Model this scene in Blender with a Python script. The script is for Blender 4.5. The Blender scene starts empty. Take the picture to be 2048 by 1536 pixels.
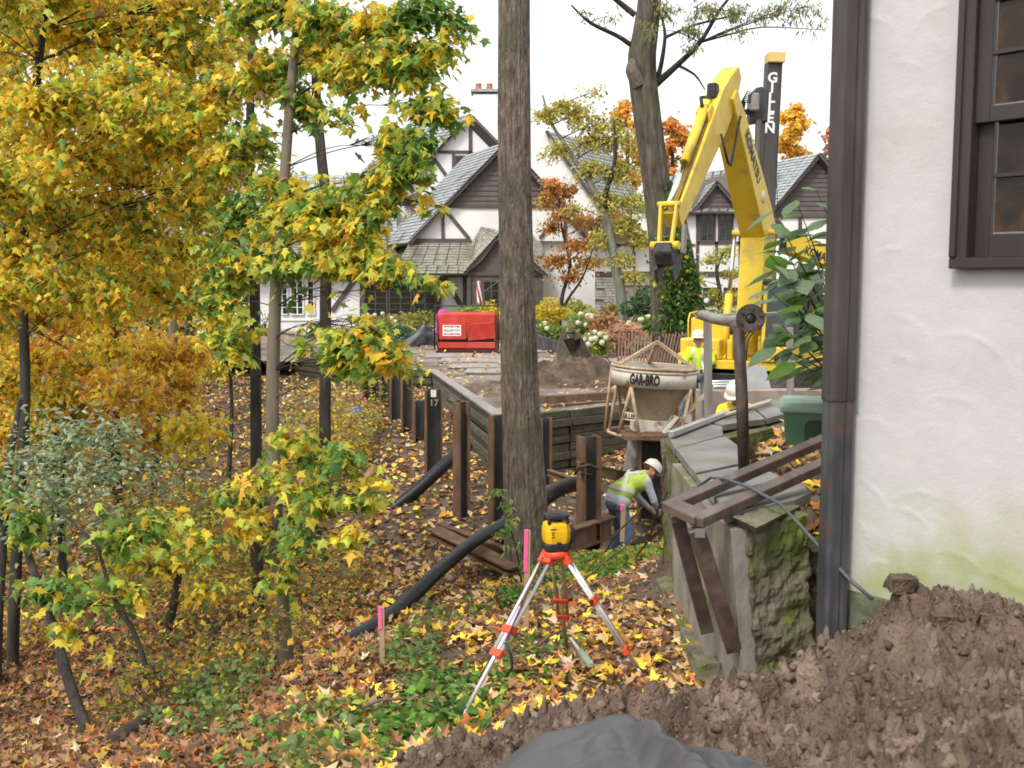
import bpy, bmesh, math, random
import numpy as np
from mathutils import Vector, Matrix, Euler

random.seed(7)
RNG = np.random.default_rng(11)
SC = bpy.context.scene
COL = SC.collection

# ------------------------------------------------------------------ camera, sky, sun, exposure
F = 2100.0                       # focal length in pixels of a 2048 x 1536 frame
PITCH = math.radians(5.71)
cam_data = bpy.data.cameras.new('camera')
cam_data.sensor_width = 36.0
cam_data.lens = 36.0 * F / 2048.0
cam_data.clip_start = 0.05
cam_data.clip_end = 2000.0
cam_data.dof.use_dof = True
cam_data.dof.focus_distance = 13.0
cam_data.dof.aperture_fstop = 5.0
cam = bpy.data.objects.new('camera', cam_data)
cam.rotation_euler = (math.pi / 2 - PITCH, 0, 0)
COL.objects.link(cam)
SC.camera = cam

SUN_EL, SUN_AZ = math.radians(52), math.radians(215)     # azimuth from +Y, clockwise
world = bpy.data.worlds.new('World')
SC.world = world
world.use_nodes = True
wn = world.node_tree
for n in list(wn.nodes):
    wn.nodes.remove(n)
w_out = wn.nodes.new('ShaderNodeOutputWorld')
w_bg = wn.nodes.new('ShaderNodeBackground')
w_sky = wn.nodes.new('ShaderNodeTexSky')
w_sky.sky_type = 'NISHITA'
w_sky.sun_disc = False
w_sky.sun_elevation = SUN_EL
w_sky.sun_rotation = SUN_AZ
w_sky.air_density = 1.2
w_sky.dust_density = 6.0
w_hs = wn.nodes.new('ShaderNodeHueSaturation')
w_hs.inputs['Saturation'].default_value = 0.14          # overcast: a pale, almost white sky
w_mix = wn.nodes.new('ShaderNodeMixRGB')
w_mix.inputs['Fac'].default_value = 0.55
w_mix.inputs['Color2'].default_value = (9.0, 9.1, 9.3, 1)   # even cloud layer
wn.links.new(w_sky.outputs['Color'], w_hs.inputs['Color'])
wn.links.new(w_hs.outputs['Color'], w_mix.inputs['Color1'])
wn.links.new(w_mix.outputs['Color'], w_bg.inputs['Color'])
w_bg.inputs['Strength'].default_value = 0.12
wn.links.new(w_bg.outputs['Background'], w_out.inputs['Surface'])

sun_data = bpy.data.lights.new('sun', 'SUN')
sun_data.energy = 1.5
sun_data.angle = math.radians(11)
sun_data.color = (1.0, 0.96, 0.9)
sun = bpy.data.objects.new('sun', sun_data)
sd = Vector((math.sin(SUN_AZ) * math.cos(SUN_EL), math.cos(SUN_AZ) * math.cos(SUN_EL), math.sin(SUN_EL)))
sun.rotation_euler = sd.to_track_quat('Z', 'Y').to_euler()
COL.objects.link(sun)

SC.view_settings.view_transform = 'Standard'
SC.view_settings.look = 'None'
SC.view_settings.gamma = 1.0
SC.view_settings.exposure = 0.7
try:
    SC.view_settings.use_curve_mapping = False
except Exception:
    pass
cy = SC.cycles
cy.use_denoising = True
cy.max_bounces = 6
cy.diffuse_bounces = 3
cy.glossy_bounces = 3
cy.transmission_bounces = 4
cy.transparent_max_bounces = 6
cy.caustics_reflective = False
cy.caustics_refractive = False
cy.use_adaptive_sampling = True
cy.adaptive_threshold = 0.02
cy.pixel_filter_type = 'BLACKMAN_HARRIS'
cy.filter_width = 1.7

# ------------------------------------------------------------------ helpers
_cp, _sp = math.cos(PITCH), math.sin(PITCH)

def P(px, py, d):
    """world point seen at pixel (px, py) of the photograph, d metres ahead of the camera"""
    u = (px - 1024.0) / F
    v = (768.0 - py) / F
    k = d / (_cp + v * _sp)
    return Vector((u * k, d, (-_sp + v * _cp) * k))

def V(*a):
    return Vector(a)

ORIG = {}

def tag(o, label=None, cat=None, group=None, kind=None):
    if label: o['label'] = label
    if cat:
        o['category'] = cat
        o['kind'] = 'thing'
    if group: o['group'] = group
    if kind: o['kind'] = kind
    return o

def thing(name, label, cat, loc=(0, 0, 0), group=None):
    o = bpy.data.objects.new(name, None)
    o.empty_display_size = 0.2
    o.location = loc
    COL.objects.link(o)
    ORIG[o] = Vector(loc)
    return tag(o, label, cat, group)

def link(name, me, parent=None):
    o = bpy.data.objects.new(name, me)
    COL.objects.link(o)
    if parent is not None:
        o.parent = parent
        ORIG[o] = ORIG.get(parent, Vector((0, 0, 0)))
    return o

class MB:
    """collects shapes (world coordinates) and links them as one mesh object"""
    def __init__(self, xf=None):
        self.v, self.f, self.m, self.s = [], [], [], []
        self.xf = xf
    def add(self, vs, fs, mat=0, smooth=False):
        n = len(self.v)
        for p in vs:
            p = Vector(p)
            self.v.append(self.xf @ p if self.xf is not None else p)
        for f in fs:
            self.f.append([i + n for i in f]); self.m.append(mat); self.s.append(smooth)
        return self
    def box(self, c, s, R=None, mat=0):
        hx, hy, hz = s[0] / 2, s[1] / 2, s[2] / 2
        c = Vector(c)
        vs = []
        for x, y, z in ((-1,-1,-1),(1,-1,-1),(1,1,-1),(-1,1,-1),(-1,-1,1),(1,-1,1),(1,1,1),(-1,1,1)):
            p = Vector((x * hx, y * hy, z * hz))
            vs.append(c + (R @ p if R is not None else p))
        return self.add(vs, [(0,3,2,1),(4,5,6,7),(0,1,5,4),(1,2,6,5),(2,3,7,6),(3,0,4,7)], mat)
    def beam(self, a, b, w, h, up=(0, 0, 1), mat=0, ext=0.0):
        """box from a to b; w across, h along up"""
        a, b = Vector(a), Vector(b)
        y = (b - a); L = y.length; y.normalize()
        x = y.cross(Vector(up))
        if x.length < 1e-5: x = y.cross(Vector((1, 0, 0)))
        x.normalize(); z = x.cross(y)
        R = Matrix((x, y, z)).transposed()
        return self.box((a + b) / 2, (w, L + ext, h), R, mat)
    def tube(self, pts, r, n=8, mat=0, cap=True, smooth=True):
        pts = [Vector(p) for p in pts]
        if not hasattr(r, '__len__'): r = [r] * len(pts)
        vs, fs = [], []
        pu = None
        for i, p in enumerate(pts):
            t = (pts[min(i + 1, len(pts) - 1)] - pts[max(i - 1, 0)])
            if t.length < 1e-9: t = Vector((0, 0, 1))
            t.normalize()
            if pu is None:
                u = t.cross(Vector((0, 0, 1)))
                if u.length < 0.05: u = t.cross(Vector((0, 1, 0)))
            else:
                u = pu - t * pu.dot(t)
            u.normalize(); pu = u
            w = t.cross(u)
            for k in range(n):
                a = 2 * math.pi * k / n
                vs.append(p + (u * math.cos(a) + w * math.sin(a)) * r[i])
        for i in range(len(pts) - 1):
            for k in range(n):
                fs.append((i*n+k, i*n+(k+1) % n, (i+1)*n+(k+1) % n, (i+1)*n+k))
        self.add(vs, fs, mat, smooth)
        if cap:
            m = len(self.v) - len(vs)
            self.f.append([m + k for k in range(n)][::-1]); self.m.append(mat); self.s.append(False)
            e = m + (len(pts) - 1) * n
            self.f.append([e + k for k in range(n)]); self.m.append(mat); self.s.append(False)
        return self
    def prism(self, poly, o, ux, uy, un, th, mat=0):
        """polygon (2d list) in plane o + x*ux + y*uy, thickness th along un (centred)"""
        o, ux, uy, un = Vector(o), Vector(ux), Vector(uy), Vector(un)
        n = len(poly)
        vs = [o + ux * x + uy * y - un * (th / 2) for x, y in poly] + [o + ux * x + uy * y + un * (th / 2) for x, y in poly]
        fs = [tuple(range(n))[::-1], tuple(range(n, 2 * n))]
        for i in range(n):
            j = (i + 1) % n
            fs.append((i, j, n + j, n + i))
        return self.add(vs, fs, mat)
    def lathe(self, prof, c, n=32, mat=0, axis=None, smooth=True, a0=0.0, a1=2 * math.pi):
        """profile [(r, z)...] turned about z through c"""
        c = Vector(c)
        R = axis if axis is not None else Matrix.Identity(3)
        full = abs(a1 - a0 - 2 * math.pi) < 1e-6
        m = n if full else n + 1
        vs, fs = [], []
        for r, z in prof:
            for k in range(m):
                a = a0 + (a1 - a0) * k / n
                vs.append(c + R @ Vector((r * math.cos(a), r * math.sin(a), z)))
        for i in range(len(prof) - 1):
            for k in range(n):
                k2 = (k + 1) % m
                fs.append((i*m+k, i*m+k2, (i+1)*m+k2, (i+1)*m+k))
        return self.add(vs, fs, mat, smooth)
    def quad(self, a, b, c, d, mat=0):
        return self.add([a, b, c, d], [(0, 1, 2, 3)], mat)
    def loft(self, rings, mat=0, cap=True, smooth=False):
        n = len(rings[0]); vs = [p for r in rings for p in r]; fs = []
        for i in range(len(rings) - 1):
            for k in range(n):
                fs.append((i*n+k, i*n+(k+1) % n, (i+1)*n+(k+1) % n, (i+1)*n+k))
        if cap:
            fs.append(tuple(range(n))[::-1]); fs.append(tuple(range((len(rings)-1)*n, len(rings)*n)))
        return self.add(vs, fs, mat, smooth)
    def build(self, name, mats, parent=None, bevel=0.0, seg=1, label=None, cat=None, group=None, kind=None, base=None):
        me = bpy.data.meshes.new(name)
        if parent is not None: o0 = ORIG.get(parent, Vector((0, 0, 0)))
        elif base is not None: o0 = Vector(base)
        else: o0 = Vector((0, 0, 0))
        me.from_pydata([tuple(p - o0) for p in self.v], [], self.f)
        if not isinstance(mats, (list, tuple)): mats = [mats]
        for m in mats: me.materials.append(m)
        me.polygons.foreach_set('material_index', self.m)
        me.polygons.foreach_set('use_smooth', self.s)
        me.update()
        bm = bmesh.new(); bm.from_mesh(me); bmesh.ops.recalc_face_normals(bm, faces=bm.faces); bm.to_mesh(me); bm.free()
        o = link(name, me, parent)
        if parent is None:
            o.location = o0; ORIG[o] = o0
        if bevel > 0:
            b = o.modifiers.new('bevel', 'BEVEL'); b.width = bevel; b.segments = seg; b.limit_method = 'ANGLE'; b.angle_limit = math.radians(40)
        return tag(o, label, cat, group, kind)

def rotz(a):
    return Matrix.Rotation(a, 3, 'Z')

def yaw_xf(loc, a):
    return Matrix.Translation(Vector(loc)) @ Matrix.Rotation(a, 4, 'Z')

# value noise ---------------------------------------------------------
_perm = np.random.default_rng(5).random((256, 256))
def vnoise(x, y, s=1.0, o=0):
    x = np.asarray(x, float) * s + o * 17.3 + 1000; y = np.asarray(y, float) * s + o * 9.1 + 1000
    xi, yi = np.floor(x).astype(int), np.floor(y).astype(int)
    fx, fy = x - xi, y - yi
    fx = fx * fx * (3 - 2 * fx); fy = fy * fy * (3 - 2 * fy)
    g = lambda a, b: _perm[a & 255, b & 255]
    return (g(xi, yi) * (1 - fx) + g(xi + 1, yi) * fx) * (1 - fy) + (g(xi, yi + 1) * (1 - fx) + g(xi + 1, yi + 1) * fx) * fy - 0.5
def fbm(x, y, s=1.0, n=4, o=0):
    t = 0; a = 1.0
    for i in range(n):
        t = t + a * vnoise(x, y, s * 2 ** i, o + i); a *= 0.5
    return t

def grid_mesh(name, X, Y, Z, mats, parent=None, mask=None, smooth=True, matidx=None):
    """X,Y,Z 2d arrays"""
    r, c = X.shape
    o0 = ORIG.get(parent, Vector((0, 0, 0))) if parent is not None else Vector((0, 0, 0))
    co = np.stack([X - o0.x, Y - o0.y, Z - o0.z], -1).reshape(-1, 3)
    idx = np.arange(r * c).reshape(r, c)
    q = np.stack([idx[:-1, :-1], idx[:-1, 1:], idx[1:, 1:], idx[1:, :-1]], -1)
    if mask is not None: q = q[mask]
    q = q.reshape(-1, 4)
    me = bpy.data.meshes.new(name)
    me.vertices.add(len(co)); me.vertices.foreach_set('co', co.ravel())
    me.loops.add(q.size); me.loops.foreach_set('vertex_index', q.ravel().astype(np.int32))
    me.polygons.add(len(q)); me.polygons.foreach_set('loop_start', np.arange(0, q.size, 4, dtype=np.int32))
    me.polygons.foreach_set('use_smooth', np.full(len(q), smooth))
    if not isinstance(mats, (list, tuple)): mats = [mats]
    for m in mats: me.materials.append(m)
    me.update(calc_edges=True); me.validate()
    return link(name, me, parent)

# scattered leaf-like pieces -------------------------------------------
def scatter(name, tv, tf, pos, R, s, col, mat, parent=None):
    tv = np.asarray(tv, float); tf = np.asarray(tf, np.int32)
    n, k, t = len(pos), len(tv), len(tf)
    o0 = np.array(ORIG.get(parent, Vector((0, 0, 0)))) if parent is not None else np.zeros(3)
    s = np.broadcast_to(np.asarray(s, float), (n,))
    co = np.einsum('nij,kj->nki', R, tv) * s[:, None, None] + (np.asarray(pos) - o0)[:, None, :]
    fi = (tf[None] + (np.arange(n) * k)[:, None, None]).reshape(-1, 3)
    me = bpy.data.meshes.new(name)
    me.vertices.add(n * k); me.vertices.foreach_set('co', co.ravel())
    me.loops.add(fi.size); me.loops.foreach_set('vertex_index', fi.ravel().astype(np.int32))
    me.polygons.add(len(fi)); me.polygons.foreach_set('loop_start', np.arange(0, fi.size, 3, dtype=np.int32))
    me.polygons.foreach_set('use_smooth', np.full(len(fi), False))
    a = me.color_attributes.new('Col', 'FLOAT_COLOR', 'POINT')
    cc = np.ones((n, k, 4)); cc[:, :, :3] = np.asarray(col)[:, None, :]
    a.data.foreach_set('color', cc.ravel())
    me.materials.append(mat)
    me.update(calc_edges=True)
    return link(name, me, parent)

def rand_rot(n, rng, tip=(0.1, 1.0), roll=0.5, curl=True):
    """leaf frames: x across, y to the tip, z normal; tips droop by a pitch in tip (rad)"""
    yaw = rng.uniform(0, 2 * np.pi, n)
    pit = -rng.uniform(tip[0], tip[1], n)
    rol = rng.normal(0, roll, n)
    cy_, sy_ = np.cos(yaw), np.sin(yaw); cp_, sp_ = np.cos(pit), np.sin(pit); cr, sr = np.cos(rol), np.sin(rol)
    Z = np.zeros((n, 3, 3)); Rz = Z.copy(); Rx = Z.copy(); Ry = Z.copy()
    Rz[:, 0, 0] = cy_; Rz[:, 0, 1] = -sy_; Rz[:, 1, 0] = sy_; Rz[:, 1, 1] = cy_; Rz[:, 2, 2] = 1
    Rx[:, 0, 0] = 1; Rx[:, 1, 1] = cp_; Rx[:, 1, 2] = -sp_; Rx[:, 2, 1] = sp_; Rx[:, 2, 2] = cp_
    Ry[:, 1, 1] = 1; Ry[:, 0, 0] = cr; Ry[:, 0, 2] = sr; Ry[:, 2, 0] = -sr; Ry[:, 2, 2] = cr
    R = Rz @ Rx @ Ry
    if not curl: return R
    R[:, :, 0] *= rng.uniform(.62, 1.12, (n, 1))          # narrow and broad ones
    R[:, :, 2] *= rng.normal(1.2, 1.3, (n, 1))            # flat, cupped and curled ones
    return R

def _maple():
    half = [(0.0, 0.0), (0.13, -0.06), (0.34, -0.02), (0.24, 0.14), (0.53, 0.40), (0.27, 0.40), (0.30, 0.62), (0.16, 0.58), (0.0, 1.0)]
    right = half[1:-1]
    out = [(0, 0)] + right + [(0, 1.0)] + [(-x, y) for x, y in right[::-1]]
    v = [(0, 0.3, 0.0)] + [(x, y, -0.22 * abs(x) - 0.18 * max(y - 0.3, 0) ** 2) for x, y in out]
    n = len(out)
    f = [(0, 1 + i, 1 + (i + 1) % n) for i in range(n)]
    return np.array(v), f
MAPLE_V, MAPLE_F = _maple()
def _maple10():
    half = [(.30, .0), (.22, .16), (.52, .42), (.24, .46)]
    out = [(0, 0)] + half + [(0, 1.0)] + [(-x, y) for x, y in half[::-1]]
    v = [(0, .3, 0.)] + [(x, y, -.22 * abs(x) - .15 * max(y - .3, 0)) for x, y in out]
    return np.array(v), [(0, 1 + i, 1 + (i + 1) % len(out)) for i in range(len(out))]
MAPLE_S, MAPLE_SF = _maple10()
OVAL_V = np.array([(0, 0, 0), (0.22, 0.25, -0.05), (0.25, 0.55, -0.08), (0, 1, -0.16), (-0.25, 0.55, -0.08), (-0.22, 0.25, -0.05), (0, 0.5, 0.02)])
OVAL_F = [(6, 0, 1), (6, 1, 2), (6, 2, 3), (6, 3, 4), (6, 4, 5), (6, 5, 0)]
SIMPLE_V = np.array([(0, 0, 0), (0.4, 0.5, -0.12), (0, 1, -0.1), (-0.4, 0.5, -0.12)])
SIMPLE_F = [(0, 1, 2), (0, 2, 3)]
NARROW_V = np.array([(0, 0, 0), (0.13, 0.5, -0.03), (0, 1, -0.15), (-0.13, 0.5, -0.03)])

# ------------------------------------------------------------------ materials
def mat(name, cols, rough=0.7, metal=0.0, scale=3.0, stretch=(1, 1, 1), bump=0.0, bscale=None, spec=0.4, detail=6.0, coord='Object', dirt=None, dist=0.02):
    m = bpy.data.materials.new(name); m.use_nodes = True
    nt = m.node_tree; b = nt.nodes['Principled BSDF']
    b.inputs['Roughness'].default_value = rough
    b.inputs['Metallic'].default_value = metal
    b.inputs['Specular IOR Level'].default_value = spec
    tc = nt.nodes.new('ShaderNodeTexCoord'); mp = nt.nodes.new('ShaderNodeMapping')
    mp.inputs['Scale'].default_value = stretch
    nt.links.new(tc.outputs[coord], mp.inputs['Vector'])
    nz = nt.nodes.new('ShaderNodeTexNoise'); nz.inputs['Scale'].default_value = scale; nz.inputs['Detail'].default_value = detail
    nz.inputs['Roughness'].default_value = 0.6
    nt.links.new(mp.outputs['Vector'], nz.inputs['Vector'])
    if len(cols) == 1:
        c = cols[0]; cols = [tuple(x * 0.8 for x in c), tuple(min(1, x * 1.15) for x in c)]
    rp = nt.nodes.new('ShaderNodeValToRGB')
    el = rp.color_ramp.elements
    while len(el) < len(cols): el.new(0.5)
    for i, c in enumerate(cols):
        el[i].position = 0.3 + 0.4 * i / (len(cols) - 1); el[i].color = (*c, 1)
    nt.links.new(nz.outputs['Fac'], rp.inputs['Fac'])
    src = rp.outputs['Color']
    if dirt:
        dc, ds, dlo, dhi = dirt
        n2 = nt.nodes.new('ShaderNodeTexNoise'); n2.inputs['Scale'].default_value = ds; n2.inputs['Detail'].default_value = 8
        nt.links.new(tc.outputs[coord], n2.inputs['Vector'])
        r2 = nt.nodes.new('ShaderNodeValToRGB'); r2.color_ramp.elements[0].position = dlo; r2.color_ramp.elements[1].position = dhi
        nt.links.new(n2.outputs['Fac'], r2.inputs['Fac'])
        mx = nt.nodes.new('ShaderNodeMixRGB'); mx.inputs['Color2'].default_value = (*dc, 1)
        nt.links.new(r2.outputs['Color'], mx.inputs['Fac']); nt.links.new(src, mx.inputs['Color1'])
        src = mx.outputs['Color']
    nt.links.new(src, b.inputs['Base Color'])
    if bump > 0:
        n3 = nt.nodes.new('ShaderNodeTexNoise'); n3.inputs['Scale'].default_value = bscale or scale * 4; n3.inputs['Detail'].default_value = 8
        nt.links.new(mp.outputs['Vector'], n3.inputs['Vector'])
        bp = nt.nodes.new('ShaderNodeBump'); bp.inputs['Strength'].default_value = bump; bp.inputs['Distance'].default_value = dist
        nt.links.new(n3.outputs['Fac'], bp.inputs['Height']); nt.links.new(bp.outputs['Normal'], b.inputs['Normal'])
    return m

def leaf_mat(name, source='attr', trans=0.56, rough=0.5):
    m = bpy.data.materials.new(name); m.use_nodes = True
    nt = m.node_tree; b = nt.nodes['Principled BSDF']; out = nt.nodes['Material Output']
    b.inputs['Roughness'].default_value = rough; b.inputs['Specular IOR Level'].default_value = 0.35
    if source == 'attr':
        a = nt.nodes.new('ShaderNodeAttribute'); a.attribute_name = 'Col'
    else:
        a = nt.nodes.new('ShaderNodeObjectInfo')
    tc = nt.nodes.new('ShaderNodeTexCoord')
    nz = nt.nodes.new('ShaderNodeTexNoise'); nz.inputs['Scale'].default_value = 14; nz.inputs['Detail'].default_value = 3
    nt.links.new(tc.outputs['Object'], nz.inputs['Vector'])
    hs = nt.nodes.new('ShaderNodeHueSaturation')
    mr = nt.nodes.new('ShaderNodeMapRange'); mr.inputs['To Min'].default_value = 0.78; mr.inputs['To Max'].default_value = 1.4
    nt.links.new(nz.outputs['Fac'], mr.inputs['Value']); nt.links.new(mr.outputs['Result'], hs.inputs['Value'])
    nt.links.new(a.outputs['Color'], hs.inputs['Color'])
    nt.links.new(hs.outputs['Color'], b.inputs['Base Color'])
    t = nt.nodes.new('ShaderNodeBsdfTranslucent'); nt.links.new(hs.outputs['Color'], t.inputs['Color'])
    mx = nt.nodes.new('ShaderNodeMixShader'); mx.inputs['Fac'].default_value = trans
    nt.links.new(b.outputs['BSDF'], mx.inputs[1]); nt.links.new(t.outputs['BSDF'], mx.inputs[2])
    nt.links.new(mx.outputs['Shader'], out.inputs['Surface'])
    return m

def glass_mat(name, c, rough=0.04, spec=0.5):
    return mat(name, [c, tuple(x * 1.6 for x in c)], rough=rough, scale=1.5, spec=spec)

M_LEAF = leaf_mat('leaf', 'attr')
M_LEAF1 = leaf_mat('leaf_single', 'obj')
M_LITTER = leaf_mat('leaf_litter', 'attr', trans=0.12, rough=0.65)

def text_mesh(body, size=1.0, bold=0.0, ext=0.004):
    cu = bpy.data.curves.new('txt', 'FONT'); cu.body = body; cu.size = size; cu.align_x = 'CENTER'; cu.align_y = 'CENTER'
    cu.offset = bold; cu.extrude = ext; cu.resolution_u = 3
    o = bpy.data.objects.new('txt', cu); COL.objects.link(o)
    dg = bpy.context.evaluated_depsgraph_get()
    me = bpy.data.meshes.new_from_object(o.evaluated_get(dg))
    bpy.data.objects.remove(o)
    return [v.co.copy() for v in me.vertices], [tuple(p.vertices) for p in me.polygons]
# ------------------------------------------------------------------ terrain
PLAZA_Z = -2.6
C0 = P(868, 742, 28.5); C1 = P(1000, 835, 19.0); C2 = P(1262, 803, 21.2)
L0 = P(600, 706, 33.0)
PLAZA = [(C1.x, C1.y), (C2.x, C2.y), (3.0, 31.0), (16, 33), (16, 45.5), (-22, 45.5), (-22, 37), (L0.x, L0.y), (C0.x, C0.y)]

def in_poly(x, y, poly):
    x = np.asarray(x); y = np.asarray(y)
    r = np.zeros(np.broadcast(x, y).shape, bool); n = len(poly)
    for i in range(n):
        x0, y0 = poly[i]; x1, y1 = poly[(i + 1) % n]
        c = ((y0 > y) != (y1 > y)) & (x < (x1 - x0) * (y - y0) / (y1 - y0 + 1e-12) + x0)
        r ^= c
    return r

_g = [(925,1430,5.8),(1285,1350,6.1),(1130,1300,6.9),(1024,1536,4.5),(1690,1320,5.0),(620,1320,9),(800,1290,7.6),(700,1400,6.6),(560,1500,5.6),
      (300,1500,6.6),(100,1400,8.6),(300,1200,12),(100,1100,16),(400,980,20),(600,850,25),(680,805,27.5),(450,765,32),
      (733,800,26.5),(790,843,24.3),(838,887,22.3),(866,955,19.3),(922,1040,16.5),(1175,1115,14.3),(960,1000,17),(1060,1140,12),(830,1170,11.5),
      (900,1250,8.9),(1000,1165,11.3),(1240,1130,10.5),(1200,1180,9),(1330,1110,9.3),(1230,1135,14.8),(1300,1000,17),(1120,945,20.5),(1340,1210,7.8),(1480,1360,5.6)]
CTRL = [tuple(P(*q) - V(0, 0, .11 if i < 3 else 0)) for i, q in enumerate(_g)] + [
    (2.25,7,-1.30),(1.85,7,-1.32),(1.85,8,-1.30),(2.2,8.6,-1.28),(2.6,9.1,-1.28),(2.1,9,-1.40),(3.5,9.9,-1.32),(2.2,6,-1.45),(4,9,-1.3),(3,8,-1.30),(7,9,-1.3),(4.5,13,-2.9),(8,14,-2.8),(4,17,-2.95),(8,18,-2.9),
    (1.0,7.0,-2.42),(1.0,8.0,-2.58),(1.05,8.8,-2.68),(1.5,9.8,-2.85),(2.2,10.6,-2.9),(1.1,6.3,-2.28),(3,4,-1.85),(5,5,-1.6),(0,2,-1.75),(2,2,-1.7),(-2,2,-2.0),(-4,3,-2.6),(0,-3,-1.7),(-6,-3,-2.5),(5,-3,-1.6),
    (-8,9,-3.6),(-14,12,-3.4),(-12,20,-4.0),(-20,25,-3.0),(-18,35,-2.8),(-32,30,-1.5),(-14,40,-2.7),
    (0,30,-3.0),(-3,36,-2.9),(6,27,-3.0),(4,23,-3.0),(10,30,-3.0),(9,22,-3.0),(0,47,-2.66),(10,47,-2.66),(-10,47,-2.66),(0,90,-2.6),(-60,80,-2.4),(60,80,-2.4),
    (0,320,-2),(-300,300,-2),(300,300,-2),(-300,0,-2),(300,0,-2),(0,-100,-2)]
_ca = np.array(CTRL)
_D = np.sqrt(((_ca[:, None, :2] - _ca[None, :, :2]) ** 2).sum(-1))
_W = np.linalg.solve(_D + 0.02 * np.eye(len(_ca)), _ca[:, 2] + 2.5)

def H(x, y, bumps=True):
    x = np.asarray(x, float); y = np.asarray(y, float)
    sh = np.broadcast(x, y).shape
    x = np.broadcast_to(x, sh); y = np.broadcast_to(y, sh)
    z = np.full(sh, -2.5)
    for (cx, cyy, _), w in zip(CTRL, _W):
        z = z + w * np.sqrt((x - cx) ** 2 + (y - cyy) ** 2 + 0.02)
    if bumps:
        k = np.clip(1 - (y - 30) / 20, 0.15, 1) * (1 - .8 * np.exp(-((x - .3) ** 2 + (y - 6.3) ** 2) / .8))
        z = z + k * (0.16 * fbm(x, y, 0.6, 5, 3) + 0.03 * fbm(x, y, 4.0, 3, 8))
    inside = in_poly(x, y, PLAZA)
    z = np.where(inside, np.minimum(z, -2.95), z)
    return z
def hz(x, y):
    return float(H(np.array([x]), np.array([y]))[0])

M_SOIL = mat('soil', [(0.045, 0.031, 0.021), (0.095, 0.066, 0.045), (0.16, 0.118, 0.082)], rough=0.9, scale=2.2, bump=0.9, bscale=22, dirt=((0.035, 0.028, 0.018), 0.8, 0.5, 0.7))
M_PLAZA = mat('gravelly_earth', [(0.12, 0.10, 0.08), (0.22, 0.19, 0.16), (0.30, 0.26, 0.22)], rough=0.9, scale=1.6, bump=0.6, bscale=30, dirt=((0.10, 0.07, 0.045), 0.7, 0.5, 0.66))
M_PAVE = mat('wet_flagstone', [(0.20, 0.185, 0.17), (0.30, 0.275, 0.25), (0.36, 0.33, 0.30)], rough=0.6, scale=2.0, bump=0.25, bscale=30)

def spaced(lo, a, b, hi, step, g=1.22):
    mid = np.arange(a, b + step / 2, step)
    up = []; s = step; c = mid[-1]
    while c < hi: s *= g; c += s; up.append(c)
    dn = []; s = step; c = mid[0]
    while c > lo: s *= g; c -= s; dn.append(c)
    return np.concatenate([np.array(dn[::-1]), mid, np.array(up)])
gx = spaced(-320, -9, 6, 320, 0.13)
gy = spaced(-110, 1.5, 24, 330, 0.13)
GX, GY = np.meshgrid(gx, gy)
ground = grid_mesh('ground', GX, GY, H(GX, GY), M_SOIL)
tag(ground, kind='structure')

mb = MB()
pz = PLAZA
mb.add([(x, y, PLAZA_Z) for x, y in pz], [tuple(range(len(pz)))[::-1]])
plaza = mb.build('terrace_ground', M_PLAZA, kind='structure')
plaza['label'] = 'earth and gravel terrace behind the timber walls'

# paving slabs on the terrace, each its own piece
rs = random.Random(3)
slab_rows = [(27.2, 0.9, -0.9, 3), (28.6, 1.1, -1.3, 3), (30.2, 1.3, -1.9, 4), (32.2, 1.5, -2.3, 4), (34.4, 1.7, -2.9, 4), (37.0, 1.8, -4.6, 5)]
for ry, dep, x0, n in slab_rows:
    x = x0
    for i in range(n):
        w = rs.uniform(1.2, 3.0)
        poly = [(x + rs.uniform(0, .05), ry + rs.uniform(-.05, .12)), (x + w - .05, ry + rs.uniform(-.05, .12)), (x + w - .05 + rs.uniform(-.1, .05), ry + dep - .06), (x + rs.uniform(-.05, .1), ry + dep - .06)]
        if rs.random() < .3: x += w; continue
        m_ = MB(); m_.prism(poly, (0, 0, PLAZA_Z + 0.035 + rs.uniform(-.012, .02)), (1, 0, 0), (0, 1, 0), (0, 0, 1), 0.06)
        m_.build('paving_slab', M_PAVE, plaza, bevel=0.008)
        x += w

# ------------------------------------------------------------------ palettes and leaf litter
C_YEL = (0.82, 0.62, 0.07); C_GOLD = (0.72, 0.49, 0.055); C_ORG = (0.62, 0.29, 0.045); C_LIME = (0.50, 0.55, 0.09)
C_GRN = (0.19, 0.32, 0.07); C_DGRN = (0.085, 0.165, 0.035); C_TAN = (0.44, 0.28, 0.14); C_BRN = (0.24, 0.12, 0.05); C_DBRN = (0.11, 0.055, 0.028)
C_PALE = (0.55, 0.41, 0.24); C_RUST = (0.42, 0.15, 0.04); C_SAGE = (0.24, 0.31, 0.17); C_OLIVE = (0.22, 0.21, 0.05)
def palette(rng, n, items, jit=0.16):
    cols = np.array([c for c, _ in items]); w = np.array([x for _, x in items], float); w /= w.sum()
    k = rng.choice(len(items), n, p=w)
    c = cols[k] * (1 + rng.normal(0, jit, (n, 1))) * (1 + rng.normal(0, jit * 0.4, (n, 3)))
    return np.clip(c, 0.01, 0.95)

def frames_from_normal(nrm, rng):
    n = len(nrm)
    z = nrm / np.linalg.norm(nrm, axis=1, keepdims=True)
    a = rng.normal(0, 1, (n, 3)); x = np.cross(a, z); x /= np.linalg.norm(x, axis=1, keepdims=True)
    y = np.cross(z, x)
    R = np.stack([x * rng.uniform(.6, 1.1, (n, 1)), y, z * rng.normal(-.4, 1.8, (n, 1))], -1)
    return R

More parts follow.
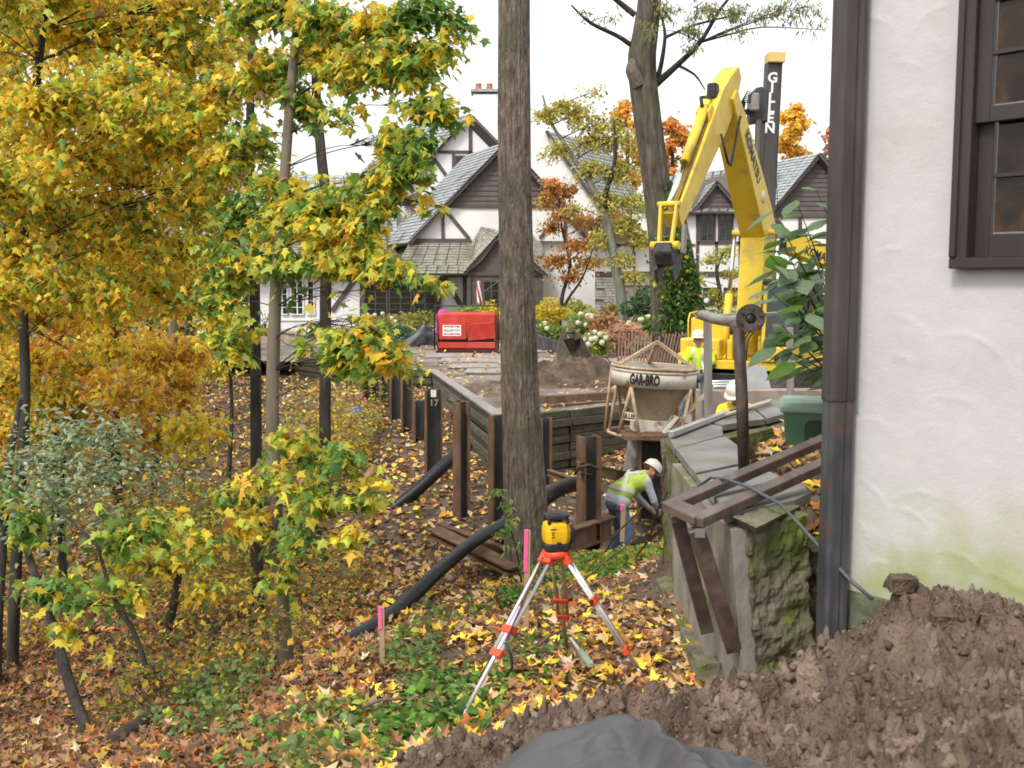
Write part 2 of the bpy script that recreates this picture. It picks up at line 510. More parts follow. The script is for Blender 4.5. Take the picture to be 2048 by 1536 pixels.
def litter(name, label, n, region, tv, tf, size, items, rng, tilt=0.35, keep=None, zfun=None, lift=(0.005, 0.05)):
    x, y = region(n)
    if keep is not None:
        k = keep(x, y); x, y = x[k], y[k]
    z = (zfun(x, y) if zfun else H(x, y)) + rng.uniform(lift[0], lift[1], len(x))
    pos = np.stack([x, y, z], -1)
    nr = np.stack([rng.normal(0, tilt, len(x)), rng.normal(0, tilt, len(x)) - 0.12, np.ones(len(x))], -1)
    o = scatter(name, tv, tf, pos, frames_from_normal(nr, rng), rng.uniform(size[0], size[1], len(x)), palette(rng, len(x), items), M_LITTER)
    return tag(o, label, None, None, 'stuff')

rng = np.random.default_rng(21)
IT_WARM = [(C_YEL, 0.9), (C_GOLD, 1.8), (C_TAN, 2.4), (C_ORG, 0.8), (C_BRN, 2.4), (C_DBRN, 1.6), (C_PALE, 1.3), (C_RUST, 0.6)]
IT_DULL = [((.42, .27, .04), .9), ((.30, .18, .08), 1.6), ((.40, .18, .035), .8), (C_BRN, 4.0), (C_DBRN, 3.2), (C_PALE, 0.3), ((.30, .11, .03), 1.4), (C_YEL, .15)]
def fr(y0, y1, u0, u1, p=1.0):
    def f(n):
        y = y0 + (y1 - y0) * rng.random(n) ** p
        return rng.uniform(u0, u1, n) * y, y
    return f
def patchy(th, s=0.8, o=1):
    return lambda x, y: (fbm(x, y, s, 3, o) + rng.normal(0, .16, len(x)) > th) & ~((x > 1.22) & (x < 1.75) & (y > 5.2) & (y < 10)) & ~in_poly(x, y, PLAZA)
litter('fallen_leaves', 'fallen yellow and tan maple leaves on the path by the tripod', 8200, fr(4.6, 11.5, -0.22, 0.2), MAPLE_S, MAPLE_SF, (0.055, 0.12), IT_WARM, rng, keep=patchy(-0.1, 1.1))
litter('fallen_leaves', 'brown and gold leaf litter covering the near wooded slope', 26000, fr(5.0, 15, -0.75, -0.12), MAPLE_S, MAPLE_SF, (0.045, 0.095), IT_DULL, rng, tilt=0.5, keep=patchy(-0.35))
litter('fallen_leaves', 'leaf litter on the ravine floor below the timber walls', 42000, fr(10, 34, -0.8, 0.16, 0.8), SIMPLE_V, SIMPLE_F, (0.09, 0.15), IT_WARM + [(C_BRN, 2)], rng, tilt=0.5, keep=patchy(-0.4, 0.5, 4))
litter('fallen_leaves', 'bright leaf litter banked behind the flagstone wall cap', 4200, lambda n: (rng.uniform(1.72, 5.2, n), rng.uniform(5.4, 10.2, n)), MAPLE_S, MAPLE_SF, (0.07, 0.125), IT_WARM + [(C_ORG, 2)], rng, tilt=0.45, keep=lambda x, y: (x - 1.65) > np.maximum(0, y - 8.0) * 0.75)
litter('fallen_leaves', 'scattered leaves lying on the earth terrace', 4200, lambda n: (rng.uniform(-8, 9, n), rng.uniform(19, 43, n)), SIMPLE_V, SIMPLE_F, (0.09, 0.15), [(C_TAN, 3), (C_PALE, 2), (C_GOLD, 1.5), (C_BRN, 2), (C_ORG, .7)], rng, tilt=0.25, keep=lambda x, y: in_poly(x, y, PLAZA) & (fbm(x, y, .5, 3, 6) > -.15), zfun=lambda x, y: np.full(len(x), PLAZA_Z + .02), lift=(0.05, 0.08))

litter('leaf_fragments', 'small broken brown leaf bits and twigs among the litter', 26000, fr(4.6, 13, -0.6, 0.2), SIMPLE_V, SIMPLE_F, (0.015, 0.05), [(C_BRN, 3), (C_DBRN, 3), (C_TAN, 1.5), (C_RUST, 1)], rng, tilt=0.7, keep=patchy(-0.5))
# low green ground cover beside the path
def cover_region(n):
    a = rng.random(n)
    y = rng.uniform(4.9, 11.5, n)
    c = np.interp(y, [4.9, 6.0, 7.5, 9.5, 11.5], [-0.95, -0.75, -0.45, 0.1, 0.55])
    w = np.interp(y, [4.9, 6.0, 7.5, 9.5, 11.5], [0.75, 0.7, 0.6, 0.45, 0.35])
    return c + rng.normal(0, 0.55, n) * w, y
def cover(name, label, n, region, th, size, items, hmax, o, tv=OVAL_V, tf=OVAL_F, s=1.3):
    x, y = region(n)
    k = fbm(x, y, s, 3, o) > th; x, y = x[k], y[k]
    hmx = hmax * np.clip(fbm(x, y, 2.0, 2, o + 3) + 0.6, 0.15, 1)
    z = H(x, y) + hmx * rng.random(len(x)) ** 0.7
    R = rand_rot(len(x), rng, (-0.2, 0.9), 0.4)
    ob = scatter(name, tv, tf, np.stack([x, y, z], -1), R, rng.uniform(size[0], size[1], len(x)), palette(rng, len(x), items), M_LEAF)
    return tag(ob, label, None, None, 'stuff')
IT_COVER = [((0.10, 0.24, 0.035), 3), ((0.17, 0.33, 0.06), 3), ((0.28, 0.40, 0.10), 1.2), (C_LIME, .4), ((0.05, 0.12, 0.02), 1.5)]
WIDE = OVAL_V * np.array([1.7, 1, 1])
cover('ground_cover', 'low broad-leaved green ground cover beside the tripod', 8000, cover_region, 0.04, (0.035, 0.085), IT_COVER, 0.16, 5, WIDE)
cover('ground_cover', 'dull green undergrowth on the near slope at bottom left', 8000, lambda n: (rng.uniform(-3.4, -0.5, n), rng.uniform(4.6, 8.0, n)), 0.12, (0.03, 0.075), [((0.13, 0.22, 0.06), 3), (C_OLIVE, 1.5), ((0.2, 0.28, 0.10), 2), (C_LIME, .6)], 0.3, 9, WIDE)
cover('undergrowth', 'olive green brambles on the slope beyond the slim trunks', 70000, lambda n: (rng.uniform(-11.5, -2.9, n), rng.uniform(11.5, 27, n)), -0.06, (0.05, 0.11), [(C_OLIVE, 3), ((0.20, 0.23, 0.07), 3), (C_LIME, .8), (C_GOLD, 2.6), (C_TAN, 1.2), (C_ORG, .8)], 1.7, 12, SIMPLE_V, SIMPLE_F, s=.45)
cover('undergrowth', 'thin yellow brown undergrowth on the near left slope', 16000, lambda n: (rng.uniform(-5.2, -1.6, n), rng.uniform(7.5, 12.5, n)), 0.06, (0.03, 0.075), [(C_OLIVE, 2), (C_GOLD, 2), (C_TAN, 1.4), ((0.18, 0.24, 0.07), 2), (C_BRN, 1)], 0.7, 22, SIMPLE_V, SIMPLE_F, s=.9)
cover('undergrowth', 'green weeds on the bank beside the bending worker', 3200, lambda n: (rng.normal(1.1, .45, n), rng.uniform(9.6, 11.8, n)), -0.1, (0.04, 0.10), [((0.22, 0.36, 0.07), 3), (C_LIME, 1.5), ((0.12, 0.22, 0.04), 2), (C_YEL, .5)], 0.24, 15)
# ------------------------------------------------------------------ near stucco house on the right
def Pz(px, py, z):
    """point on the level plane z seen at pixel"""
    u = (px - 1024.0) / F; v = (768.0 - py) / F
    k = z / (-_sp + v * _cp)
    return Vector((u * k, (_cp + v * _sp) * k, z))

M_STUCCO = mat('cream_stucco', [(0.44, 0.43, 0.41), (0.50, 0.49, 0.47), (0.55, 0.54, 0.52)], rough=0.85, scale=1.3, bump=0.4, bscale=70, dist=0.004, dirt=((0.38, 0.36, 0.31), 1.1, .54, .80))
def add_stain(m, z0, z1, colr):
    nt = m.node_tree; b = nt.nodes['Principled BSDF']; src = b.inputs['Base Color'].links[0].from_socket
    tc = nt.nodes.new('ShaderNodeTexCoord'); nz = nt.nodes.new('ShaderNodeTexNoise'); nz.inputs['Scale'].default_value = 2.3; nz.inputs['Detail'].default_value = 6
    sx = nt.nodes.new('ShaderNodeSeparateXYZ')
    nt.links.new(tc.outputs['Object'], nz.inputs['Vector']); nt.links.new(tc.outputs['Object'], sx.inputs['Vector'])
    mr = nt.nodes.new('ShaderNodeMapRange'); mr.inputs['From Min'].default_value = z1; mr.inputs['From Max'].default_value = z0
    nt.links.new(sx.outputs['Z'], mr.inputs['Value'])
    mu = nt.nodes.new('ShaderNodeMath'); mu.operation = 'MULTIPLY'
    rp = nt.nodes.new('ShaderNodeValToRGB'); rp.color_ramp.elements[0].position = 0.42; rp.color_ramp.elements[1].position = 0.68
    nt.links.new(nz.outputs['Fac'], rp.inputs['Fac']); nt.links.new(rp.outputs['Color'], mu.inputs[0]); nt.links.new(mr.outputs['Result'], mu.inputs[1])
    mx = nt.nodes.new('ShaderNodeMixRGB'); mx.inputs['Color2'].default_value = (*colr, 1)
    nt.links.new(mu.outputs[0], mx.inputs['Fac']); nt.links.new(src, mx.inputs['Color1']); nt.links.new(mx.outputs['Color'], b.inputs['Base Color'])
add_stain(M_STUCCO, 0.15, 0.75, (0.30, 0.33, 0.12))        # algae at the foot of the wall (house origin at its base)
M_TRIM = mat('dark_brown_paint', [(0.028, 0.022, 0.020), (0.045, 0.037, 0.033)], rough=0.45, scale=6, stretch=(1, 1, .2), bump=0.08, bscale=40)
M_TRIM2 = mat('weathered_brown_paint', [(0.030, 0.025, 0.023), (0.052, 0.044, 0.041), (0.075, 0.068, 0.066)], rough=0.5, scale=5, stretch=(1, 1, .3), bump=0.1, bscale=50)
M_PIPE2 = mat('grey_painted_iron', [(0.026, 0.027, 0.030), (0.050, 0.053, 0.058), (0.11, 0.115, 0.125)], rough=0.5, scale=7, stretch=(1, 1, .25), bump=0.12, bscale=40, dirt=((0.08, 0.05, 0.04), 6, .52, .66))
M_PANE = mat('window_glass', [(0.006, 0.004, 0.002), (0.03, 0.015, 0.005), (0.12, 0.055, 0.012)], rough=.04, scale=5, spec=.35)  # brown and orange reflections painted into the pane colour
M_CURT = mat('interior_curtain', [(0.10, 0.055, 0.02), (0.18, 0.11, 0.05)], rough=0.9, scale=2, stretch=(6, 6, .5))

HC = Vector((1.612, 5.0, -1.5))                    # foot of the house corner
WA = math.radians(40)
DW = Vector((math.sin(WA), -math.cos(WA), 0))       # along the wall towards the camera
NW = Vector((-math.cos(WA), -math.sin(WA), 0))      # outward
house = thing('stucco_house', 'cream stucco house corner with dark brown window and downpipe at right edge', 'house', HC)
def HW(t, z, o=0.0):
    return HC + DW * t + NW * o + Vector((0, 0, z))
T0, T1, Z0, Z1 = 0.505, 1.42, 1.555, 3.2            # window opening on the wall
ts = np.linspace(0, 2.8, 261); zs = np.linspace(0, 4.4, 361)
TT, ZZ = np.meshgrid(ts, zs)
hgt = 0.006 * fbm(TT, ZZ, 1.5, 3, 2) + 0.0016 * fbm(TT, ZZ, 18, 3, 5)
ra = random.Random(9)
for i in range(330):                                 # trowelled arcs
    cx, cz, r = ra.uniform(-.1, 3.6), ra.uniform(-.2, 5), ra.uniform(0.10, 0.30)
    a0 = ra.uniform(0.25, 1.4); span = ra.uniform(0.5, 1.5); hh = ra.uniform(0.001, 0.0052)
    dx, dz = TT - cx, ZZ - cz
    rr = np.sqrt((dx * 1.0) ** 2 + (dz * ra.uniform(.8, 1.3)) ** 2) + 0.012 * fbm(TT, ZZ, 8, 2, i)
    an = np.arctan2(dz, dx)
    am = np.clip(1 - np.abs((an - a0 - span / 2)) / (span / 2 + .15), 0, 1) ** 0.5
    e = rr - r
    pr = np.where(e < 0, np.exp(e / 0.013), np.exp(-e / 0.003))
    hgt = hgt + hh * am * pr
WX = HC.x + DW.x * TT + NW.x * hgt; WY = HC.y + DW.y * TT + NW.y * hgt; WZ = HC.z + ZZ
tc_, zc_ = (TT[:-1, :-1] + TT[1:, 1:]) / 2, (ZZ[:-1, :-1] + ZZ[1:, 1:]) / 2
msk = ~((tc_ > T0 + .03) & (tc_ < T1 - .03) & (zc_ > Z0 + .02) & (zc_ < Z1 - .02))
grid_mesh('stucco_wall', WX, WY, WZ, M_STUCCO, house, mask=msk)
b2 = Vector((math.cos(WA), math.sin(WA), 0))
mb = MB(); mb.quad(HW(0, 0), HW(0, 0) + b2 * 6, HW(0, 4.4) + b2 * 6, HW(0, 4.4)); mb.build('side_wall', M_STUCCO, house)
mb = MB(); mb.beam(HW(-.0, -.35, -.06), HW(2.8, -.35, -.06), 0.12, 0.7); mb.build('foundation', mat('mossy_foundation', [(0.08, 0.09, 0.05), (0.16, 0.17, 0.11), (0.12, 0.14, 0.05)], rough=.9, scale=6, bump=.6), house)
# window
mb = MB()
fw = 0.075
for a, b_ in ((HW(T0 + fw/2, Z0, .012), HW(T0 + fw/2, Z1, .012)), (HW(T1 - fw/2, Z0, .012), HW(T1 - fw/2, Z1, .012))):
    mb.beam(a, b_, 0.10, fw, up=DW)
mb.beam(HW(T0, Z1 - .03, .012), HW(T1, Z1 - .03, .012), 0.098, 0.075)
mb.beam(HW(T0, Z0 + .012, .014), HW(T1, Z0 + .012, .014), 0.102, 0.045)
win = mb.build('window', M_TRIM, house, bevel=0.004)
for t in (T0 + .018, T1 - .018): MB().beam(HW(t, Z0 + .04, .066), HW(t, Z1, .066), 0.02, 0.028, up=DW).build('outer_stop', M_TRIM, win, bevel=0.003)
def sash(zb, zt, off, bot, top, rows, pane_h):
    m_ = MB(); st = 0.062; ta, tb = T0 + fw, T1 - fw
    m_.beam(HW(ta + st/2, zb, off), HW(ta + st/2, zt, off), 0.04, st, up=DW)
    m_.beam(HW(tb - st/2, zb, off), HW(tb - st/2, zt, off), 0.04, st, up=DW)
    m_.beam(HW(ta + st, zb + bot/2, off), HW(tb - st, zb + bot/2, off), 0.04, bot)
    m_.beam(HW(ta + st, zt - top/2, off), HW(tb - st, zt - top/2, off), 0.04, top)
    m_.build('sash', M_TRIM, win, bevel=0.003)
    pa, pb = ta + st, tb - st; ncol = 4
    za, zb2 = zb + bot, zt - top
    for i in range(1, ncol):
        t = pa + (pb - pa) * i / ncol
        MB().beam(HW(t, za, off + .004), HW(t, zb2, off + .004), 0.026, 0.02, up=DW).build('muntin', M_TRIM, win, bevel=0.002)
    for j in range(1, rows):
        z = za + (zb2 - za) * j / rows
        MB().beam(HW(pa, z, off + .006), HW(pb, z, off + .006), 0.022, 0.018).build('muntin', M_TRIM, win, bevel=0.002)
    for i in range(ncol):
        for j in range(rows):
            t0, t1 = pa + (pb - pa) * i / ncol + .008, pa + (pb - pa) * (i + 1) / ncol - .008
            q0, q1 = za + (zb2 - za) * j / rows + .008, za + (zb2 - za) * (j + 1) / rows - .008
            k = ra.uniform(-.0015, .0015)
            MB().quad(HW(t0, q0, off - .004 + k), HW(t1, q0, off - .004 - k), HW(t1, q1, off - .004 + k), HW(t0, q1, off - .004)).build('pane', M_PANE, win)
sash(Z0 + .035, Z0 + .665, -.030, .10, .04, 2, .23)
sash(Z0 + .60, Z1 - .06, .012, .065, .05, 4, .23)
# corner box and downpipe
PC = Vector((1.552, 4.965, 0))
def pipe_sec(z0, z1, w, name, m):
    m_ = MB(xf=yaw_xf((PC.x, PC.y, 0), math.radians(8)))
    r = w / 2
    poly = [(-r, -r * .7), (-r * .75, -r), (r * .2, -r), (r * .28, -r * .86), (r * .5, -r * .86), (r * .58, -r), (r, -r), (r, r), (-r, r)]
    m_.prism([(x, y) for x, y in poly], (0, 0, (z0 + z1) / 2), (1, 0, 0), (0, 1, 0), (0, 0, 1), z1 - z0)
    return m_.build(name, m, house, bevel=0.003)
dp = pipe_sec(-0.55, 3.5, 0.118, 'downpipe', M_TRIM2)
pipe_sec(-1.86, -0.5505, 0.108, 'downpipe_foot', M_PIPE2)
pipe_sec(-0.575, -0.545, 0.1195, 'downpipe_collar', M_TRIM2)
mb = MB(); mb.beam(HW(0.004, .05, .012), HW(0.004, 4.4, .012), 0.03, 0.018, up=DW); mb.build('corner_bead', M_TRIM, house)

# ------------------------------------------------------------------ rough solids
def rough_hex(name, c8, n, amp, m, parent, scale=6.0, **kw):
    """hexahedron with roughened faces; c8 bottom 4 then top 4 (same order)"""
    c = [Vector(p) for p in c8]
    bm = bmesh.new()
    vs = [bm.verts.new(p) for p in c]
    for f in ((0,3,2,1),(4,5,6,7),(0,1,5,4),(1,2,6,5),(2,3,7,6),(3,0,4,7)): bm.faces.new([vs[i] for i in f])
    bmesh.ops.subdivide_edges(bm, edges=bm.edges[:], cuts=n, use_grid_fill=True)
    bmesh.ops.recalc_face_normals(bm, faces=bm.faces)
    bm.normal_update()
    cen = sum(c, Vector()) / 8
    from mathutils import noise
    for v in bm.verts:
        p = v.co
        k = noise.fractal(p * scale, 1.0, 2.0, 4) * amp + noise.noise(p * scale * .4) * amp
        v.co = p + v.normal * k
    me = bpy.data.meshes.new(name)
    o0 = ORIG.get(parent, Vector()) if parent is not None else Vector()
    for v in bm.verts: v.co -= o0
    bm.to_mesh(me); bm.free(); me.materials.append(m)
    o = link(name, me, parent)
    return tag(o, **kw)

M_CONC = mat('mossy_concrete', [(0.075, 0.068, 0.045), (0.15, 0.135, 0.09), (0.23, 0.21, 0.155)], rough=.9, scale=5, bump=.9, bscale=26, dirt=((0.10, 0.125, 0.022), 3.2, .46, .60))
M_CONC2 = mat('weathered_concrete_face', [(0.15, 0.135, 0.11), (0.24, 0.215, 0.18), (0.31, 0.285, 0.25)], rough=.9, scale=4, stretch=(1, 1, .5), bump=.5, bscale=30, dirt=((0.11, 0.13, 0.025), 2.0, .52, .66))
M_CAP = mat('bluestone_cap', [(0.13, 0.13, 0.12), (0.20, 0.197, 0.183), (0.26, 0.25, 0.235)], rough=.62, scale=2.6, bump=.25, bscale=24, dirt=((0.16, 0.15, 0.09), 3, .55, .72))
rw = thing('retaining_wall', 'leaning mossy concrete retaining wall with bluestone slab cap', 'wall', (1.3, 5.4, -2.1))
rough_hex('end_block', [(1.29, 5.28, -2.25), (1.62, 5.42, -2.25), (1.60, 6.0, -2.25), (1.24, 5.85, -2.25), (1.20, 5.25, -1.26), (1.55, 5.42, -1.24), (1.54, 6.0, -1.24), (1.16, 5.85, -1.26)], 34, 0.024, M_CONC, rw, 14)
rough_hex('face_panel', [(1.22, 5.30, -2.24), (1.30, 5.31, -2.24), (1.20, 6.25, -2.3), (1.12, 6.25, -2.3), (1.12, 5.27, -1.28), (1.20, 5.27, -1.28), (1.16, 6.25, -1.28), (1.08, 6.25, -1.28)], 12, 0.007, M_CONC2, rw, 4)
rough_hex('face_panel', [(1.15, 6.36, -2.3), (1.6, 6.36, -2.3), (1.6, 7.2, -2.4), (1.14, 7.2, -2.4), (1.10, 6.36, -1.27), (1.6, 6.36, -1.27), (1.6, 7.2, -1.27), (1.11, 7.2, -1.27)], 14, 0.015, M_CONC2, rw, 5)
rough_hex('rubble_core', [(1.17, 7.25, -2.5), (1.6, 7.25, -2.5), (1.65, 8.6, -2.7), (1.28, 8.3, -2.7), (1.15, 7.25, -1.28), (1.6, 7.25, -1.28), (1.65, 8.6, -1.28), (1.23, 8.3, -1.28)], 20, 0.022, M_CONC, rw, 6)
rough_hex('return_wall', [(1.22, 8.34, -2.9), (1.66, 8.3, -2.9), (3.3, 10.1, -2.9), (3.0, 10.6, -2.9), (1.2, 8.34, -1.28), (1.66, 8.3, -1.28), (3.3, 10.1, -1.28), (3.0, 10.6, -1.28)], 16, 0.03, M_CONC, rw, 5)
rough_hex('footing', [(1.02, 5.62, -2.6), (1.35, 5.6, -2.6), (1.35, 8.0, -2.8), (1.14, 8.0, -2.8), (1.03, 5.66, -2.15), (1.3, 5.66, -2.1), (1.3, 7.9, -2.26), (1.12, 7.9, -2.3)], 24, 0.024, M_CONC, rw, 7)
# loose stones between wall and house
for i in range(16):
    c = Vector((ra.uniform(1.72, 1.98), ra.uniform(5.5, 6.4), ra.uniform(-2.1, -1.5))); s = ra.uniform(.06, .14)
    cc = [c + Vector((x * s * ra.uniform(.7, 1.2), y * s * ra.uniform(.7, 1.2), z * s * .55)) for z in (-1, 1) for x, y in ((-1,-1),(1,-1),(1,1),(-1,1))]
    rough_hex('stone', cc, 5, s * .12, M_CONC, rw, 12)
CZ = -1.20
def slab(name, pts, m=M_CAP, z=CZ, th=0.055, j=0.0):
    mb_ = MB()
    pp = [Pz(x, y, z) for x, y in pts]
    o = pp[0]
    mb_.prism([(p.x, p.y) for p in pp], (0, 0, z - th / 2 + j), (1, 0, 0), (0, 1, 0), (0, 0, 1), th)
    return mb_.build(name, m, rw, bevel=0.004, seg=1)
rough_hex('end_cap', [Pz(1462,1042,-1.27), Pz(1512,1066,-1.27), Pz(1606,1022,-1.27), Pz(1480,1000,-1.27), Pz(1466,1034,-1.215), Pz(1512,1056,-1.215), Pz(1600,1012,-1.21), Pz(1480,998,-1.21)], 10, .014, M_CONC, rw, 14)
slab('cap_slab', [(1432,995),(1452,1027),(1590,1000),(1622,986),(1600,962),(1530,968)], j=.004)
slab('cap_slab', [(1392,948),(1430,992),(1535,964),(1560,950),(1500,926)], j=-.004)
slab('cap_slab', [(1352,898),(1391,946),(1498,923),(1478,893),(1450,872)], j=.003)
slab('cap_slab', [(1337,872),(1350,896),(1447,869),(1443,852),(1412,845)], j=-.003)
slab('cap_slab', [(1415,843),(1446,850),(1530,838),(1500,812)], j=.004)
slab('cap_slab', [(1503,811),(1534,836),(1640,808),(1600,792),(1560,796)], j=-.002)

# loose straightedge and level lying on the wall
M_ALU = mat('bright_aluminium', [(0.55, 0.56, 0.58), (0.72, 0.73, 0.75)], rough=.32, metal=.9, scale=4, stretch=(1, 1, 1))
M_YEL = mat('yellow_machine_paint', [(0.60, 0.41, 0.025), (0.70, 0.49, 0.035), (0.75, 0.54, 0.055)], rough=.45, scale=1.1, spec=.4, dirt=((0.42, 0.29, 0.08), 2.6, .54, .78), bump=.03, bscale=12)
M_STRAW = mat('straw_yellow', [(0.55, 0.42, 0.16), (0.62, 0.5, 0.22)], rough=.5)
M_BLACK = mat('black_plastic', [(0.012, 0.012, 0.013), (0.03, 0.03, 0.032)], rough=.5, scale=6)
se = MB().beam(Pz(1342, 868, CZ + .035), Pz(1452, 826, CZ + .035), .05, .045).build('straightedge', M_ALU, bevel=.004, label='bright aluminium straightedge lying on the far edge of the slab cap', cat='straightedge')
lv = thing('spirit_level', 'long yellow-edged spirit level on the slab cap beyond the straightedge', 'level', Pz(1450, 826, CZ + .04))
mb = MB().beam(Pz(1452, 829, CZ + .03), Pz(1542, 801, CZ + .03), .03, .035); mb.build('body', M_ALU, lv, bevel=.003)
mb = MB().beam(Pz(1452, 829, CZ + .051), Pz(1542, 801, CZ + .051), .026, .006); mb.build('top_edge', M_STRAW, lv)
mb = MB().beam(Pz(1462, 825, CZ + .032), Pz(1484, 818, CZ + .032), .034, .042); mb.build('end_grip', M_BLACK, lv)

# fallen timber handrail frame lying over the wall
M_RAIL = mat('brown_stained_timber', [(0.055, 0.035, 0.028), (0.10, 0.068, 0.055), (0.15, 0.11, 0.09)], rough=.42, scale=8, stretch=(1, .25, 1), bump=.15, bscale=30)
fr_ = thing('handrail_frame', 'broken brown timber handrail frame tipped over the retaining wall', 'handrail', P(1340, 1020, 5.35))
ra1, rb1 = P(1335, 1016, 5.45), P(1690, 862, 6.6)
ra2, rb2 = P(1392, 1044, 5.15), P(1700, 905, 6.15)
MB().beam(ra1, rb1, .085, .05).build('rail', M_RAIL, fr_, bevel=.004)
MB().beam(ra2, rb2, .085, .05).build('rail', M_RAIL, fr_, bevel=.004)
MB().beam(P(1345, 1012, 5.42), P(1408, 1040, 5.17), .13, .045).build('end_board', M_RAIL, fr_, bevel=.004)
MB().beam(P(1355, 1036, 5.40), P(1414, 1262, 5.62), .055, .075, up=(1, 0, 0)).build('leg', M_RAIL, fr_, bevel=.004)
MB().beam(P(1392, 1056, 5.18), P(1468, 1300, 5.32), .055, .085, up=(1, 0, 0)).build('leg', M_RAIL, fr_, bevel=.004)
MB().box(P(1400, 1066, 5.12), (.05, .01, .045)).build('metal_plate', M_ALU, fr_)

# cable from the wall to the house foot
M_CABLE = mat('grey_cable', [(0.05, 0.055, 0.06), (0.09, 0.095, 0.10)], rough=.5, scale=9)
MB().tube([P(1395, 975, 6.0), P(1422, 955, 5.95), P(1450, 958, 5.7), P(1500, 975, 5.5), P(1560, 1008, 5.3), P(1600, 1050, 5.2), P(1640, 1095, 5.05), P(1700, 1160, 4.85), P(1745, 1198, 4.75)], .009, 8).build('cable', M_CABLE, label='thin grey cable hanging from the wall cap to the house foot', cat='cable')
MB().tube([P(1322, 905, 8.4), P(1332, 935, 8.3), P(1322, 965, 8.2), P(1334, 985, 8.1), P(1318, 1010, 8.0), P(1310, 1040, 8.2), P(1298, 1080, 8.5), P(1275, 1110, 9.0)], .008, 6).build('cord', M_BLACK, label='black cord dangling down the bank beside the bending worker', cat='cord')

# pipe railing on the wall
M_RUSTY = mat('dark_rusty_steel', [(0.03, 0.022, 0.018), (0.075, 0.055, 0.045), (0.16, 0.12, 0.10)], rough=.6, metal=.25, scale=9, stretch=(1, 1, .5), bump=.3, bscale=40)
M_GALV = mat('dull_galvanised_pipe', [(0.16, 0.145, 0.13), (0.26, 0.24, 0.215), (0.33, 0.31, 0.28)], rough=.5, metal=.3, scale=6, bump=.1)
M_GREYWOOD = mat('grey_weathered_wood', [(0.18, 0.155, 0.14), (0.28, 0.25, 0.235), (0.34, 0.31, 0.29)], rough=.8, scale=10, stretch=(1, 1, .12), bump=.3, bscale=24)
pr_ = thing('pipe_railing', 'steel pipe railing with round end flange standing on slab cap', 'railing', Pz(1490, 935, CZ))
pb = Pz(1488, 938, CZ)
ptop = P(1477, 655, pb.y - .05)
MB().tube([pb, (pb + ptop) / 2 + V(.004, 0, 0), ptop], [.037, .039, .037], 14).build('steel_post', M_RUSTY, pr_)
MB().tube([P(1476, 668, pb.y), P(1476, 640, pb.y)], [.052, .052], 14).build('pipe_clamp', M_RUSTY, pr_)
MB().tube([P(1497, 637, 6.47), P(1478, 640, 6.75), P(1455, 642, 6.95), P(1430, 638, 7.15), P(1412, 632, 7.4), P(1402, 630, 7.9)], .037, 16).build('curved_pipe', M_GALV, pr_)
fa = (P(1500, 637, 6.42) - P(1486, 639, 6.65)).normalized()
q = fa.to_track_quat('Z', 'Y').to_matrix()
MB().lathe([(.034, -.012), (.034, .012), (.088, .012), (.088, -.012), (.034, -.012)], P(1501, 637, 6.40), 28, axis=q, smooth=False).build('flange', M_RUSTY, pr_)
for k in range(6):
    a = k * math.pi / 3 + .4
    c = P(1501, 637, 6.40) + q @ Vector((.064 * math.cos(a), .064 * math.sin(a), .016))
    MB().lathe([(0, .012), (.011, .012), (.011, -.01)], c, 6, axis=q, smooth=False).build('bolt', M_RUSTY, pr_)
MB().lathe([(.0, .004), (.033, .004), (.033, -.02)], P(1501, 637, 6.40), 20, axis=q).build('bore_shade_disc', M_BLACK, pr_)  # black disc painting the shade inside the pipe mouth
MB().beam(P(1398, 634, 8.4), P(1562, 628, 9.0), .09, .035).build('top_board', M_GREYWOOD, pr_, bevel=.003)
for a, b_ in (((1417, 838), 640), ((1581, 800), 655)):
    p0 = Pz(a[0], a[1], CZ)
    p1 = P(a[0] - 2, b_, p0.y)
    MB().beam(p0, p1, .062, .062, up=(0, 1, 0)).build('timber_post', M_GREYWOOD, pr_, bevel=.003)

# green box bin with lid behind the wall
M_BIN = mat('green_plastic', [(0.07, 0.16, 0.10), (0.095, 0.20, 0.125)], rough=.45, scale=2, dirt=((0.10, 0.12, 0.08), 5, .55, .8))
M_BINLID = mat('pale_green_plastic', [(0.20, 0.36, 0.27), (0.27, 0.43, 0.34)], rough=.45, scale=4, dirt=((0.30, 0.22, 0.12), 7, .55, .7))
bn = thing('storage_bin', 'green plastic bin with pale lid among leaves behind the wall', 'bin', (2.47, 8.15, -1.46))
bx = yaw_xf((2.47, 8.15, -1.37), math.radians(-14))
def rring(w, d, z, r=.018, n=3):
    out = []
    for sx, sy, a0 in ((1, 1, 0), (-1, 1, 90), (-1, -1, 180), (1, -1, 270)):
        for k in range(n + 1):
            a = math.radians(a0 + 90 * k / n)
            out.append(Vector((sx * (w / 2 - r) + r * math.cos(a), sy * (d / 2 - r) + r * math.sin(a), z)))
    return out
MB(xf=bx).loft([rring(.62, .48, 0), rring(.68, .54, .36)]).build('body', M_BIN, bn)
MB(xf=bx).loft([rring(.71, .57, .355), rring(.73, .59, .37), rring(.73, .59, .40), rring(.68, .54, .43), rring(.55, .40, .435)], smooth=False).build('lid', M_BINLID, bn)
MB(xf=bx).prism([(-.08, .10), (.08, .10), (.08, .26), (.05, .30), (-.05, .30), (-.08, .26)], (-.1, -.247, 0), (1, 0, 0), (0, -.083, 1), (0, 1, 0), .03).build('handle_recess', mat('recess_shade_green', [(0.02, 0.05, 0.03), (0.03, 0.06, 0.04)], rough=.6), bn)  # solid plate; the shade of the recess is put into its darker green
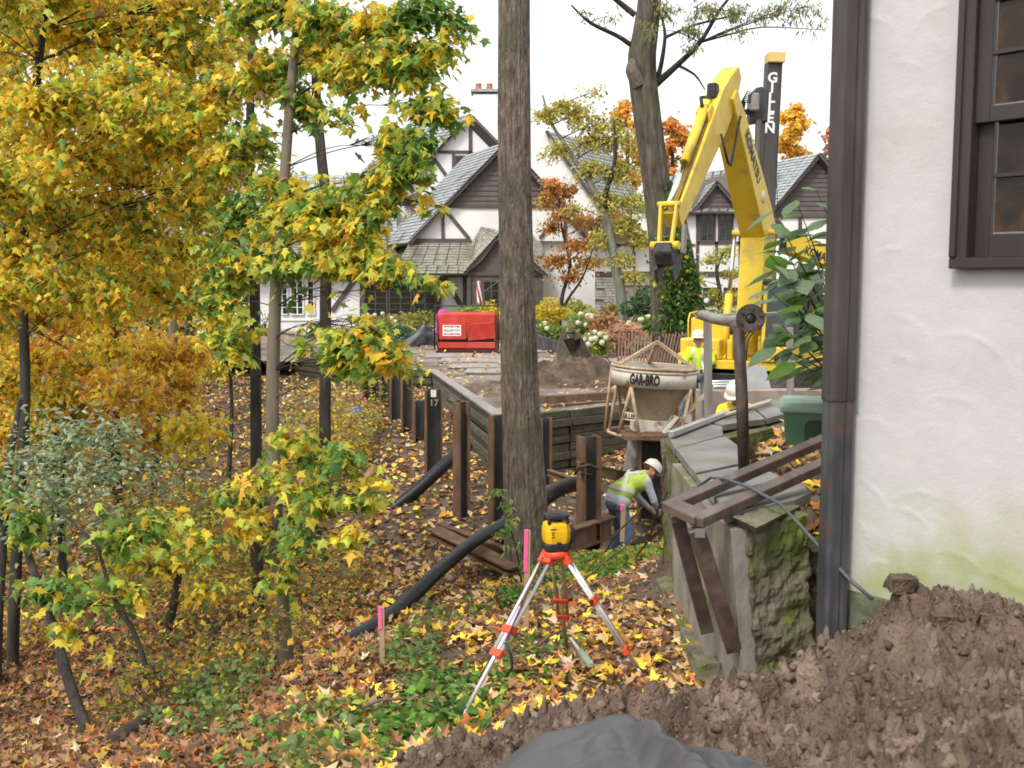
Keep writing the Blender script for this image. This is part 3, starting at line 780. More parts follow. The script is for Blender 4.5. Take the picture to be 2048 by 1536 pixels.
# ------------------------------------------------------------------ heap of dug earth in the foreground
_hp = [(1850,1195,4.25),(1950,1260,4.1),(2048,1310,3.95),(1720,1260,4.5),(1690,1310,4.75),(1600,1345,5.0),(1500,1385,5.05),(1300,1400,5.2),(1150,1402,5.25),(1000,1458,5.2),(870,1515,5.0),
       (1024,1536,4.3),(1400,1536,3.6),(1700,1536,3.0),(2048,1536,2.5),(1600,1440,3.9),(1800,1380,3.5),(1950,1400,3.3),(1250,1450,4.3),(820,1536,4.6),(1780,1215,4.45)]
_hc = np.array([tuple(P(*q)) for q in _hp] + [(-1.2, 5.2, -2.75), (-.6, 6.2, -2.75), (.6, 6.2, -2.75), (1.3, 5.9, -2.7), (-1.6, 4, -2.6), (-1, 3, -2.2), (.4, 2.6, -1.75), (1.0, 1.6, -1.5), (2.6, 3.6, -1.3), (2.4, 2.2, -1.2), (2.4, 4.6, -1.3)])
_hd = np.sqrt(((_hc[:, None, :2] - _hc[None, :, :2]) ** 2).sum(-1))
_hw = np.linalg.solve(_hd + .004 * np.eye(len(_hc)), _hc[:, 2] + 2)
def HH(x, y, fine=True):
    x = np.asarray(x, float); y = np.asarray(y, float); z = np.full(x.shape, -2.0)
    for c, w in zip(_hc, _hw): z = z + w * np.sqrt((x - c[0]) ** 2 + (y - c[1]) ** 2 + .003)
    if fine:
        n1 = fbm(x, y, 3.2, 3, 31); n2 = fbm(x, y, 11, 3, 37); n3 = fbm(x, y, 34, 3, 41)
        z = z + + .17 * n1 + .11 * np.abs(n2) * 1.8 - .10 + .055 * np.abs(n3) * 1.5 + .016 * fbm(x, y, 60, 2, 47)
    return z
hx_ = np.arange(-1.5, 2.6, .0125); hy_ = np.arange(1.9, 6.0, .0125)
HX, HY = np.meshgrid(hx_, hy_)
HZ = HH(HX, HY)
wall_side = ((HX - HC.x) * NW.x + (HY - HC.y) * NW.y)
cx_ = (HX[:-1, :-1] + HX[1:, 1:]) / 2; cy_c = (HY[:-1, :-1] + HY[1:, 1:]) / 2
hm = (((cx_ - HC.x) * NW.x + (cy_c - HC.y) * NW.y) > -.04) | (cy_c > 5.05)
hm &= (HZ[:-1, :-1] > H(cx_, cy_c) - .12)
M_DIRT = mat('dug_brown_earth', [(0.06, 0.039, 0.026), (0.14, 0.096, 0.066), (0.24, 0.175, 0.13)], rough=.6, scale=5, bump=1.0, bscale=60, dirt=((0.06, 0.036, 0.024), 2.2, .5, .68))
heap = grid_mesh('earth_heap', HX, HY, HZ, M_DIRT, mask=hm)
tag(heap, 'large heap of crumbly brown dug earth in the foreground', 'earth heap')
# crumbs and clods on the heap
def clod_tmpl(sub, seed, amp):
    from mathutils import noise
    bm = bmesh.new(); bmesh.ops.create_icosphere(bm, subdivisions=sub, radius=1)
    for q in bm.verts:
        d = q.co.normalized(); q.co = d * (1 + amp * noise.fractal(d * 1.7 + Vector((seed, 0, 0)), 1, 2, 3))
    v = np.array([tuple(q.co) for q in bm.verts]) * np.array([1, .85, .7]); f = [[q.index for q in fc.verts] for fc in bm.faces]; bm.free()
    return v, f
M_CRUMB = mat('earth_crumbs', [(0.1, 0.07, 0.05)], rough=.55, scale=9, bump=1.0, bscale=110, dist=.012)
_nt = M_CRUMB.node_tree; _at = _nt.nodes.new('ShaderNodeAttribute'); _at.attribute_name = 'Col'
_nt.links.new(_at.outputs['Color'], _nt.nodes['Principled BSDF'].inputs['Base Color'])
rng = np.random.default_rng(77)
for n, r0, r1, pw, tm in ((16000, .003, .013, 2.5, clod_tmpl(1, 1.0, .5)), (4200, .008, .030, 2.6, clod_tmpl(2, 5.0, .7)), (300, .02, .05, 2.0, clod_tmpl(2, 9.0, .8))):
    cx = rng.uniform(-1.2, 2.3, n); cyy = rng.uniform(2.2, 5.6, n)
    ok = (((cx - HC.x) * NW.x + (cyy - HC.y) * NW.y) > .03) & (HH(cx, cyy) > H(cx, cyy) - .05) & (fbm(cx, cyy, 2.2, 3, 55) > -.22)
    cx, cyy = cx[ok], cyy[ok]
    rr = r0 + (r1 - r0) * rng.random(len(cx)) ** pw
    c_ = scatter('clod', tm[0], tm[1], np.stack([cx, cyy, HH(cx, cyy) - rr * .25], -1), rand_rot(len(cx), rng, (-1.5, 1.5), 1.5, False), rr, palette(rng, len(cx), [((.155, .104, .073), 3), ((.21, .15, .11), 1.8), ((.095, .062, .044), 2.6), ((.26, .22, .18), .06)], .1), M_CRUMB)
    c_.parent = heap; c_['kind'] = 'stuff'
    c_.data.polygons.foreach_set('use_smooth', np.full(len(c_.data.polygons), True))
# a few large pale lumps and roots
M_CLAY = mat('clay_lump', [(0.13, 0.10, 0.075), (0.26, 0.22, 0.18)], rough=.95, scale=9, bump=.8)
for px, py, d, s in ((1085, 1400, 5.35, .075), (1150, 1390, 5.4, .06), (1040, 1440, 5.2, .05), (1800, 1210, 4.3, .05), (1885, 1200, 4.2, .05), (1570, 1480, 3.6, .05)):
    c = P(px, py, d); c.z = float(HH(np.array([c.x]), np.array([c.y]))[0]) + s * .25
    cc = [c + Vector((x * s * ra.uniform(.7, 1.2), y * s * ra.uniform(.7, 1.2), z * s * .6)) for z in (-1, 1) for x, y in ((-1,-1),(1,-1),(1,1),(-1,1))]
    rough_hex('clod', cc, 7, s * .2, M_CLAY if px < 1200 else M_DIRT, heap, 22)
M_ROOT = mat('root', [(0.10, 0.06, 0.04), (0.17, 0.11, 0.08)], rough=.9, scale=12)
for pts in ([(1640,1430,3.7),(1680,1410,3.7),(1740,1415,3.6)], [(1500,1400,4.9),(1420,1395,4.9),(1350,1408,4.8)], [(1955,1250,4.1),(1962,1232,4.05),(1980,1236,4.0)], [(1030,1400,5.6),(1000,1430,5.4),(960,1470,5.2)]):
    MB().tube([P(*q) + V(0, 0, .01) for q in pts], [.008, .006, .003], 6).build('root', M_ROOT, heap)

# black landscape fabric
M_TARP = mat('black_landscape_fabric', [(0.055, 0.055, 0.06), (0.08, 0.08, 0.086)], rough=.42, scale=3, bump=.12, bscale=160, dist=.003, spec=.45)
u_ = np.linspace(0, 1, 110); w_ = np.linspace(0, 1, 80)
UU, WW = np.meshgrid(u_, w_)
# four edges of the sheet in pixels / depth, swept from the crest towards the camera
crest = np.array([tuple(P(*q)) for q in ((1010,1520,4.15),(1080,1468,4.15),(1160,1452,4.12),(1215,1432,4.08),(1262,1430,4.02),(1298,1462,3.95),(1318,1500,3.85),(1352,1476,3.8),(1405,1535,3.65))])
tk = np.array([0, .16, .33, .48, .60, .70, .78, .86, 1.0])
cr = np.stack([np.interp(u_, tk, crest[:, i]) for i in range(3)], -1)
ker = np.ones(7) / 7
crs = np.stack([np.convolve(np.pad(cr[:, i], 3, 'edge'), ker, 'valid') for i in range(3)], -1)
TX = crs[None, :, 0] + (UU - .5) * WW * .5 + 0.0 * WW
TY = crs[None, :, 1] - WW * 1.25
base = HH(np.clip(TX, -1.4, 2.5), np.clip(TY, 2.0, 5.9), False)
fold = .06 * np.sin(UU * 19 + 3 * WW + 2.5 * fbm(UU, WW, 3, 2, 3)) * np.exp(-((UU - .66) / .24) ** 2) + .05 * fbm(UU, WW, 4, 3, 8) + .03 * np.abs(fbm(UU + WW * .4, WW, 9, 2, 18))
lift = crs[None, :, 2] - HH(np.clip(crs[:, 0], -1.4, 2.5), crs[:, 1], False)[None, :]
TZ = base + np.maximum(lift * np.exp(-WW * 2.2), 0) + fold * np.clip(WW * 6, 0, 1) + .05 + .05 * WW
k0 = np.clip(WW * 5, 0, 1)
TZ = crs[None, :, 2] * (1 - k0) + TZ * k0
tp = grid_mesh('ground_sheet', TX, TY, TZ, M_TARP)
so = tp.modifiers.new('thickness', 'SOLIDIFY'); so.thickness = .004
tag(tp, 'crumpled black landscape fabric lying on the earth heap', 'fabric sheet')

# ------------------------------------------------------------------ survey tripod and rotary laser
M_RED = mat('red_orange_plastic', [(0.62, 0.055, 0.02), (0.74, 0.09, 0.035)], rough=.4, scale=4)
M_TALU = mat('anodised_aluminium', [(0.62, 0.60, 0.62), (0.78, 0.76, 0.78)], rough=.35, metal=.45, scale=3, stretch=(1, 1, .3))
M_BRASS = mat('tan_leg_tube', [(0.36, 0.30, 0.18), (0.48, 0.41, 0.27)], rough=.4, metal=.4, scale=4)
hd = P(1112, 1108, 6.35)
tri = thing('survey_tripod', 'aluminium survey tripod with red orange clamps on the leafy path', 'tripod', P(1110, 1360, 6.3))
MB().lathe([(0, .03), (.075, .03), (.085, .02), (.085, -.012), (.05, -.03), (0, -.03)], hd, 24).build('head', M_RED, tri)
def tri_leg(hinge, foot, f1, f2, m):
    hinge, foot = Vector(hinge), Vector(foot)
    d = (foot - hinge); L = d.length; d.normalize()
    x = d.cross(Vector((0, 0, 1))).normalized()
    out = Vector((d.x, d.y, 0)).normalized()
    a, b, = hinge + d * (L * f1), hinge + d * (L * f2)
    up = MB()
    for s in (-1, 1): up.tube([hinge + x * s * .032, b + x * s * .03], .0115, 10)
    leg = up.build('leg', m, tri)
    MB().tube([hinge + d * (L * f1 * .7), foot - d * .05], [.0145, .0125], 10).build('lower_tube', m, leg)
    MB().beam(a - d * .02, a + d * .03, .10, .04, up=out).build('clamp', M_RED, leg, bevel=.006)
    MB().beam(b - d * .025, b + d * .025, .085, .036, up=out).build('clamp', M_RED, leg, bevel=.006)
    MB().beam(hinge - d * .06, hinge + d * .045, .095, .05, up=out).build('hinge_block', M_RED, leg, bevel=.008)
    MB().tube([foot - d * .06, foot + d * .015], [.0125, .003], 8).build('spike', M_TALU, leg)
    MB().tube([a + x * .05 - d * .005, a + x * .075 - d * .005], .012, 8).build('lever', M_BLACK, leg)
    return leg
lA = tri_leg(hd + V(-.055, -.03, -.015), P(926, 1432, 5.78), .47, .62, M_TALU)
lB = tri_leg(hd + V(.06, -.02, -.015), P(1284, 1350, 6.22), .36, .79, M_TALU)
lC = tri_leg(hd + V(.005, .05, -.02), P(1134, 1305, 7.0), .43, .60, M_BRASS)
MB().beam(P(1086, 1115, 6.25), P(1012, 1282, 5.98), .006, .028, up=(0, 1, 0)).build('strap', mat('maroon_strap', [(0.05, 0.012, 0.02), (0.09, 0.025, 0.035)], rough=.7), tri)
MB().tube([P(1010, 1285, 5.96), P(1022, 1310, 5.95), P(1024, 1335, 5.94), P(1014, 1352, 5.95)], .009, 6).build('strap_end', M_BLACK, tri)
las = thing('rotary_laser', 'yellow and black rotary laser level mounted on the tripod', 'laser level', hd + V(0, 0, .03))
lx = yaw_xf(hd + V(0, 0, .03), math.radians(12))
def oct_(w, d, z, c=.028):
    a, b = w / 2, d / 2
    return [Vector(p) for p in ((a, -b + c, z), (a, b - c, z), (a - c, b, z), (-a + c, b, z), (-a, b - c, z), (-a, -b + c, z), (-a + c, -b, z), (a - c, -b, z))]
M_LYEL = mat('yellow_instrument_shell', [(0.74, 0.40, 0.01), (0.82, 0.48, 0.015)], rough=.35, scale=5)
MB(xf=lx).loft([oct_(.15, .14, 0), oct_(.165, .15, .012), oct_(.165, .15, .04), oct_(.155, .145, .05)]).build('base', M_BLACK, las)
bo = MB(xf=lx).loft([oct_(.150, .14, .048), oct_(.160, .15, .085), oct_(.160, .15, .125), oct_(.148, .14, .165), oct_(.11, .11, .178)]).build('shell', M_LYEL, las, bevel=.003)
MB(xf=lx).prism([(-.018, .03), (.018, .03), (.012, .062), (-.012, .062)], (0, -.074, 0), (1, 0, 0), (0, 0, 1), (0, 1, 0), .012).build('knob_cover', M_BLACK, las)
MB(xf=lx).lathe([(.038, .17), (.038, .205), (.03, .205)], (0, 0, 0), 16).build('lens_tower', mat('dark_lens', [(0.01, .012, .014), (.03, .03, .035)], rough=.1), las)
MB(xf=lx).loft([oct_(.13, .125, .200, .03), oct_(.145, .14, .208, .03), oct_(.14, .135, .222, .03), oct_(.08, .08, .236, .02)]).build('top_cap', M_BLACK, las)
for sx, sy in ((-1, -1), (1, -1), (-1, 1), (1, 1)):
    MB(xf=lx).beam((sx * .058, sy * .055, .17), (sx * .055, sy * .052, .205), .016, .016).build('cap_strut', M_BLACK, las)
MB(xf=lx).tube([(.082, -.02, .15), (.10, -.03, .13), (.10, -.03, .06), (.085, -.02, .04)], .011, 8).build('handle', M_BLACK, las)
for k, (w, z) in enumerate(((.036, .143), (.022, .122), (.012, .108), (.018, .094))):
    MB(xf=lx).box((-.036, -.0757, z), (w, .002, .006)).build('print_line', M_BLACK, las)

# survey stakes with pink tops
M_STAKE = mat('raw_stake_wood', [(0.34, 0.22, 0.13), (0.46, 0.32, 0.20)], rough=.8, scale=14, stretch=(1, 1, .15))
M_PINK = mat('fluorescent_pink', [(0.80, 0.10, 0.26), (0.88, 0.16, 0.34)], rough=.6, scale=6)
def stake(px, py0, py1, d, w, lean, label, pink=.3, flag=False):
    b = P(px + lean, py1, d); t = P(px, py0, d)
    up_ = max(0, hz(b.x, b.y) + .03 - b.z); b.z += up_; t.z += up_ * .7
    st = thing('survey_stake', label, 'stake', b, 'pink topped survey stakes')
    b2 = b - (t - b).normalized() * .12
    MB().beam(b2, t, w, w * .55, up=(0, 1, 0)).build('stake_shaft', M_STAKE, st, bevel=.002)
    m_ = t + (b - t) * pink
    MB().beam(m_ - V(w*.3, .003, 0), t + (t - b).normalized() * .006 - V(w*.3, .003, 0), w * .75, w * .7, up=(0, 1, 0)).build('pink_paint', M_PINK, st, bevel=.002)
stake(1056, 1100, 1310, 7.9, .042, -4, 'pink topped wooden stake leaning behind the tripod', .42)
stake(764, 1258, 1400, 6.9, .036, 2, 'pink topped wooden stake in the green ground cover', .35)
stake(1247, 1010, 1062, 11.6, .05, -2, 'short pink topped stake in front of the bending worker', .2)
stake(731, 815, 845, 25.6, .045, 0, 'small pink marker stake by the leaning plank', 1.0)
stake(715, 805, 828, 26.0, .045, 1, 'small pink marker stake beside the blue drum', 1.0)
# hammer-like tool and sticks on the path
tl = thing('hand_tool', 'small grey green handled tool dropped behind the tripod', 'tool', P(1180, 1330, 6.6))
MB().beam(P(1140, 1283, 6.95) + V(0, 0, .02), P(1178, 1335, 6.45) + V(0, 0, .02), .02, .02).build('shaft', M_ALU, tl)
MB().beam(P(1160, 1310, 6.7) + V(0, 0, .025), P(1182, 1338, 6.4) + V(0, 0, .025), .04, .035).build('grip', mat('green_grip', [(0.22, 0.28, 0.2), (0.3, 0.36, 0.28)]), tl, bevel=.006)
for pts, lab in (([(1075,1300,7.0),(1100,1280,7.1),(1140,1262,7.2)], 'bare dark stick lying under the tripod'), ([(1210,1110,10.2),(1235,1070,10.0),(1262,1045,9.8),(1285,1020,9.6)], 'long bare twig rising from the bank by the worker'), ([(690,1440,6.0),(760,1410,6.0),(830,1405,6.1),(890,1432,5.9)], 'arching bare bramble stem over the ground cover'), ([(1140,1190,9),(1210,1130,9.6),(1290,1070,10)], 'grey fallen branch crossing the bank')):
    MB().tube([P(*q) + V(0, 0, .03) for q in pts], [.009] * (len(pts) - 1) + [.004], 6).build('stick', M_ROOT, label=lab, cat='stick')
# ------------------------------------------------------------------ soldier piles and timber lagging
M_RUST = mat('rust_steel', [(0.085, 0.045, 0.026), (0.15, 0.088, 0.052), (0.23, 0.14, 0.085)], rough=.8, metal=.1, scale=5, stretch=(1, 1, .35), bump=.3, bscale=30)
M_WEB = mat('dark_mill_steel', [(0.030, 0.032, 0.034), (0.055, 0.058, 0.06), (0.10, 0.085, 0.072)], rough=.6, metal=.3, scale=4, stretch=(1, 1, .3), bump=.15, dirt=((0.11, 0.055, 0.03), 5, .55, .72))
def hpile(px, top, base, d, w, yaw, label, depth=None, lean=0):
    b = P(px, base, d); t = P(px + lean, top, d)
    b.z = min(b.z, hz(b.x, b.y)) - .1
    o = thing('steel_pile', label, 'steel pile', b, 'rusty steel piles')
    h = t.z - b.z; dd = depth or w
    xf = Matrix.Translation(b) @ Matrix.Rotation(math.atan2(t.x - b.x, h), 4, 'Y') @ Matrix.Rotation(yaw, 4, 'Z')
    tf = max(.022, w * .075)
    for s in (-1, 1): MB(xf=xf).box((s * (dd / 2 - tf / 2), 0, h / 2), (tf, w, h)).build('flange', M_RUST, o)
    MB(xf=xf).box((0, 0, h / 2 - .004), (dd - 2 * tf, tf * .8, h - .008)).build('web', M_WEB, o)
    return o
R_ = math.radians
piles = [(734, 742, 800, 26.5, .22, R_(12), 'farthest H section steel pile beside the dark timber wall'),
         (751, 742, 808, 26.1, .22, R_(12), 'second H section pile from the far end of the row'),
         (770, 745, 816, 25.7, .23, R_(12), 'third H section pile from the far end of the row'),
         (791, 748, 844, 24.3, .24, R_(12), 'fourth H section pile from the far end beside the white lid'),
         (814, 757, 866, 23.3, .24, R_(12), 'fifth H section pile standing right of the white lid'),
         (839, 800, 888, 22.3, .25, R_(14), 'short H section pile left of the numbered pile'),
         (867, 778, 955, 19.3, .31, R_(10), 'tall H section pile chalked with the number 17'),
         (923, 803, 1042, 16.5, .20, R_(38), 'rusty pile turned edge-on in front of the stepped lagging'),
         (995, 829, 1110, 15.2, .22, R_(20), 'rusty pile half hidden by the big tree trunk at left'),
         (1178, 872, 1118, 14.3, .26, R_(22), 'rusty pile with steel walers beside the bending worker'),
         (1090, 836, 960, 18.6, .2, R_(20), 'pile edge showing just right of the big tree trunk')]
PO = [hpile(*p) for p in piles]
# number and paper tag on the tall pile
p17 = PO[6]; pt = P(867, 790, 19.13)
M_WHITE = mat('white_paint', [(0.74, 0.74, 0.73), (0.80, 0.80, 0.79)], rough=.6, scale=5)
MB().box(P(867, 787, 19.15), (.10, .006, .13)).build('paper_tag', M_WHITE, p17)
tv_, tf_ = text_mesh('17', .17, .002, .002)
M_CHALK = mat('yellow_chalk', [(0.26, 0.25, 0.13), (0.34, 0.33, 0.18)], rough=.9)
m_ = MB(); c = P(868, 806, 19.14)
m_.add([c + Vector((v.x, 0, v.y)) + V(0, -v.z, 0) for v in tv_], tf_); m_.build('chalk_number', M_CHALK, p17)

M_LAG = mat('dark_wet_lagging', [(0.034, 0.030, 0.018), (0.062, 0.055, 0.032), (0.10, 0.088, 0.055)], rough=.75, scale=5, stretch=(1, 1, 3), bump=.4, bscale=20, dirt=((0.05, 0.065, 0.02), 1.5, .5, .7))
M_LAG2 = mat('grey_green_lagging', [(0.06, 0.053, 0.036), (0.105, 0.094, 0.066), (0.18, 0.16, 0.125)], rough=.75, scale=5, stretch=(1, 1, 3), bump=.4, bscale=20)
rs = random.Random(5)
def lagging(a, b, ztop, zbot, rows, m, label, th=.08, step=.03, split=None, cap=None):
    a, b = Vector(a), Vector(b); a.z = b.z = 0
    d = (b - a).normalized(); n = Vector((d.y, -d.x, 0))
    if n.y > 0: n = -n
    w = thing('lagging_wall', label, 'timber wall', (a + b) / 2 + V(0, 0, zbot))
    hgt = (ztop - zbot) / rows
    sp = split or [0, 1]
    for r in range(rows):
        z = ztop - hgt * (r + .5)
        for k in range(len(sp) - 1):
            p0, p1 = a.lerp(b, sp[k]), a.lerp(b, sp[k + 1])
            off = n * (step * r * .0 + rs.uniform(-.03, .03) + .04 * (r % 2))
            dz = rs.uniform(-.012, .012)
            mb_ = MB(); mb_.beam(p0 + off + V(0, 0, z + dz), p1 + off + V(0, 0, z - dz), th, hgt - .018, ext=-.03)
            mb_.build('lagging_board', m, w, bevel=.006)
    if cap:
        MB().beam(a + n * .03 + V(0, 0, ztop + .03), b + n * .03 + V(0, 0, ztop + .03), .22, .05).build('cap_board', cap, w, bevel=.006)
    return w
lagging(C0, C1, -2.50, -3.95, 9, M_LAG2, 'stepped timber lagging wall receding left of the big trunk', split=[0, .3, .62, 1], cap=M_GREYWOOD)
lagging(C1, C2, -2.50, -3.95, 9, M_LAG, 'dark timber lagging wall behind the big trunk and bucket', split=[0, .5, 1], cap=None)
lagging(P(590, 700, 33.5), P(742, 712, 29.6), -2.30, -3.45, 8, M_LAG, 'far dark timber lagging wall beyond the row of piles', split=[0, .5, 1])
lagging(P(742, 712, 29.6), C0, -2.50, -3.6, 6, M_LAG, 'short timber lagging wall between piles and stepped wall')
# steel beam along the top behind the back wall
MB().beam(P(1085, 800, 21.2) , P(1240, 790, 22.4), .2, .16).build('timber_beam', M_RUST, label='rusty beam lying on the earth above the back lagging wall', cat='beam')

# walers, channels and angle irons
def ibeam(a, b, w, h, label, m=M_RUST, up=(0, 0, 1)):
    a, b = Vector(a), Vector(b)
    o = thing('steel_beam', label, 'steel beam', (a + b) / 2, 'loose steel sections')
    y = (b - a).normalized(); x = y.cross(Vector(up)).normalized(); z = x.cross(y)
    for s in (-1, 1): MB().beam(a + z * s * (h / 2 - .01), b + z * s * (h / 2 - .01), w, .022, up=up).build('flange', m, o)
    MB().beam(a, b, .016, h - .045, up=up).build('web', m, o)
    return o
ibeam(P(1118, 1088, 13.4), P(1222, 1052, 14.6), .16, .30, 'wide steel waler bolted low across the pile behind the laser')
ibeam(P(1158, 934, 14.1), P(1262, 956, 15.4), .10, .16, 'steel waler at the top of the pile leading to the worker')
ibeam(P(866, 1062, 12.9), P(1032, 1142, 11.6), .22, .09, 'flat rusty channel lying in leaves left of the big trunk')
ibeam(P(880, 1058, 13.3), P(1036, 1118, 12.2), .09, .16, 'rusty angle section beside the flat channel left of trunk')
ibeam(P(1098, 945, 17.0), P(1165, 968, 15.5), .08, .10, 'thin steel section lying between trunk and pile')
ibeam(P(985, 1092, 12.9), P(1110, 1100, 13.2), .14, .22, 'dark beam end showing behind the big trunk base')
MB().beam(P(692, 800, 26.6), P(782, 838, 24.4), .06, .30).build('plank', M_RUST, label='rusty plank leaning on the ground against the far piles', cat='plank')
MB().tube([P(1150, 948, 14.0), P(1158, 934, 13.9), P(1180, 930, 13.9), P(1196, 938, 14.0)], .02, 8).build('clamp_bar', M_RUSTY, label='bent steel bar hooked over the pile top waler', cat='steel bar')
# pile and cap structure under the concrete bucket
cap = thing('pile_cap', 'boxed rusty steel pile carrying the concrete bucket', 'steel pile', P(1300, 1010, 15.6))
hb = P(1300, 1015, 15.6)
ct = P(1300, 872, 15.6).z
for s in (-1, 1): MB().box((hb.x + s * .17, hb.y, (ct + hb.z) / 2 - .1), (.03, .34, ct - hb.z + .2)).build('flange', M_RUST, cap)
MB().box((hb.x, hb.y + .12, (ct + hb.z) / 2 - .1), (.31, .025, ct - hb.z + .2)).build('web', M_WEB, cap)
MB().box((hb.x + .06, hb.y, ct + .02), (1.0, .7, .06)).build('bearing_plate', M_RUST, cap)
MB().box((hb.x + .3, hb.y + .35, (ct + hb.z) / 2 - .2), (.5, .3, ct - hb.z)).build('backing_block', M_RUST, cap)
MB().beam(P(1256, 945, 16.2), P(1270, 862, 16.4), .17, .03, up=(0, 1, 0)).build('metal_form', M_GREYWOOD, label='pale grey form panel standing behind the bending worker', cat='form panel')

# black corrugated drain pipes
M_HOSE = mat('black_corrugated_pipe', [(0.006, 0.0065, 0.008), (0.014, 0.015, 0.017)], rough=.45, scale=8, spec=.35)
def hose(pts, r, label):
    ps = [Vector(P(*q)) for q in pts]
    dense = []
    for i in range(len(ps) - 1):                       # Catmull-Rom
        p0, p1, p2, p3 = ps[max(i-1, 0)], ps[i], ps[i+1], ps[min(i+2, len(ps)-1)]
        L = (p2 - p1).length; k = max(4, int(L / .022))
        for j in range(k):
            t = j / k
            dense.append(.5 * ((2*p1) + (p2-p0)*t + (2*p0-5*p1+4*p2-p3)*t*t + (3*p1-p0-3*p2+p3)*t**3))
    rr = [r * (1.0 + (.012 if (i // 2) % 2 else -.008)) for i in range(len(dense))]
    MB().tube(dense, rr, 14).build('drain_pipe', M_HOSE, label=label, cat='pipe')
hose([(622, 1322, 8.95), (720, 1270, 9.5), (800, 1215, 10.2), (880, 1140, 11.0), (950, 1082, 12.0), (1010, 1046, 12.7)], .075, 'black corrugated drain pipe running down the slope to the left')
hose([(735, 1075, 17.0), (780, 1025, 17.2), (840, 975, 17.4), (905, 915, 17.8), (935, 890, 18.2)], .11, 'black corrugated drain pipe passing behind the turned pile')
hose([(1085, 1000, 14.0), (1110, 982, 14.3), (1140, 970, 14.8), (1160, 968, 15.2)], .11, 'short stretch of black pipe between trunk and pile')
# fallen dark logs on the left slope
M_LOG = mat('dark_rotting_log', [(0.02, 0.015, 0.012), (0.045, 0.034, 0.026), (0.08, 0.06, 0.045)], rough=.9, scale=7, bump=.8, bscale=20)
def log(pts, r, label):
    ps = [P(*q) for q in pts]
    for p in ps: p.z = max(p.z, hz(p.x, p.y) + .03)
    MB().tube(ps, [r * (1 + .15 * math.sin(i * 2.1)) for i in range(len(ps))], 9).build('fallen_log', M_LOG, label=label, cat='log')
log([(225, 1500, 6.6), (300, 1450, 7.2), (345, 1420, 7.6), (400, 1365, 8.3), (470, 1310, 9.4), (520, 1270, 10)], .055, 'long dark fallen log slanting across the leafy slope')
log([(480, 1410, 8.2), (530, 1375, 8.8), (600, 1330, 9.4)], .045, 'short dark log beside the slim leaning trunk')
# blue drum lid and white panel near the piles
MB().lathe([(0, .30), (.14, .30), (.17, .26), (.18, .1), (.17, 0)], P(711, 834, 25.6), 20, axis=Matrix.Rotation(R_(50), 3, 'X')).build('blue_bucket', mat('blue_plastic', [(0.02, 0.13, 0.36), (0.03, 0.17, 0.44)], rough=.4), label='bright blue plastic bucket lying in leaves beyond the piles', cat='bucket')
mb = MB(); mb.prism([(-.15, -.09), (.18, -.09), (.28, .09), (-.02, .12)], P(759, 842, 24.4), (1, 0, .1), (0, .85, .45), (0, -.45, .85), .02); mb.build('white_panel', M_WHITE, label='small white panel propped on the ground by the piles', cat='panel')

# ------------------------------------------------------------------ concrete bucket
M_CREAM = mat('cream_rusty_paint', [(0.56, 0.51, 0.42), (0.66, 0.61, 0.52), (0.72, 0.68, 0.60)], rough=.6, scale=2.5, stretch=(1, 1, .4), dirt=((0.28, 0.14, 0.06), 4.5, .57, .70), bump=.1)
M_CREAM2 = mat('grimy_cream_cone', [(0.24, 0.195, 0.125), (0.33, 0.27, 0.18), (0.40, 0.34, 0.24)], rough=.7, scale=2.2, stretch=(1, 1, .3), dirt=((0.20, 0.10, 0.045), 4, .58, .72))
M_CRUST = mat('concrete_crust', [(0.22, 0.20, 0.17), (0.33, 0.30, 0.26)], rough=.95, scale=9, bump=.6)
M_RUSTP = mat('rusted_paint_tube', [(0.26, 0.15, 0.08), (0.42, 0.30, 0.19), (0.54, 0.45, 0.33)], rough=.7, scale=7, bump=.15)
bd = 16.0
bc = P(1300, 868, bd); kx = bd / F
BZ = lambda py: P(1303, py, bd).z
bk = thing('concrete_bucket', 'cream conical concrete bucket on tubular frame beside the standing worker', 'concrete bucket', bc)
tilt = Matrix.Translation(bc) @ Matrix.Rotation(R_(3.0), 4, 'Y') @ Matrix.Translation(-bc)
rT = 85 * kx
zr, zb, zc = BZ(733), BZ(770), BZ(838)
MB(xf=tilt).lathe([(rT * .97, zr - bc.z), (rT, zr - bc.z), (rT, zb - bc.z), (rT * .97, zb - bc.z), (rT * .97, zr - bc.z)], bc, 48).build('rim_band', M_CREAM, bk)
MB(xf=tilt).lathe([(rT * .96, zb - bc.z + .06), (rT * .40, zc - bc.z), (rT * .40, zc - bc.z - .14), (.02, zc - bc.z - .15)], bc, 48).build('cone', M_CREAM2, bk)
MB(xf=tilt).lathe([(rT * .965, zr - bc.z), (rT * .8, zr - bc.z - .12), (rT * .3, zr - bc.z - .5), (0, zr - bc.z - .52)], bc, 40).build('inner_lining', M_CRUST, bk)
def ring(name, r, z, tr, m):
    pts = [bc + Vector((r * math.cos(a), r * math.sin(a), z)) for a in np.linspace(0, 2 * math.pi, 49)]
    MB(xf=tilt).tube(pts, tr, 8, cap=False).build(name, m, bk)
ring('top_ring', rT * 1.0, zr - bc.z, .022, M_RUSTP)
ring('band_lip', rT * 1.0, zr - bc.z - .06, .012, M_RUSTP)
ring('base_ring', rT * 1.0, .01, .026, M_RUSTP)
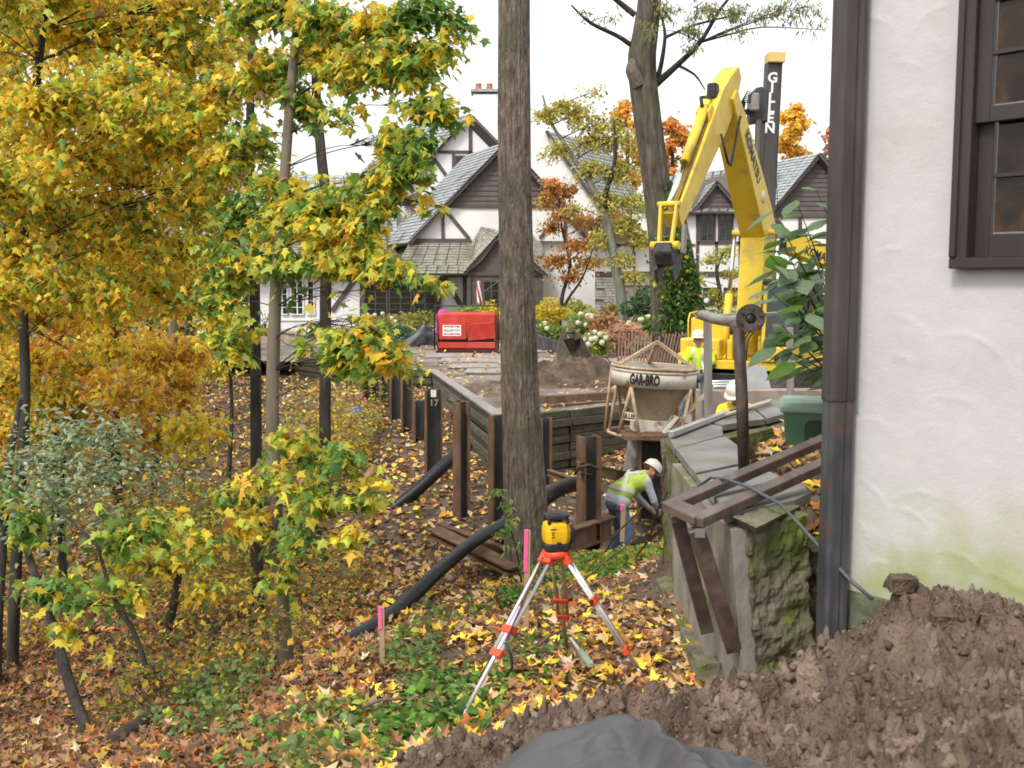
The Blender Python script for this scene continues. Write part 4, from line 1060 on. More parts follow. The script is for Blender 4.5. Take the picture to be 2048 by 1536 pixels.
for k in range(4):                                   # A-frame legs
    a = R_(-128 + 90 * k)
    apex = bc + Vector((rT * .99 * math.cos(a), rT * .99 * math.sin(a), zb - bc.z))
    for s in (-1, 1):
        a2 = a + s * R_(17)
        MB(xf=tilt).tube([apex, bc + Vector((rT * math.cos(a2), rT * math.sin(a2), .01))], .026, 8).build('leg', M_RUSTP, bk)
    am = [bc + Vector((rT * math.cos(a + s * R_(11)), rT * math.sin(a + s * R_(11)), .42 * (zb - bc.z))) for s in (-1, 1)]
    MB(xf=tilt).beam(am[0], am[1], .02, .12).build('name_plate' if k == 0 else 'brace', M_CREAM, bk)
for k in range(2):                                   # verticals at the sides
    a = R_(180 - 8 if k == 0 else 8)
    MB(xf=tilt).tube([bc + Vector((rT * 1.0 * math.cos(a), rT * math.sin(a), zr - bc.z)), bc + Vector((rT * 1.08 * math.cos(a), rT * 1.08 * math.sin(a), .01))], .022, 8).build('side_post', M_RUSTP, bk)
apx = bc + Vector((.02, 0, BZ(683) - bc.z))
for a in (R_(205), R_(-25), R_(90)):                 # lifting bail
    e = bc + Vector((rT * .96 * math.cos(a), rT * .96 * math.sin(a), zr - bc.z + .02))
    MB(xf=tilt).beam(apx, e, .06, .045).build('bail_bar', M_RUSTP, bk)
MB(xf=tilt).tube([apx + Vector((.07 * math.cos(t), 0, .05 + .07 * math.sin(t))) for t in np.linspace(-1.2, 4.3, 14)], .018, 8).build('lifting_eye', M_RUSTY, bk)
MB(xf=tilt).beam(bc + V(-.27, -.28, .25), bc + V(-.16, -.36, .03), .12, .03).build('gate_chute', M_CREAM, bk)
MB(xf=tilt).box(bc + V(.02, -.02, .14), (.62, .5, .20)).build('gate_box', M_CREAM, bk, bevel=.01)
MB(xf=tilt).beam(bc + V(.20, -.36, .06), bc + V(.86, -.30, .82), .07, .05).build('gate_lever', M_RUSTP, bk)
MB(xf=tilt).beam(bc + V(.12, -.40, .04), bc + V(.34, -.36, .34), .12, .03).build('chute_plate', M_CREAM, bk)
MB(xf=tilt).box(bc + V(.05, 0, .02), (.8, .55, .035)).build('gate_plate', M_RUST, bk)
M_INK = mat('black_lettering', [(0.012, 0.012, 0.016), (0.03, 0.03, 0.035)], rough=.6)
def wrap_text(body, size, bold, ang, z, r, parent, name, m, sx=1.0, out=.006):
    tv_, tf_ = text_mesh(body, size, bold, .002)
    vs = []
    for v in tv_:
        a = ang + v.x * sx / r
        vs.append(bc + Vector(((r + out + v.z) * math.cos(a), (r + out + v.z) * math.sin(a), z - bc.z + v.y)))
    m_ = MB(xf=tilt); m_.add(vs, tf_); return m_.build(name, m, parent)
wrap_text('GAR-BRO', .21, .010, R_(-110), BZ(755), rT, bk, 'lettering', M_INK, .50)
a_np = R_(-128); npc = bc + Vector((rT * math.cos(a_np), rT * math.sin(a_np), .42 * (zb - bc.z)))
tv_, tf_ = text_mesh('GILLEN', .10, .003, .002)
ex = Vector((-math.sin(a_np), math.cos(a_np), 0)); en = Vector((math.cos(a_np), math.sin(a_np), 0))
m_ = MB(xf=tilt); m_.add([npc + ex * (v.x * .8) + V(0, 0, v.y) + en * (.0 + v.z) for v in tv_], tf_); m_.build('plate_lettering', M_INK, bk)

# ------------------------------------------------------------------ red power unit with jacket
M_REDP = mat('faded_red_paint', [(0.42, 0.028, 0.02), (0.52, 0.045, 0.03), (0.56, 0.10, 0.075)], rough=.45, scale=1.6, dirt=((0.30, 0.05, 0.03), 4, .6, .8))
M_DRED = mat('dark_red_frame', [(0.10, 0.012, 0.012), (0.17, 0.025, 0.02)], rough=.6, scale=5)
rd = 37.0; kr = rd / F
rc = P(935, 706, rd); rc.z = PLAZA_Z + .05
ru = thing('power_unit', 'red skid-mounted power unit with railing on the terrace', 'power unit', rc)
W_ = 118 * kr
def rb(x0, x1, z0, z1, y0, y1): return ((x0 + x1) / 2, (y0 + y1) / 2, (z0 + z1) / 2), (x1 - x0, y1 - y0, z1 - z0)
def rbox(name, x0, x1, z0, z1, y0, y1, m, bev=.012):
    c, s = rb(x0, x1, z0, z1, y0, y1)
    return MB(xf=Matrix.Translation(rc)).box(c, s).build(name, m, ru, bevel=bev)
hw = W_ / 2
rbox('skid', -hw, hw, .0, .10, -.5, .6, M_DRED)
rbox('lower_panel', -hw + .05, hw - .05, .14, .36, -.46, .55, M_REDP)
rbox('engine_block', -hw + .12, hw - .12, .36, .50, -.35, .5, M_BLACK)
rbox('hood', -hw + .03, hw - .03, .95, 1.38, -.46, .56, M_REDP, .06)
d1 = rbox('side_door', -hw + .08, -.02, .46, 1.02, -.50, -.44, M_REDP)
mb = MB(xf=Matrix.Translation(rc) @ Matrix.Translation((.5, -.50, .74)) @ Matrix.Rotation(R_(-5), 4, 'Y') @ Matrix.Rotation(R_(8), 4, 'X')); mb.box((0, 0, 0), (.96, .04, .58)); mb.build('side_door', M_REDP, ru, bevel=.01)
rbox('end_panel', -hw, -hw + .05, .1, 1.3, -.45, .55, M_DRED); rbox('end_panel', hw - .05, hw, .1, 1.3, -.45, .55, M_DRED)
MB(xf=Matrix.Translation(rc)).tube([(-hw - .1, -.3, .1), (-hw - .1, -.3, 1.62), (hw + .05, -.3, 1.62), (hw + .05, -.3, .1)], .03, 8).build('guard_rail', M_BLACK, ru)
MB(xf=Matrix.Translation(rc)).beam((-hw - .02, -.52, .02), (hw + .02, -.52, .02), .06, .10).build('skid_rail', M_BLACK, ru)
sx0, sx1, sz0, sz1 = -hw + .20, -hw + .84, .58, .96
sg = rbox('sign', sx0, sx1, sz0, sz1, -.515, -.502, M_WHITE, 0)
M_SRED = mat('sign_red', [(0.55, 0.03, 0.03), (0.62, 0.05, 0.05)], rough=.5); M_SBLK = mat('sign_grey', [(0.10, 0.12, 0.14), (0.16, 0.18, 0.2)], rough=.5)
for body, z, sz, m in (('GILLEN CO', .77, .125, M_SBLK),):
    tv_, tf_ = text_mesh(body, sz, .003, .001)
    w0 = max(v.x for v in tv_) * 2; kk = min(1.0, .56 / w0)
    m2 = MB(xf=Matrix.Translation(rc)); m2.add([Vector(((sx0 + sx1) / 2 + v.x * kk, -.518 - v.z, z + v.y)) for v in tv_], tf_); m2.build('sign_lettering', m, sg)
for z in (.905, .645):                               # red print above and below, too small to read
    x = sx0 + .05
    while x < sx1 - .08:
        w = random.Random(int(x * 900)).uniform(.05, .13)
        MB(xf=Matrix.Translation(rc)).box((x + w / 2, -.5165, z), (w, .003, .055)).build('print_block', M_SRED, sg); x += w + .025
# pink jacket over the rail end
jk = P(884, 618, rd - .35)
prof = [(.05, 0), (.13, -.06), (.20, -.25), (.17, -.55), (.22, -.80), (.19, -.92), (.02, -.93)]
vs, fs = [], []; n_ = 20
for i, (r, z) in enumerate(prof):
    for k in range(n_):
        a = 2 * math.pi * k / n_; r2 = r * (1 + .22 * math.sin(3 * a + i) * (i > 1) + .1 * math.sin(7 * a))
        vs.append(jk + Vector((r2 * math.cos(a), r2 * .5 * math.sin(a), z)))
for i in range(len(prof) - 1):
    for k in range(n_): fs.append((i*n_+k, i*n_+(k+1) % n_, (i+1)*n_+(k+1) % n_, (i+1)*n_+k))
m_ = MB(); m_.add(vs, fs, 0, True); m_.build('hung_jacket', mat('magenta_cloth', [(0.42, 0.04, 0.20), (0.55, 0.08, 0.30)], rough=.8, scale=6), label='magenta jacket hung over the end of the red unit railing', cat='jacket')

# silt fences
M_SILT = mat('black_silt_fabric', [(0.012, 0.012, 0.014), (0.03, 0.03, 0.034), (0.10, 0.10, 0.11)], rough=.4, scale=2.5, spec=.6)
def silt(pts, label):
    """pts: (px_top, py_top, px_bot, py_bot, d)"""
    o = thing('silt_fence', label, 'silt fence', P(pts[0][2], pts[0][3], pts[0][4]))
    vs, fs = [], []; kk = 6; n = 0
    rows = []
    for i in range(len(pts) - 1):
        for j in range(8 + (i == len(pts) - 2)):
            t = j / 8; a = [pts[i][q] * (1 - t) + pts[i + 1][q] * t for q in range(5)]
            sag = math.sin(t * math.pi)
            tp, bt = P(a[0], a[1] + 3 * sag, a[4]), P(a[2], a[3], a[4] - .15)
            rows.append([tp.lerp(bt, q / kk) + V(0, -.08 * sag * math.sin(q / kk * 3.14) + .03 * math.sin(q * 2 + i * 3 + j), 0) for q in range(kk + 1)])
    for r in rows: vs += r
    for i in range(len(rows) - 1):
        for q in range(kk): fs.append((i*(kk+1)+q, (i+1)*(kk+1)+q, (i+1)*(kk+1)+q+1, i*(kk+1)+q+1))
    m2 = MB(); m2.add(vs, fs, 0, True); f = m2.build('fabric', M_SILT, o)
    s2 = f.modifiers.new('t', 'SOLIDIFY'); s2.thickness = .01
    for p in pts: MB().beam(P(p[2], p[3] + 2, p[4] + .05), P(p[0], p[1] - 3, p[4] + .05), .04, .04, up=(0, 1, 0)).build('stake_post', M_STAKE, o)
silt([(795, 690, 800, 703, 40.5), (848, 645, 850, 690, 40.5), (880, 668, 885, 692, 40.8), (900, 668, 900, 690, 41)], 'sagging black silt fence left of the red unit')
silt([(1068, 664, 1070, 702, 38.5), (1130, 683, 1138, 716, 35), (1152, 690, 1158, 722, 33)], 'black silt fence sloping down to the digging bucket')

# digging bucket on the ground and spoil beside it
M_BUCK = mat('worn_bucket_steel', [(0.045, 0.035, 0.026), (0.095, 0.075, 0.055), (0.16, 0.13, 0.10)], rough=.65, metal=.2, scale=3, bump=.3)
dk = thing('digging_bucket', 'worn steel excavator bucket standing open on the terrace', 'excavator bucket', P(1165, 740, 30))
bkx = Matrix.Translation(P(1160, 738, 30) + V(-.05, 0, -.02)) @ Matrix.Rotation(R_(32), 4, 'Z') @ Matrix.Rotation(R_(-12), 4, 'X')
prof = [(-.30, .95), (-.48, .60), (-.45, .22), (-.20, .0), (.18, -.02), (.42, .10)]      # (y back.., z)
for s in (-1, 1):
    MB(xf=bkx).prism([(y, z) for y, z in prof] + [(-.16, .98)], (s * .36, 0, 0), (0, -1, 0), (0, 0, 1), (1, 0, 0), .035).build('side_plate', M_BUCK, dk)
mb = MB(xf=bkx)
for (y0, z0), (y1, z1) in zip(prof[:-1], prof[1:]): mb.beam((0, -y0, z0), (0, -y1, z1), .70, .03, up=(0, .3, .9), ext=.02)
mb.build('shell', M_BUCK, dk)
for k in range(5): MB(xf=bkx).beam((-.3 + .15 * k, -.42, .10), (-.3 + .15 * k, -.60, .17), .07, .03).build('tooth', M_GALV, dk)
for s in (-1, 1): MB(xf=bkx).prism([(-.12, .9), (-.42, .85), (-.40, 1.1), (-.22, 1.22), (-.10, 1.1)], (s * .2, 0, 0), (0, -1, 0), (0, 0, 1), (1, 0, 0), .05).build('hinge_lug', M_BUCK, dk)
MB(xf=bkx).tube([(-.22, .22, 1.12), (.22, .22, 1.12)], .05, 10).build('hinge_pin', M_BUCK, dk)
def mound(name, cx, cy, rx, ry, h, base, m, label, cat, seed, amp=.24):
    xs = np.linspace(-1.25, 1.25, 130); X, Y = np.meshgrid(xs, xs)
    r = np.sqrt(X ** 2 + Y ** 2)
    Z = h * np.clip(1 - r ** 2, -.4, 1) + amp * fbm(X * rx, Y * ry, 1.6, 5, seed) + amp * .9 * np.abs(fbm(X * rx, Y * ry, 4, 4, seed + 3))
    o = grid_mesh(name, cx + X * rx, cy + Y * ry, base + Z, m)
    return tag(o, label, cat)
pm = P(1140, 770, 26.5)
mound('spoil_heap', pm.x, pm.y, 1.9, 1.4, .55, PLAZA_Z - .03, mat('tan_clay_spoil', [(0.04, 0.028, 0.018), (0.085, 0.06, 0.04), (0.15, 0.11, 0.072)], rough=.95, scale=2.5, bump=.9, bscale=14), 'low heap of tan clay spoil in front of digging bucket', 'spoil heap', 3)
pm = P(960, 775, 24.2)
mound('spoil_heap', pm.x + .3, pm.y, .8, .9, .22, PLAZA_Z - .02, M_DIRT, 'dark broken earth beside the stepped wall left of trunk', 'spoil heap', 9, .12)
# low concrete barrier right of bucket and bright pipes on it
cb = MB(); cb.beam(P(1395, 815, 20.6), P(1700, 812, 21.6), .35, .72)
cb.build('concrete_barrier', mat('brown_stained_concrete', [(0.20, 0.155, 0.125), (0.30, 0.245, 0.20), (0.36, 0.31, 0.265)], rough=.85, scale=2, bump=.3, bscale=18), bevel=.02, label='low brown stained concrete wall behind the kneeling worker', cat='wall')
for k, (py, dd) in enumerate(((774, 20.7), (769, 20.95), (764, 21.2))):
    MB().tube([P(1398, py, dd), P(1490, py - 2, dd + .1)], .03, 8).build('steel_rod', M_ALU, label=('front', 'middle', 'rear')[k] + ' one of three bright rods lying on the low concrete wall', cat='rod', group='bright rods on the concrete wall')
MB().prism([(-.35, 0), (.35, 0), (.24, .46), (-.28, .48)], P(1508, 776, 21.9) + V(0, 0, .0), (1, 0, 0), (0, .2, .98), (0, 1, 0), .06).build('concrete_plate', mat('grey_plate', [(0.30, .30, .30), (.38, .38, .38)], rough=.7), label='grey plate leaning on the low wall under the excavator', cat='plate')
# snow fence of thin red laths
sf = thing('lath_fence', 'leaning red brown lath snow fence behind the concrete bucket', 'fence', P(1350, 725, 30))
M_LATH = mat('red_brown_lath', [(0.15, 0.075, 0.055), (0.26, 0.15, 0.12), (0.32, 0.22, 0.18)], rough=.85, scale=5)
for k in range(26):
    px = 1236 + k * 6.4; ln = 14 if px > 1300 else 3
    b = P(px, 728, 30.0 + .02 * k); t = P(px + ln, 664 + rs.uniform(-4, 6), 30.0 + .02 * k)
    MB().beam(b, t, .045, .015, up=(0, 1, 0)).build('lath', M_LATH, sf)
for py in (680, 705): MB().tube([P(1236, py, 30.02), P(1410, py + 2, 30.6)], .008, 5).build('tie_wire', M_CABLE, sf)
# ------------------------------------------------------------------ yellow excavator
XA = R_(30)
FW = Vector((-math.sin(XA), -math.cos(XA), 0))        # machine forward
LF = Vector((math.cos(XA), -math.sin(XA), 0))         # machine left (towards the right of the picture)
M_YELD = M_YEL
M_CYL = mat('cylinder_chrome', [(0.70, 0.71, 0.73), (0.80, 0.81, 0.83)], rough=.15, metal=1.0, scale=3)
M_TRACK = mat('track_steel', [(0.018, 0.016, 0.015), (0.05, 0.043, 0.036), (0.09, 0.07, 0.05)], rough=.8, scale=6, bump=.3)
M_CABG = glass_mat('cab_glass', (0.020, 0.028, 0.026), .05)
xb = P(1507, 640, 26.3)
XG = -3.0
xo = Vector((xb.x, xb.y, XG)) - FW * .55 - LF * .05    # swing centre on the ground
ex_ = thing('excavator', 'large yellow crawler excavator with raised boom and dark cab', 'excavator', xo)
def XM(f, l, z): return xo + FW * f + LF * l + Vector((0, 0, z))
Rm = Matrix((LF, -FW, Vector((0, 0, 1)))).transposed()       # local x = left, y = backwards, z = up
def xbox(name, f0, f1, l0, l1, z0, z1, m, bev=.03, parent=None, seg=2):
    return MB().box(XM((f0 + f1) / 2, (l0 + l1) / 2, (z0 + z1) / 2), (l1 - l0, f1 - f0, z1 - z0), Rm).build(name, m, parent or ex_, bevel=bev, seg=seg)
# undercarriage
for s in (-1, 1):
    l0 = s * 1.15
    sh = []
    for f, z in ((-1.9, .25), (-1.7, .05), (1.7, .05), (1.9, .25), (1.98, .45), (1.8, .75), (-1.8, .75), (-1.98, .45)): sh.append((f, z))
    t = MB(); t.prism(sh, XM(0, l0, 0), FW, (0, 0, 1), LF, .55); tr = t.build('track', M_TRACK, ex_, bevel=.03)
    for i in range(26):                                   # shoes
        f = -1.8 + i * .144
        for z, up in ((.035, 1), (.765, 1)):
            MB().box(XM(f, l0, z), (.6, .115, .03), Rm).build('track_shoe', M_TRACK, tr)
    for f in (-1.6, 1.6):
        q = LF.to_track_quat('Z', 'Y').to_matrix()
        MB().lathe([(0, .29), (.30, .29), (.34, .27), (.34, -.27), (0, -.29)], XM(f, l0, .4), 20, axis=q).build('idler', M_TRACK, tr)
xbox('car_body', -1.3, 1.3, -.9, .9, .35, .68, M_BLACK)
MB().lathe([(.62, .66), (.62, .80)], XM(0, 0, 0), 28).build('swing_ring', M_BLACK, ex_)
# upper structure
xbox('deck', -2.1, 1.35, -1.35, 1.35, .78, 1.0, M_YELD, .02)
MB().beam(XM(1.36, 1.28, .84), XM(-2.0, 1.28, .84), .16, .22).build('side_skirt', M_YELD, ex_, bevel=.06, seg=3)
cw = MB()
rings = []
for z, g in ((.74, .92), (.95, 1.0), (1.7, 1.0), (1.95, .93)):
    pts = []
    for k in range(13):
        a = math.pi * (k / 12)
        pts.append(XM(-1.9 - .62 * math.sin(a) * g, 1.35 * math.cos(a) * g, z))
    rings.append(pts)
cw.loft(rings); cw.build('counterweight', M_YELD, ex_, bevel=.04)
xbox('engine_hood', -1.9, -.35, -1.28, 1.25, 1.0, 1.85, M_YELD, .06)
xbox('engine_hood_top', -1.75, -.5, -1.15, 1.1, 1.85, 2.0, M_YELD, .06)
tk = xbox('fuel_tank', -.35, .55, -1.62, -.48, 1.0, 2.02, M_YELD, .07, seg=3)
tb = xbox('tool_box', .55, 1.32, -1.60, -.56, 1.0, 1.52, M_YELD, .05)
xbox('tool_box_step', 1.32, 1.5, -1.58, -.62, .86, 1.16, M_YELD, .03)
MB().lathe([(0, .02), (.035, .02), (.035, -.02)], XM(1.335, -.95, 1.32), 10, axis=FW.to_track_quat('Z', 'Y').to_matrix()).build('lock', M_BLACK, tb)
MB().tube([XM(.6, -1.64, 1.1), XM(.62, -1.64, 1.95), XM(.5, -1.64, 2.12), XM(.0, -1.64, 2.15), XM(-.1, -1.6, 2.0)], .022, 8).build('hand_rail', M_YELD, ex_)
xbox('hose_bank', .4, 1.1, -.45, -.30, 1.0, 1.5, M_YELD, .03)
for k in range(4):
    a = XM(1.0, -.12 + k * .08, 1.25)
    MB().tube([XM(.6, -.2 + k * .1, 1.7), XM(1.15, -.15 + k * .09, 1.55), a + FW * .28, XM(1.05, -.1 + k * .05, .95)], .018, 6).build('hydraulic_hose', M_BLACK, ex_)
for s in (-1, 1): xbox('boom_bracket', .2, 1.05, s * .36 - .04, s * .36 + .04, 1.0, 1.6, M_YELD, .03)
# cab
cabp = xbox('cab', .02, 1.42, .50, 1.32, 1.0, 1.38, M_YELD, .04)
for f in (.06, 1.36):
    for l in (.55, 1.27):
        MB().beam(XM(f - (.0 if f < 1 else 0), l, 1.36), XM(f - (.0 if f < 1 else .16), l, 2.86), .09, .09, up=FW).build('cab_pillar', M_YELD if l < 1 and f > 1 else M_BLACK, cabp, bevel=.01)
xbox('cab_roof', -.02, 1.32, .48, 1.34, 2.85, 3.0, M_BLACK, .05, cabp)
MB().quad(XM(1.37, .6, 1.40), XM(1.37, 1.22, 1.40), XM(1.23, 1.22, 2.84), XM(1.23, .6, 2.84)).build('front_glass', M_CABG, cabp)
MB().quad(XM(.10, 1.285, 1.42), XM(1.33, 1.285, 1.42), XM(1.18, 1.285, 2.84), XM(.10, 1.285, 2.84)).build('side_glass', M_CABG, cabp)
xbox('rear_panel', .0, .05, .56, 1.26, 1.38, 2.3, M_BLACK, .01, cabp)
MB().quad(XM(.02, .545, 1.42), XM(1.3, .545, 1.42), XM(1.15, .545, 2.84), XM(.02, .545, 2.84)).build('inner_glass', M_CABG, cabp)
xbox('seat', .3, .8, .7, 1.15, 1.38, 2.3, M_BLACK, .08, cabp)
xbox('door_rail', .1, 1.36, 1.30, 1.335, 1.36, 1.48, M_YELD, .01, cabp)
MB().beam(XM(.7, 1.31, 1.42), XM(.7, 1.31, 2.84), .05, .06, up=FW).build('door_post', M_BLACK, cabp)
MB().tube([XM(.2, 1.36, 1.6), XM(.2, 1.40, 1.7), XM(.2, 1.40, 2.3), XM(.2, 1.36, 2.4)], .018, 6).build('grab_handle', M_BLACK, cabp)
# boom, built in the machine's own plane
fP = lambda f, z: XM(f, 0.0, z)
def inplane(p):                                          # (forward, height) of a world point
    return (p - xo).dot(FW), p.z - xo.z
Ff = inplane(xb); Ef = (Ff[0] - .42, 4.20); Tf = (Ff[0] + 2.35, 7.02); Wf = (Ff[0] + 5.45, 4.15)
def spine(pts, hh, hw, name, m, parent, bev=.025):
    """box girder through in-plane points; hh half heights, hw half widths"""
    rings = []
    n = len(pts)
    for i, (f, z) in enumerate(pts):
        a = Vector(pts[max(i - 1, 0)]); b = Vector(pts[min(i + 1, n - 1)])
        t = (b - a).normalized(); nn = Vector((-t.y, t.x))
        k = hh[i]
        rings.append([XM(f + nn.x * k * s1, s2 * hw[i], z + nn.y * k * s1) for s1, s2 in ((1, 1), (1, -1), (-1, -1), (-1, 1))])
    mb_ = MB(); mb_.loft(rings); return mb_.build(name, m, parent, bevel=bev, seg=2)
def lerp2(a, b, t): return (a[0] + (b[0] - a[0]) * t, a[1] + (b[1] - a[1]) * t)
bpts = [lerp2(Ff, Ef, -.12), lerp2(Ff, Ef, .1), lerp2(Ff, Ef, .6), lerp2(Ff, Ef, .88), (Ef[0] + .02, Ef[1] + .02), lerp2(Ef, Tf, .12), lerp2(Ef, Tf, .4), lerp2(Ef, Tf, .85), lerp2(Ef, Tf, 1.04)]
boom = spine(bpts, [.25, .31, .40, .46, .48, .46, .41, .28, .18], [.31, .31, .31, .31, .31, .31, .31, .29, .27], 'boom', M_YELD, ex_)
# arm
adir = (Vector(Wf) - Vector(Tf)).normalized()
anr = Vector((-adir.y, adir.x))                          # towards the front / top side
apts = [lerp2(Tf, Wf, -.19), lerp2(Tf, Wf, -.05), lerp2(Tf, Wf, .10), lerp2(Tf, Wf, .22), lerp2(Tf, Wf, .6), lerp2(Tf, Wf, 1.0)]
off = [.20, .18, .16, .12, .08, .05]
apts = [(p[0] + anr.x * o, p[1] + anr.y * o) for p, o in zip(apts, off)]
arm = spine(apts, [.16, .32, .41, .40, .29, .20], [.20, .20, .20, .19, .18, .17], 'arm', M_YELD, ex_)
def cyl(name, a, b, l, frac, r, parent, m=M_YELD, rr=.55):
    A, B = XM(a[0], l, a[1]), XM(b[0], l, b[1])
    m_ = A.lerp(B, frac)
    o = MB().tube([A, m_], r, 14).build(name, m, parent)
    MB().tube([m_, B], r * rr, 12).build('piston_rod', M_CYL, o)
    MB().tube([A - (B - A).normalized() * .02 - LF * .09, A - (B - A).normalized() * .02 + LF * .09], r * .9, 10).build('pin_boss', m, o)
    return o
for l in (-.56, .54):                                   # boom lift cylinders either side
    cyl('boom_cylinder', (Ff[0] + .45, 1.08), (lerp2(Ff, Ef, .98)[0] + .14, lerp2(Ff, Ef, .98)[1]), l, .50, .10, ex_)
MB().tube([XM(lerp2(Ff, Ef, .98)[0] + .14, -.62, lerp2(Ff, Ef, .98)[1]), XM(lerp2(Ff, Ef, .98)[0] + .14, .60, lerp2(Ff, Ef, .98)[1])], .075, 12).build('boom_pin', M_YELD, ex_)
# arm cylinder on the boom's back
bd_ = (Vector(Tf) - Vector(Ef)).normalized(); bn_ = Vector((-bd_.y, bd_.x))
if bn_.y < 0: bn_ = -bn_
s0 = lerp2(Ef, Tf, .30); s0 = (s0[0] + bn_.x * .55, s0[1] + bn_.y * .55)
s1 = lerp2(Tf, Wf, -.19); s1 = (s1[0] + anr.x * .0 - adir.x * .02, s1[1] - adir.y * .02)
cyl('arm_cylinder', s0, s1, 0, .68, .10, ex_)
# bucket cylinder along the front of the arm
c0 = lerp2(Tf, Wf, .30); c1 = lerp2(Tf, Wf, .98)
cyl('bucket_cylinder', (c0[0] + anr.x * .66, c0[1] + anr.y * .66), (c1[0] + anr.x * .40, c1[1] + anr.y * .40), 0, .58, .105, ex_)
for l in (-.1, .1):
    MB().tube([XM(c0[0] + anr.x * .56, l, c0[1] + anr.y * .56), XM(lerp2(Tf, Wf, .65)[0] + anr.x * .42, l, lerp2(Tf, Wf, .65)[1] + anr.y * .42), XM(c1[0] + anr.x * .26, l, c1[1] + anr.y * .26)], .022, 7).build('hydraulic_line', M_RUST, arm)
for s in (-1, 1):
    MB().prism([(-.25, 0), (.25, 0), (.12, .26), (-.12, .26)], XM(c0[0] + anr.x * .42, s * .13, c0[1] + anr.y * .42), FW * adir.x + Vector((0, 0, adir.y)), FW * anr.x + Vector((0, 0, anr.y)), LF, .04).build('cylinder_lug', M_YELD, arm)
ho = lerp2(Tf, Wf, .13)
MB().box(XM(ho[0] + anr.x * .62, 0, ho[1] + anr.y * .62), (.22, .22, .34), Rm).build('swivel_block', M_BLACK, arm, bevel=.03)
MB().tube([XM(ho[0] + anr.x * .6, .0, ho[1] + anr.y * .6 - .1), XM(c0[0] + anr.x * .95, 0, c0[1] + anr.y * .95), XM(c0[0] + anr.x * .7, 0, c0[1] + anr.y * .7 - .2)], .04, 7).build('hydraulic_hose', M_BLACK, arm)
hp0 = lerp2(Tf, Wf, .30)
MB().tube([XM(hp0[0] - anr.x * .0, .24, hp0[1]), XM(hp0[0] - anr.x * .35, .33, hp0[1] - anr.y * .35 - .35), XM(hp0[0] - anr.x * .75, .30, hp0[1] - anr.y * .75 - .1), XM(Tf[0] - .2, .3, Tf[1] - .35)], .03, 7).build('hydraulic_hose', M_BLACK, arm)
# linkage and quick hitch at the arm end
we = lerp2(Tf, Wf, 1.0)
lk0 = (c1[0] + anr.x * .40, c1[1] + anr.y * .40)
hitch = (we[0] + .22, we[1] - .48)
MB().tube([XM(lk0[0], -.24, lk0[1]), XM(lk0[0], .24, lk0[1])], .06, 12).build('linkage_pin', M_YELD, arm)
for l in (-.17, .17):
    MB().beam(XM(lk0[0], l, lk0[1]), XM(hitch[0] + .18, l * .75, hitch[1] - .05), .06, .12, up=FW).build('linkage_bar', M_YELD, arm, bevel=.01)
    MB().beam(XM(lk0[0], l * 1.0, lk0[1]), XM(we[0] + anr.x * .05 + .02, l, we[1] + .12), .05, .12, up=FW).build('guide_link', M_YELD, arm)
M_HITCH = mat('dark_hitch_steel', [(0.02, 0.019, 0.018), (0.05, 0.046, 0.042), (0.11, 0.09, 0.07)], rough=.5, metal=.4, scale=6)
MB().prism([(-.32, .1), (.30, .16), (.36, -.05), (.22, -.30), (-.10, -.34), (-.36, -.12)], XM(hitch[0], 0, hitch[1] - .10), FW, (0, 0, 1), LF, .38).build('quick_hitch', M_HITCH, ex_, bevel=.03)
MB().tube([XM(hitch[0] + .18, -.3, hitch[1] + .0), XM(hitch[0] + .18, .3, hitch[1] + .0)], .085, 12).build('hitch_pin', M_YELD, ex_)
for l in (-.17, .17): MB().prism([(-.2, -.1), (.05, .1), (.32, -.2), (.2, -.46), (.0, -.36)], XM(hitch[0] - .05, l, hitch[1] - .28), FW, (0, 0, 1), LF, .07).build('hook_plate', M_HITCH, ex_, bevel=.01)
MB().beam(XM(we[0] - .05, .24, we[1] - .05), XM(hitch[0] - .2, .24, hitch[1] - .15), .06, .16, up=FW).build('side_link', M_GALV, ex_)
# maker's name on the boom side
tv_, tf_ = text_mesh('KOMATSU', .40, .010, .003)
tc0 = lerp2(Ef, Tf, .58); dn = -bd_
ux = FW * dn.x + Vector((0, 0, dn.y)); uy = FW * bn_.x + Vector((0, 0, bn_.y))
pc_ = XM(tc0[0], .312, tc0[1])
if ux.cross(uy).dot(LF) < 0: uy = -uy
M_NAVY = mat('navy_lettering', [(0.008, 0.010, 0.03), (0.02, 0.022, 0.05)], rough=.5)
m_ = MB(); m_.add([pc_ + ux * (v.x * .80) + uy * (v.y * 1.0 + .02) + LF * (v.z + .002) for v in tv_], tf_); m_.build('lettering', M_NAVY, boom)
wd = lerp2(Ef, Tf, .27)
MB().lathe([(0, .004), (.16, .004), (.16, -.004)], XM(wd[0] + bn_.x * .05, .314, wd[1] + bn_.y * .05), 16, axis=LF.to_track_quat('Z', 'Y').to_matrix()).build('worn_patch', mat('pale_worn_paint', [(0.62, 0.56, 0.40), (0.70, 0.65, 0.5)], rough=.6), boom)

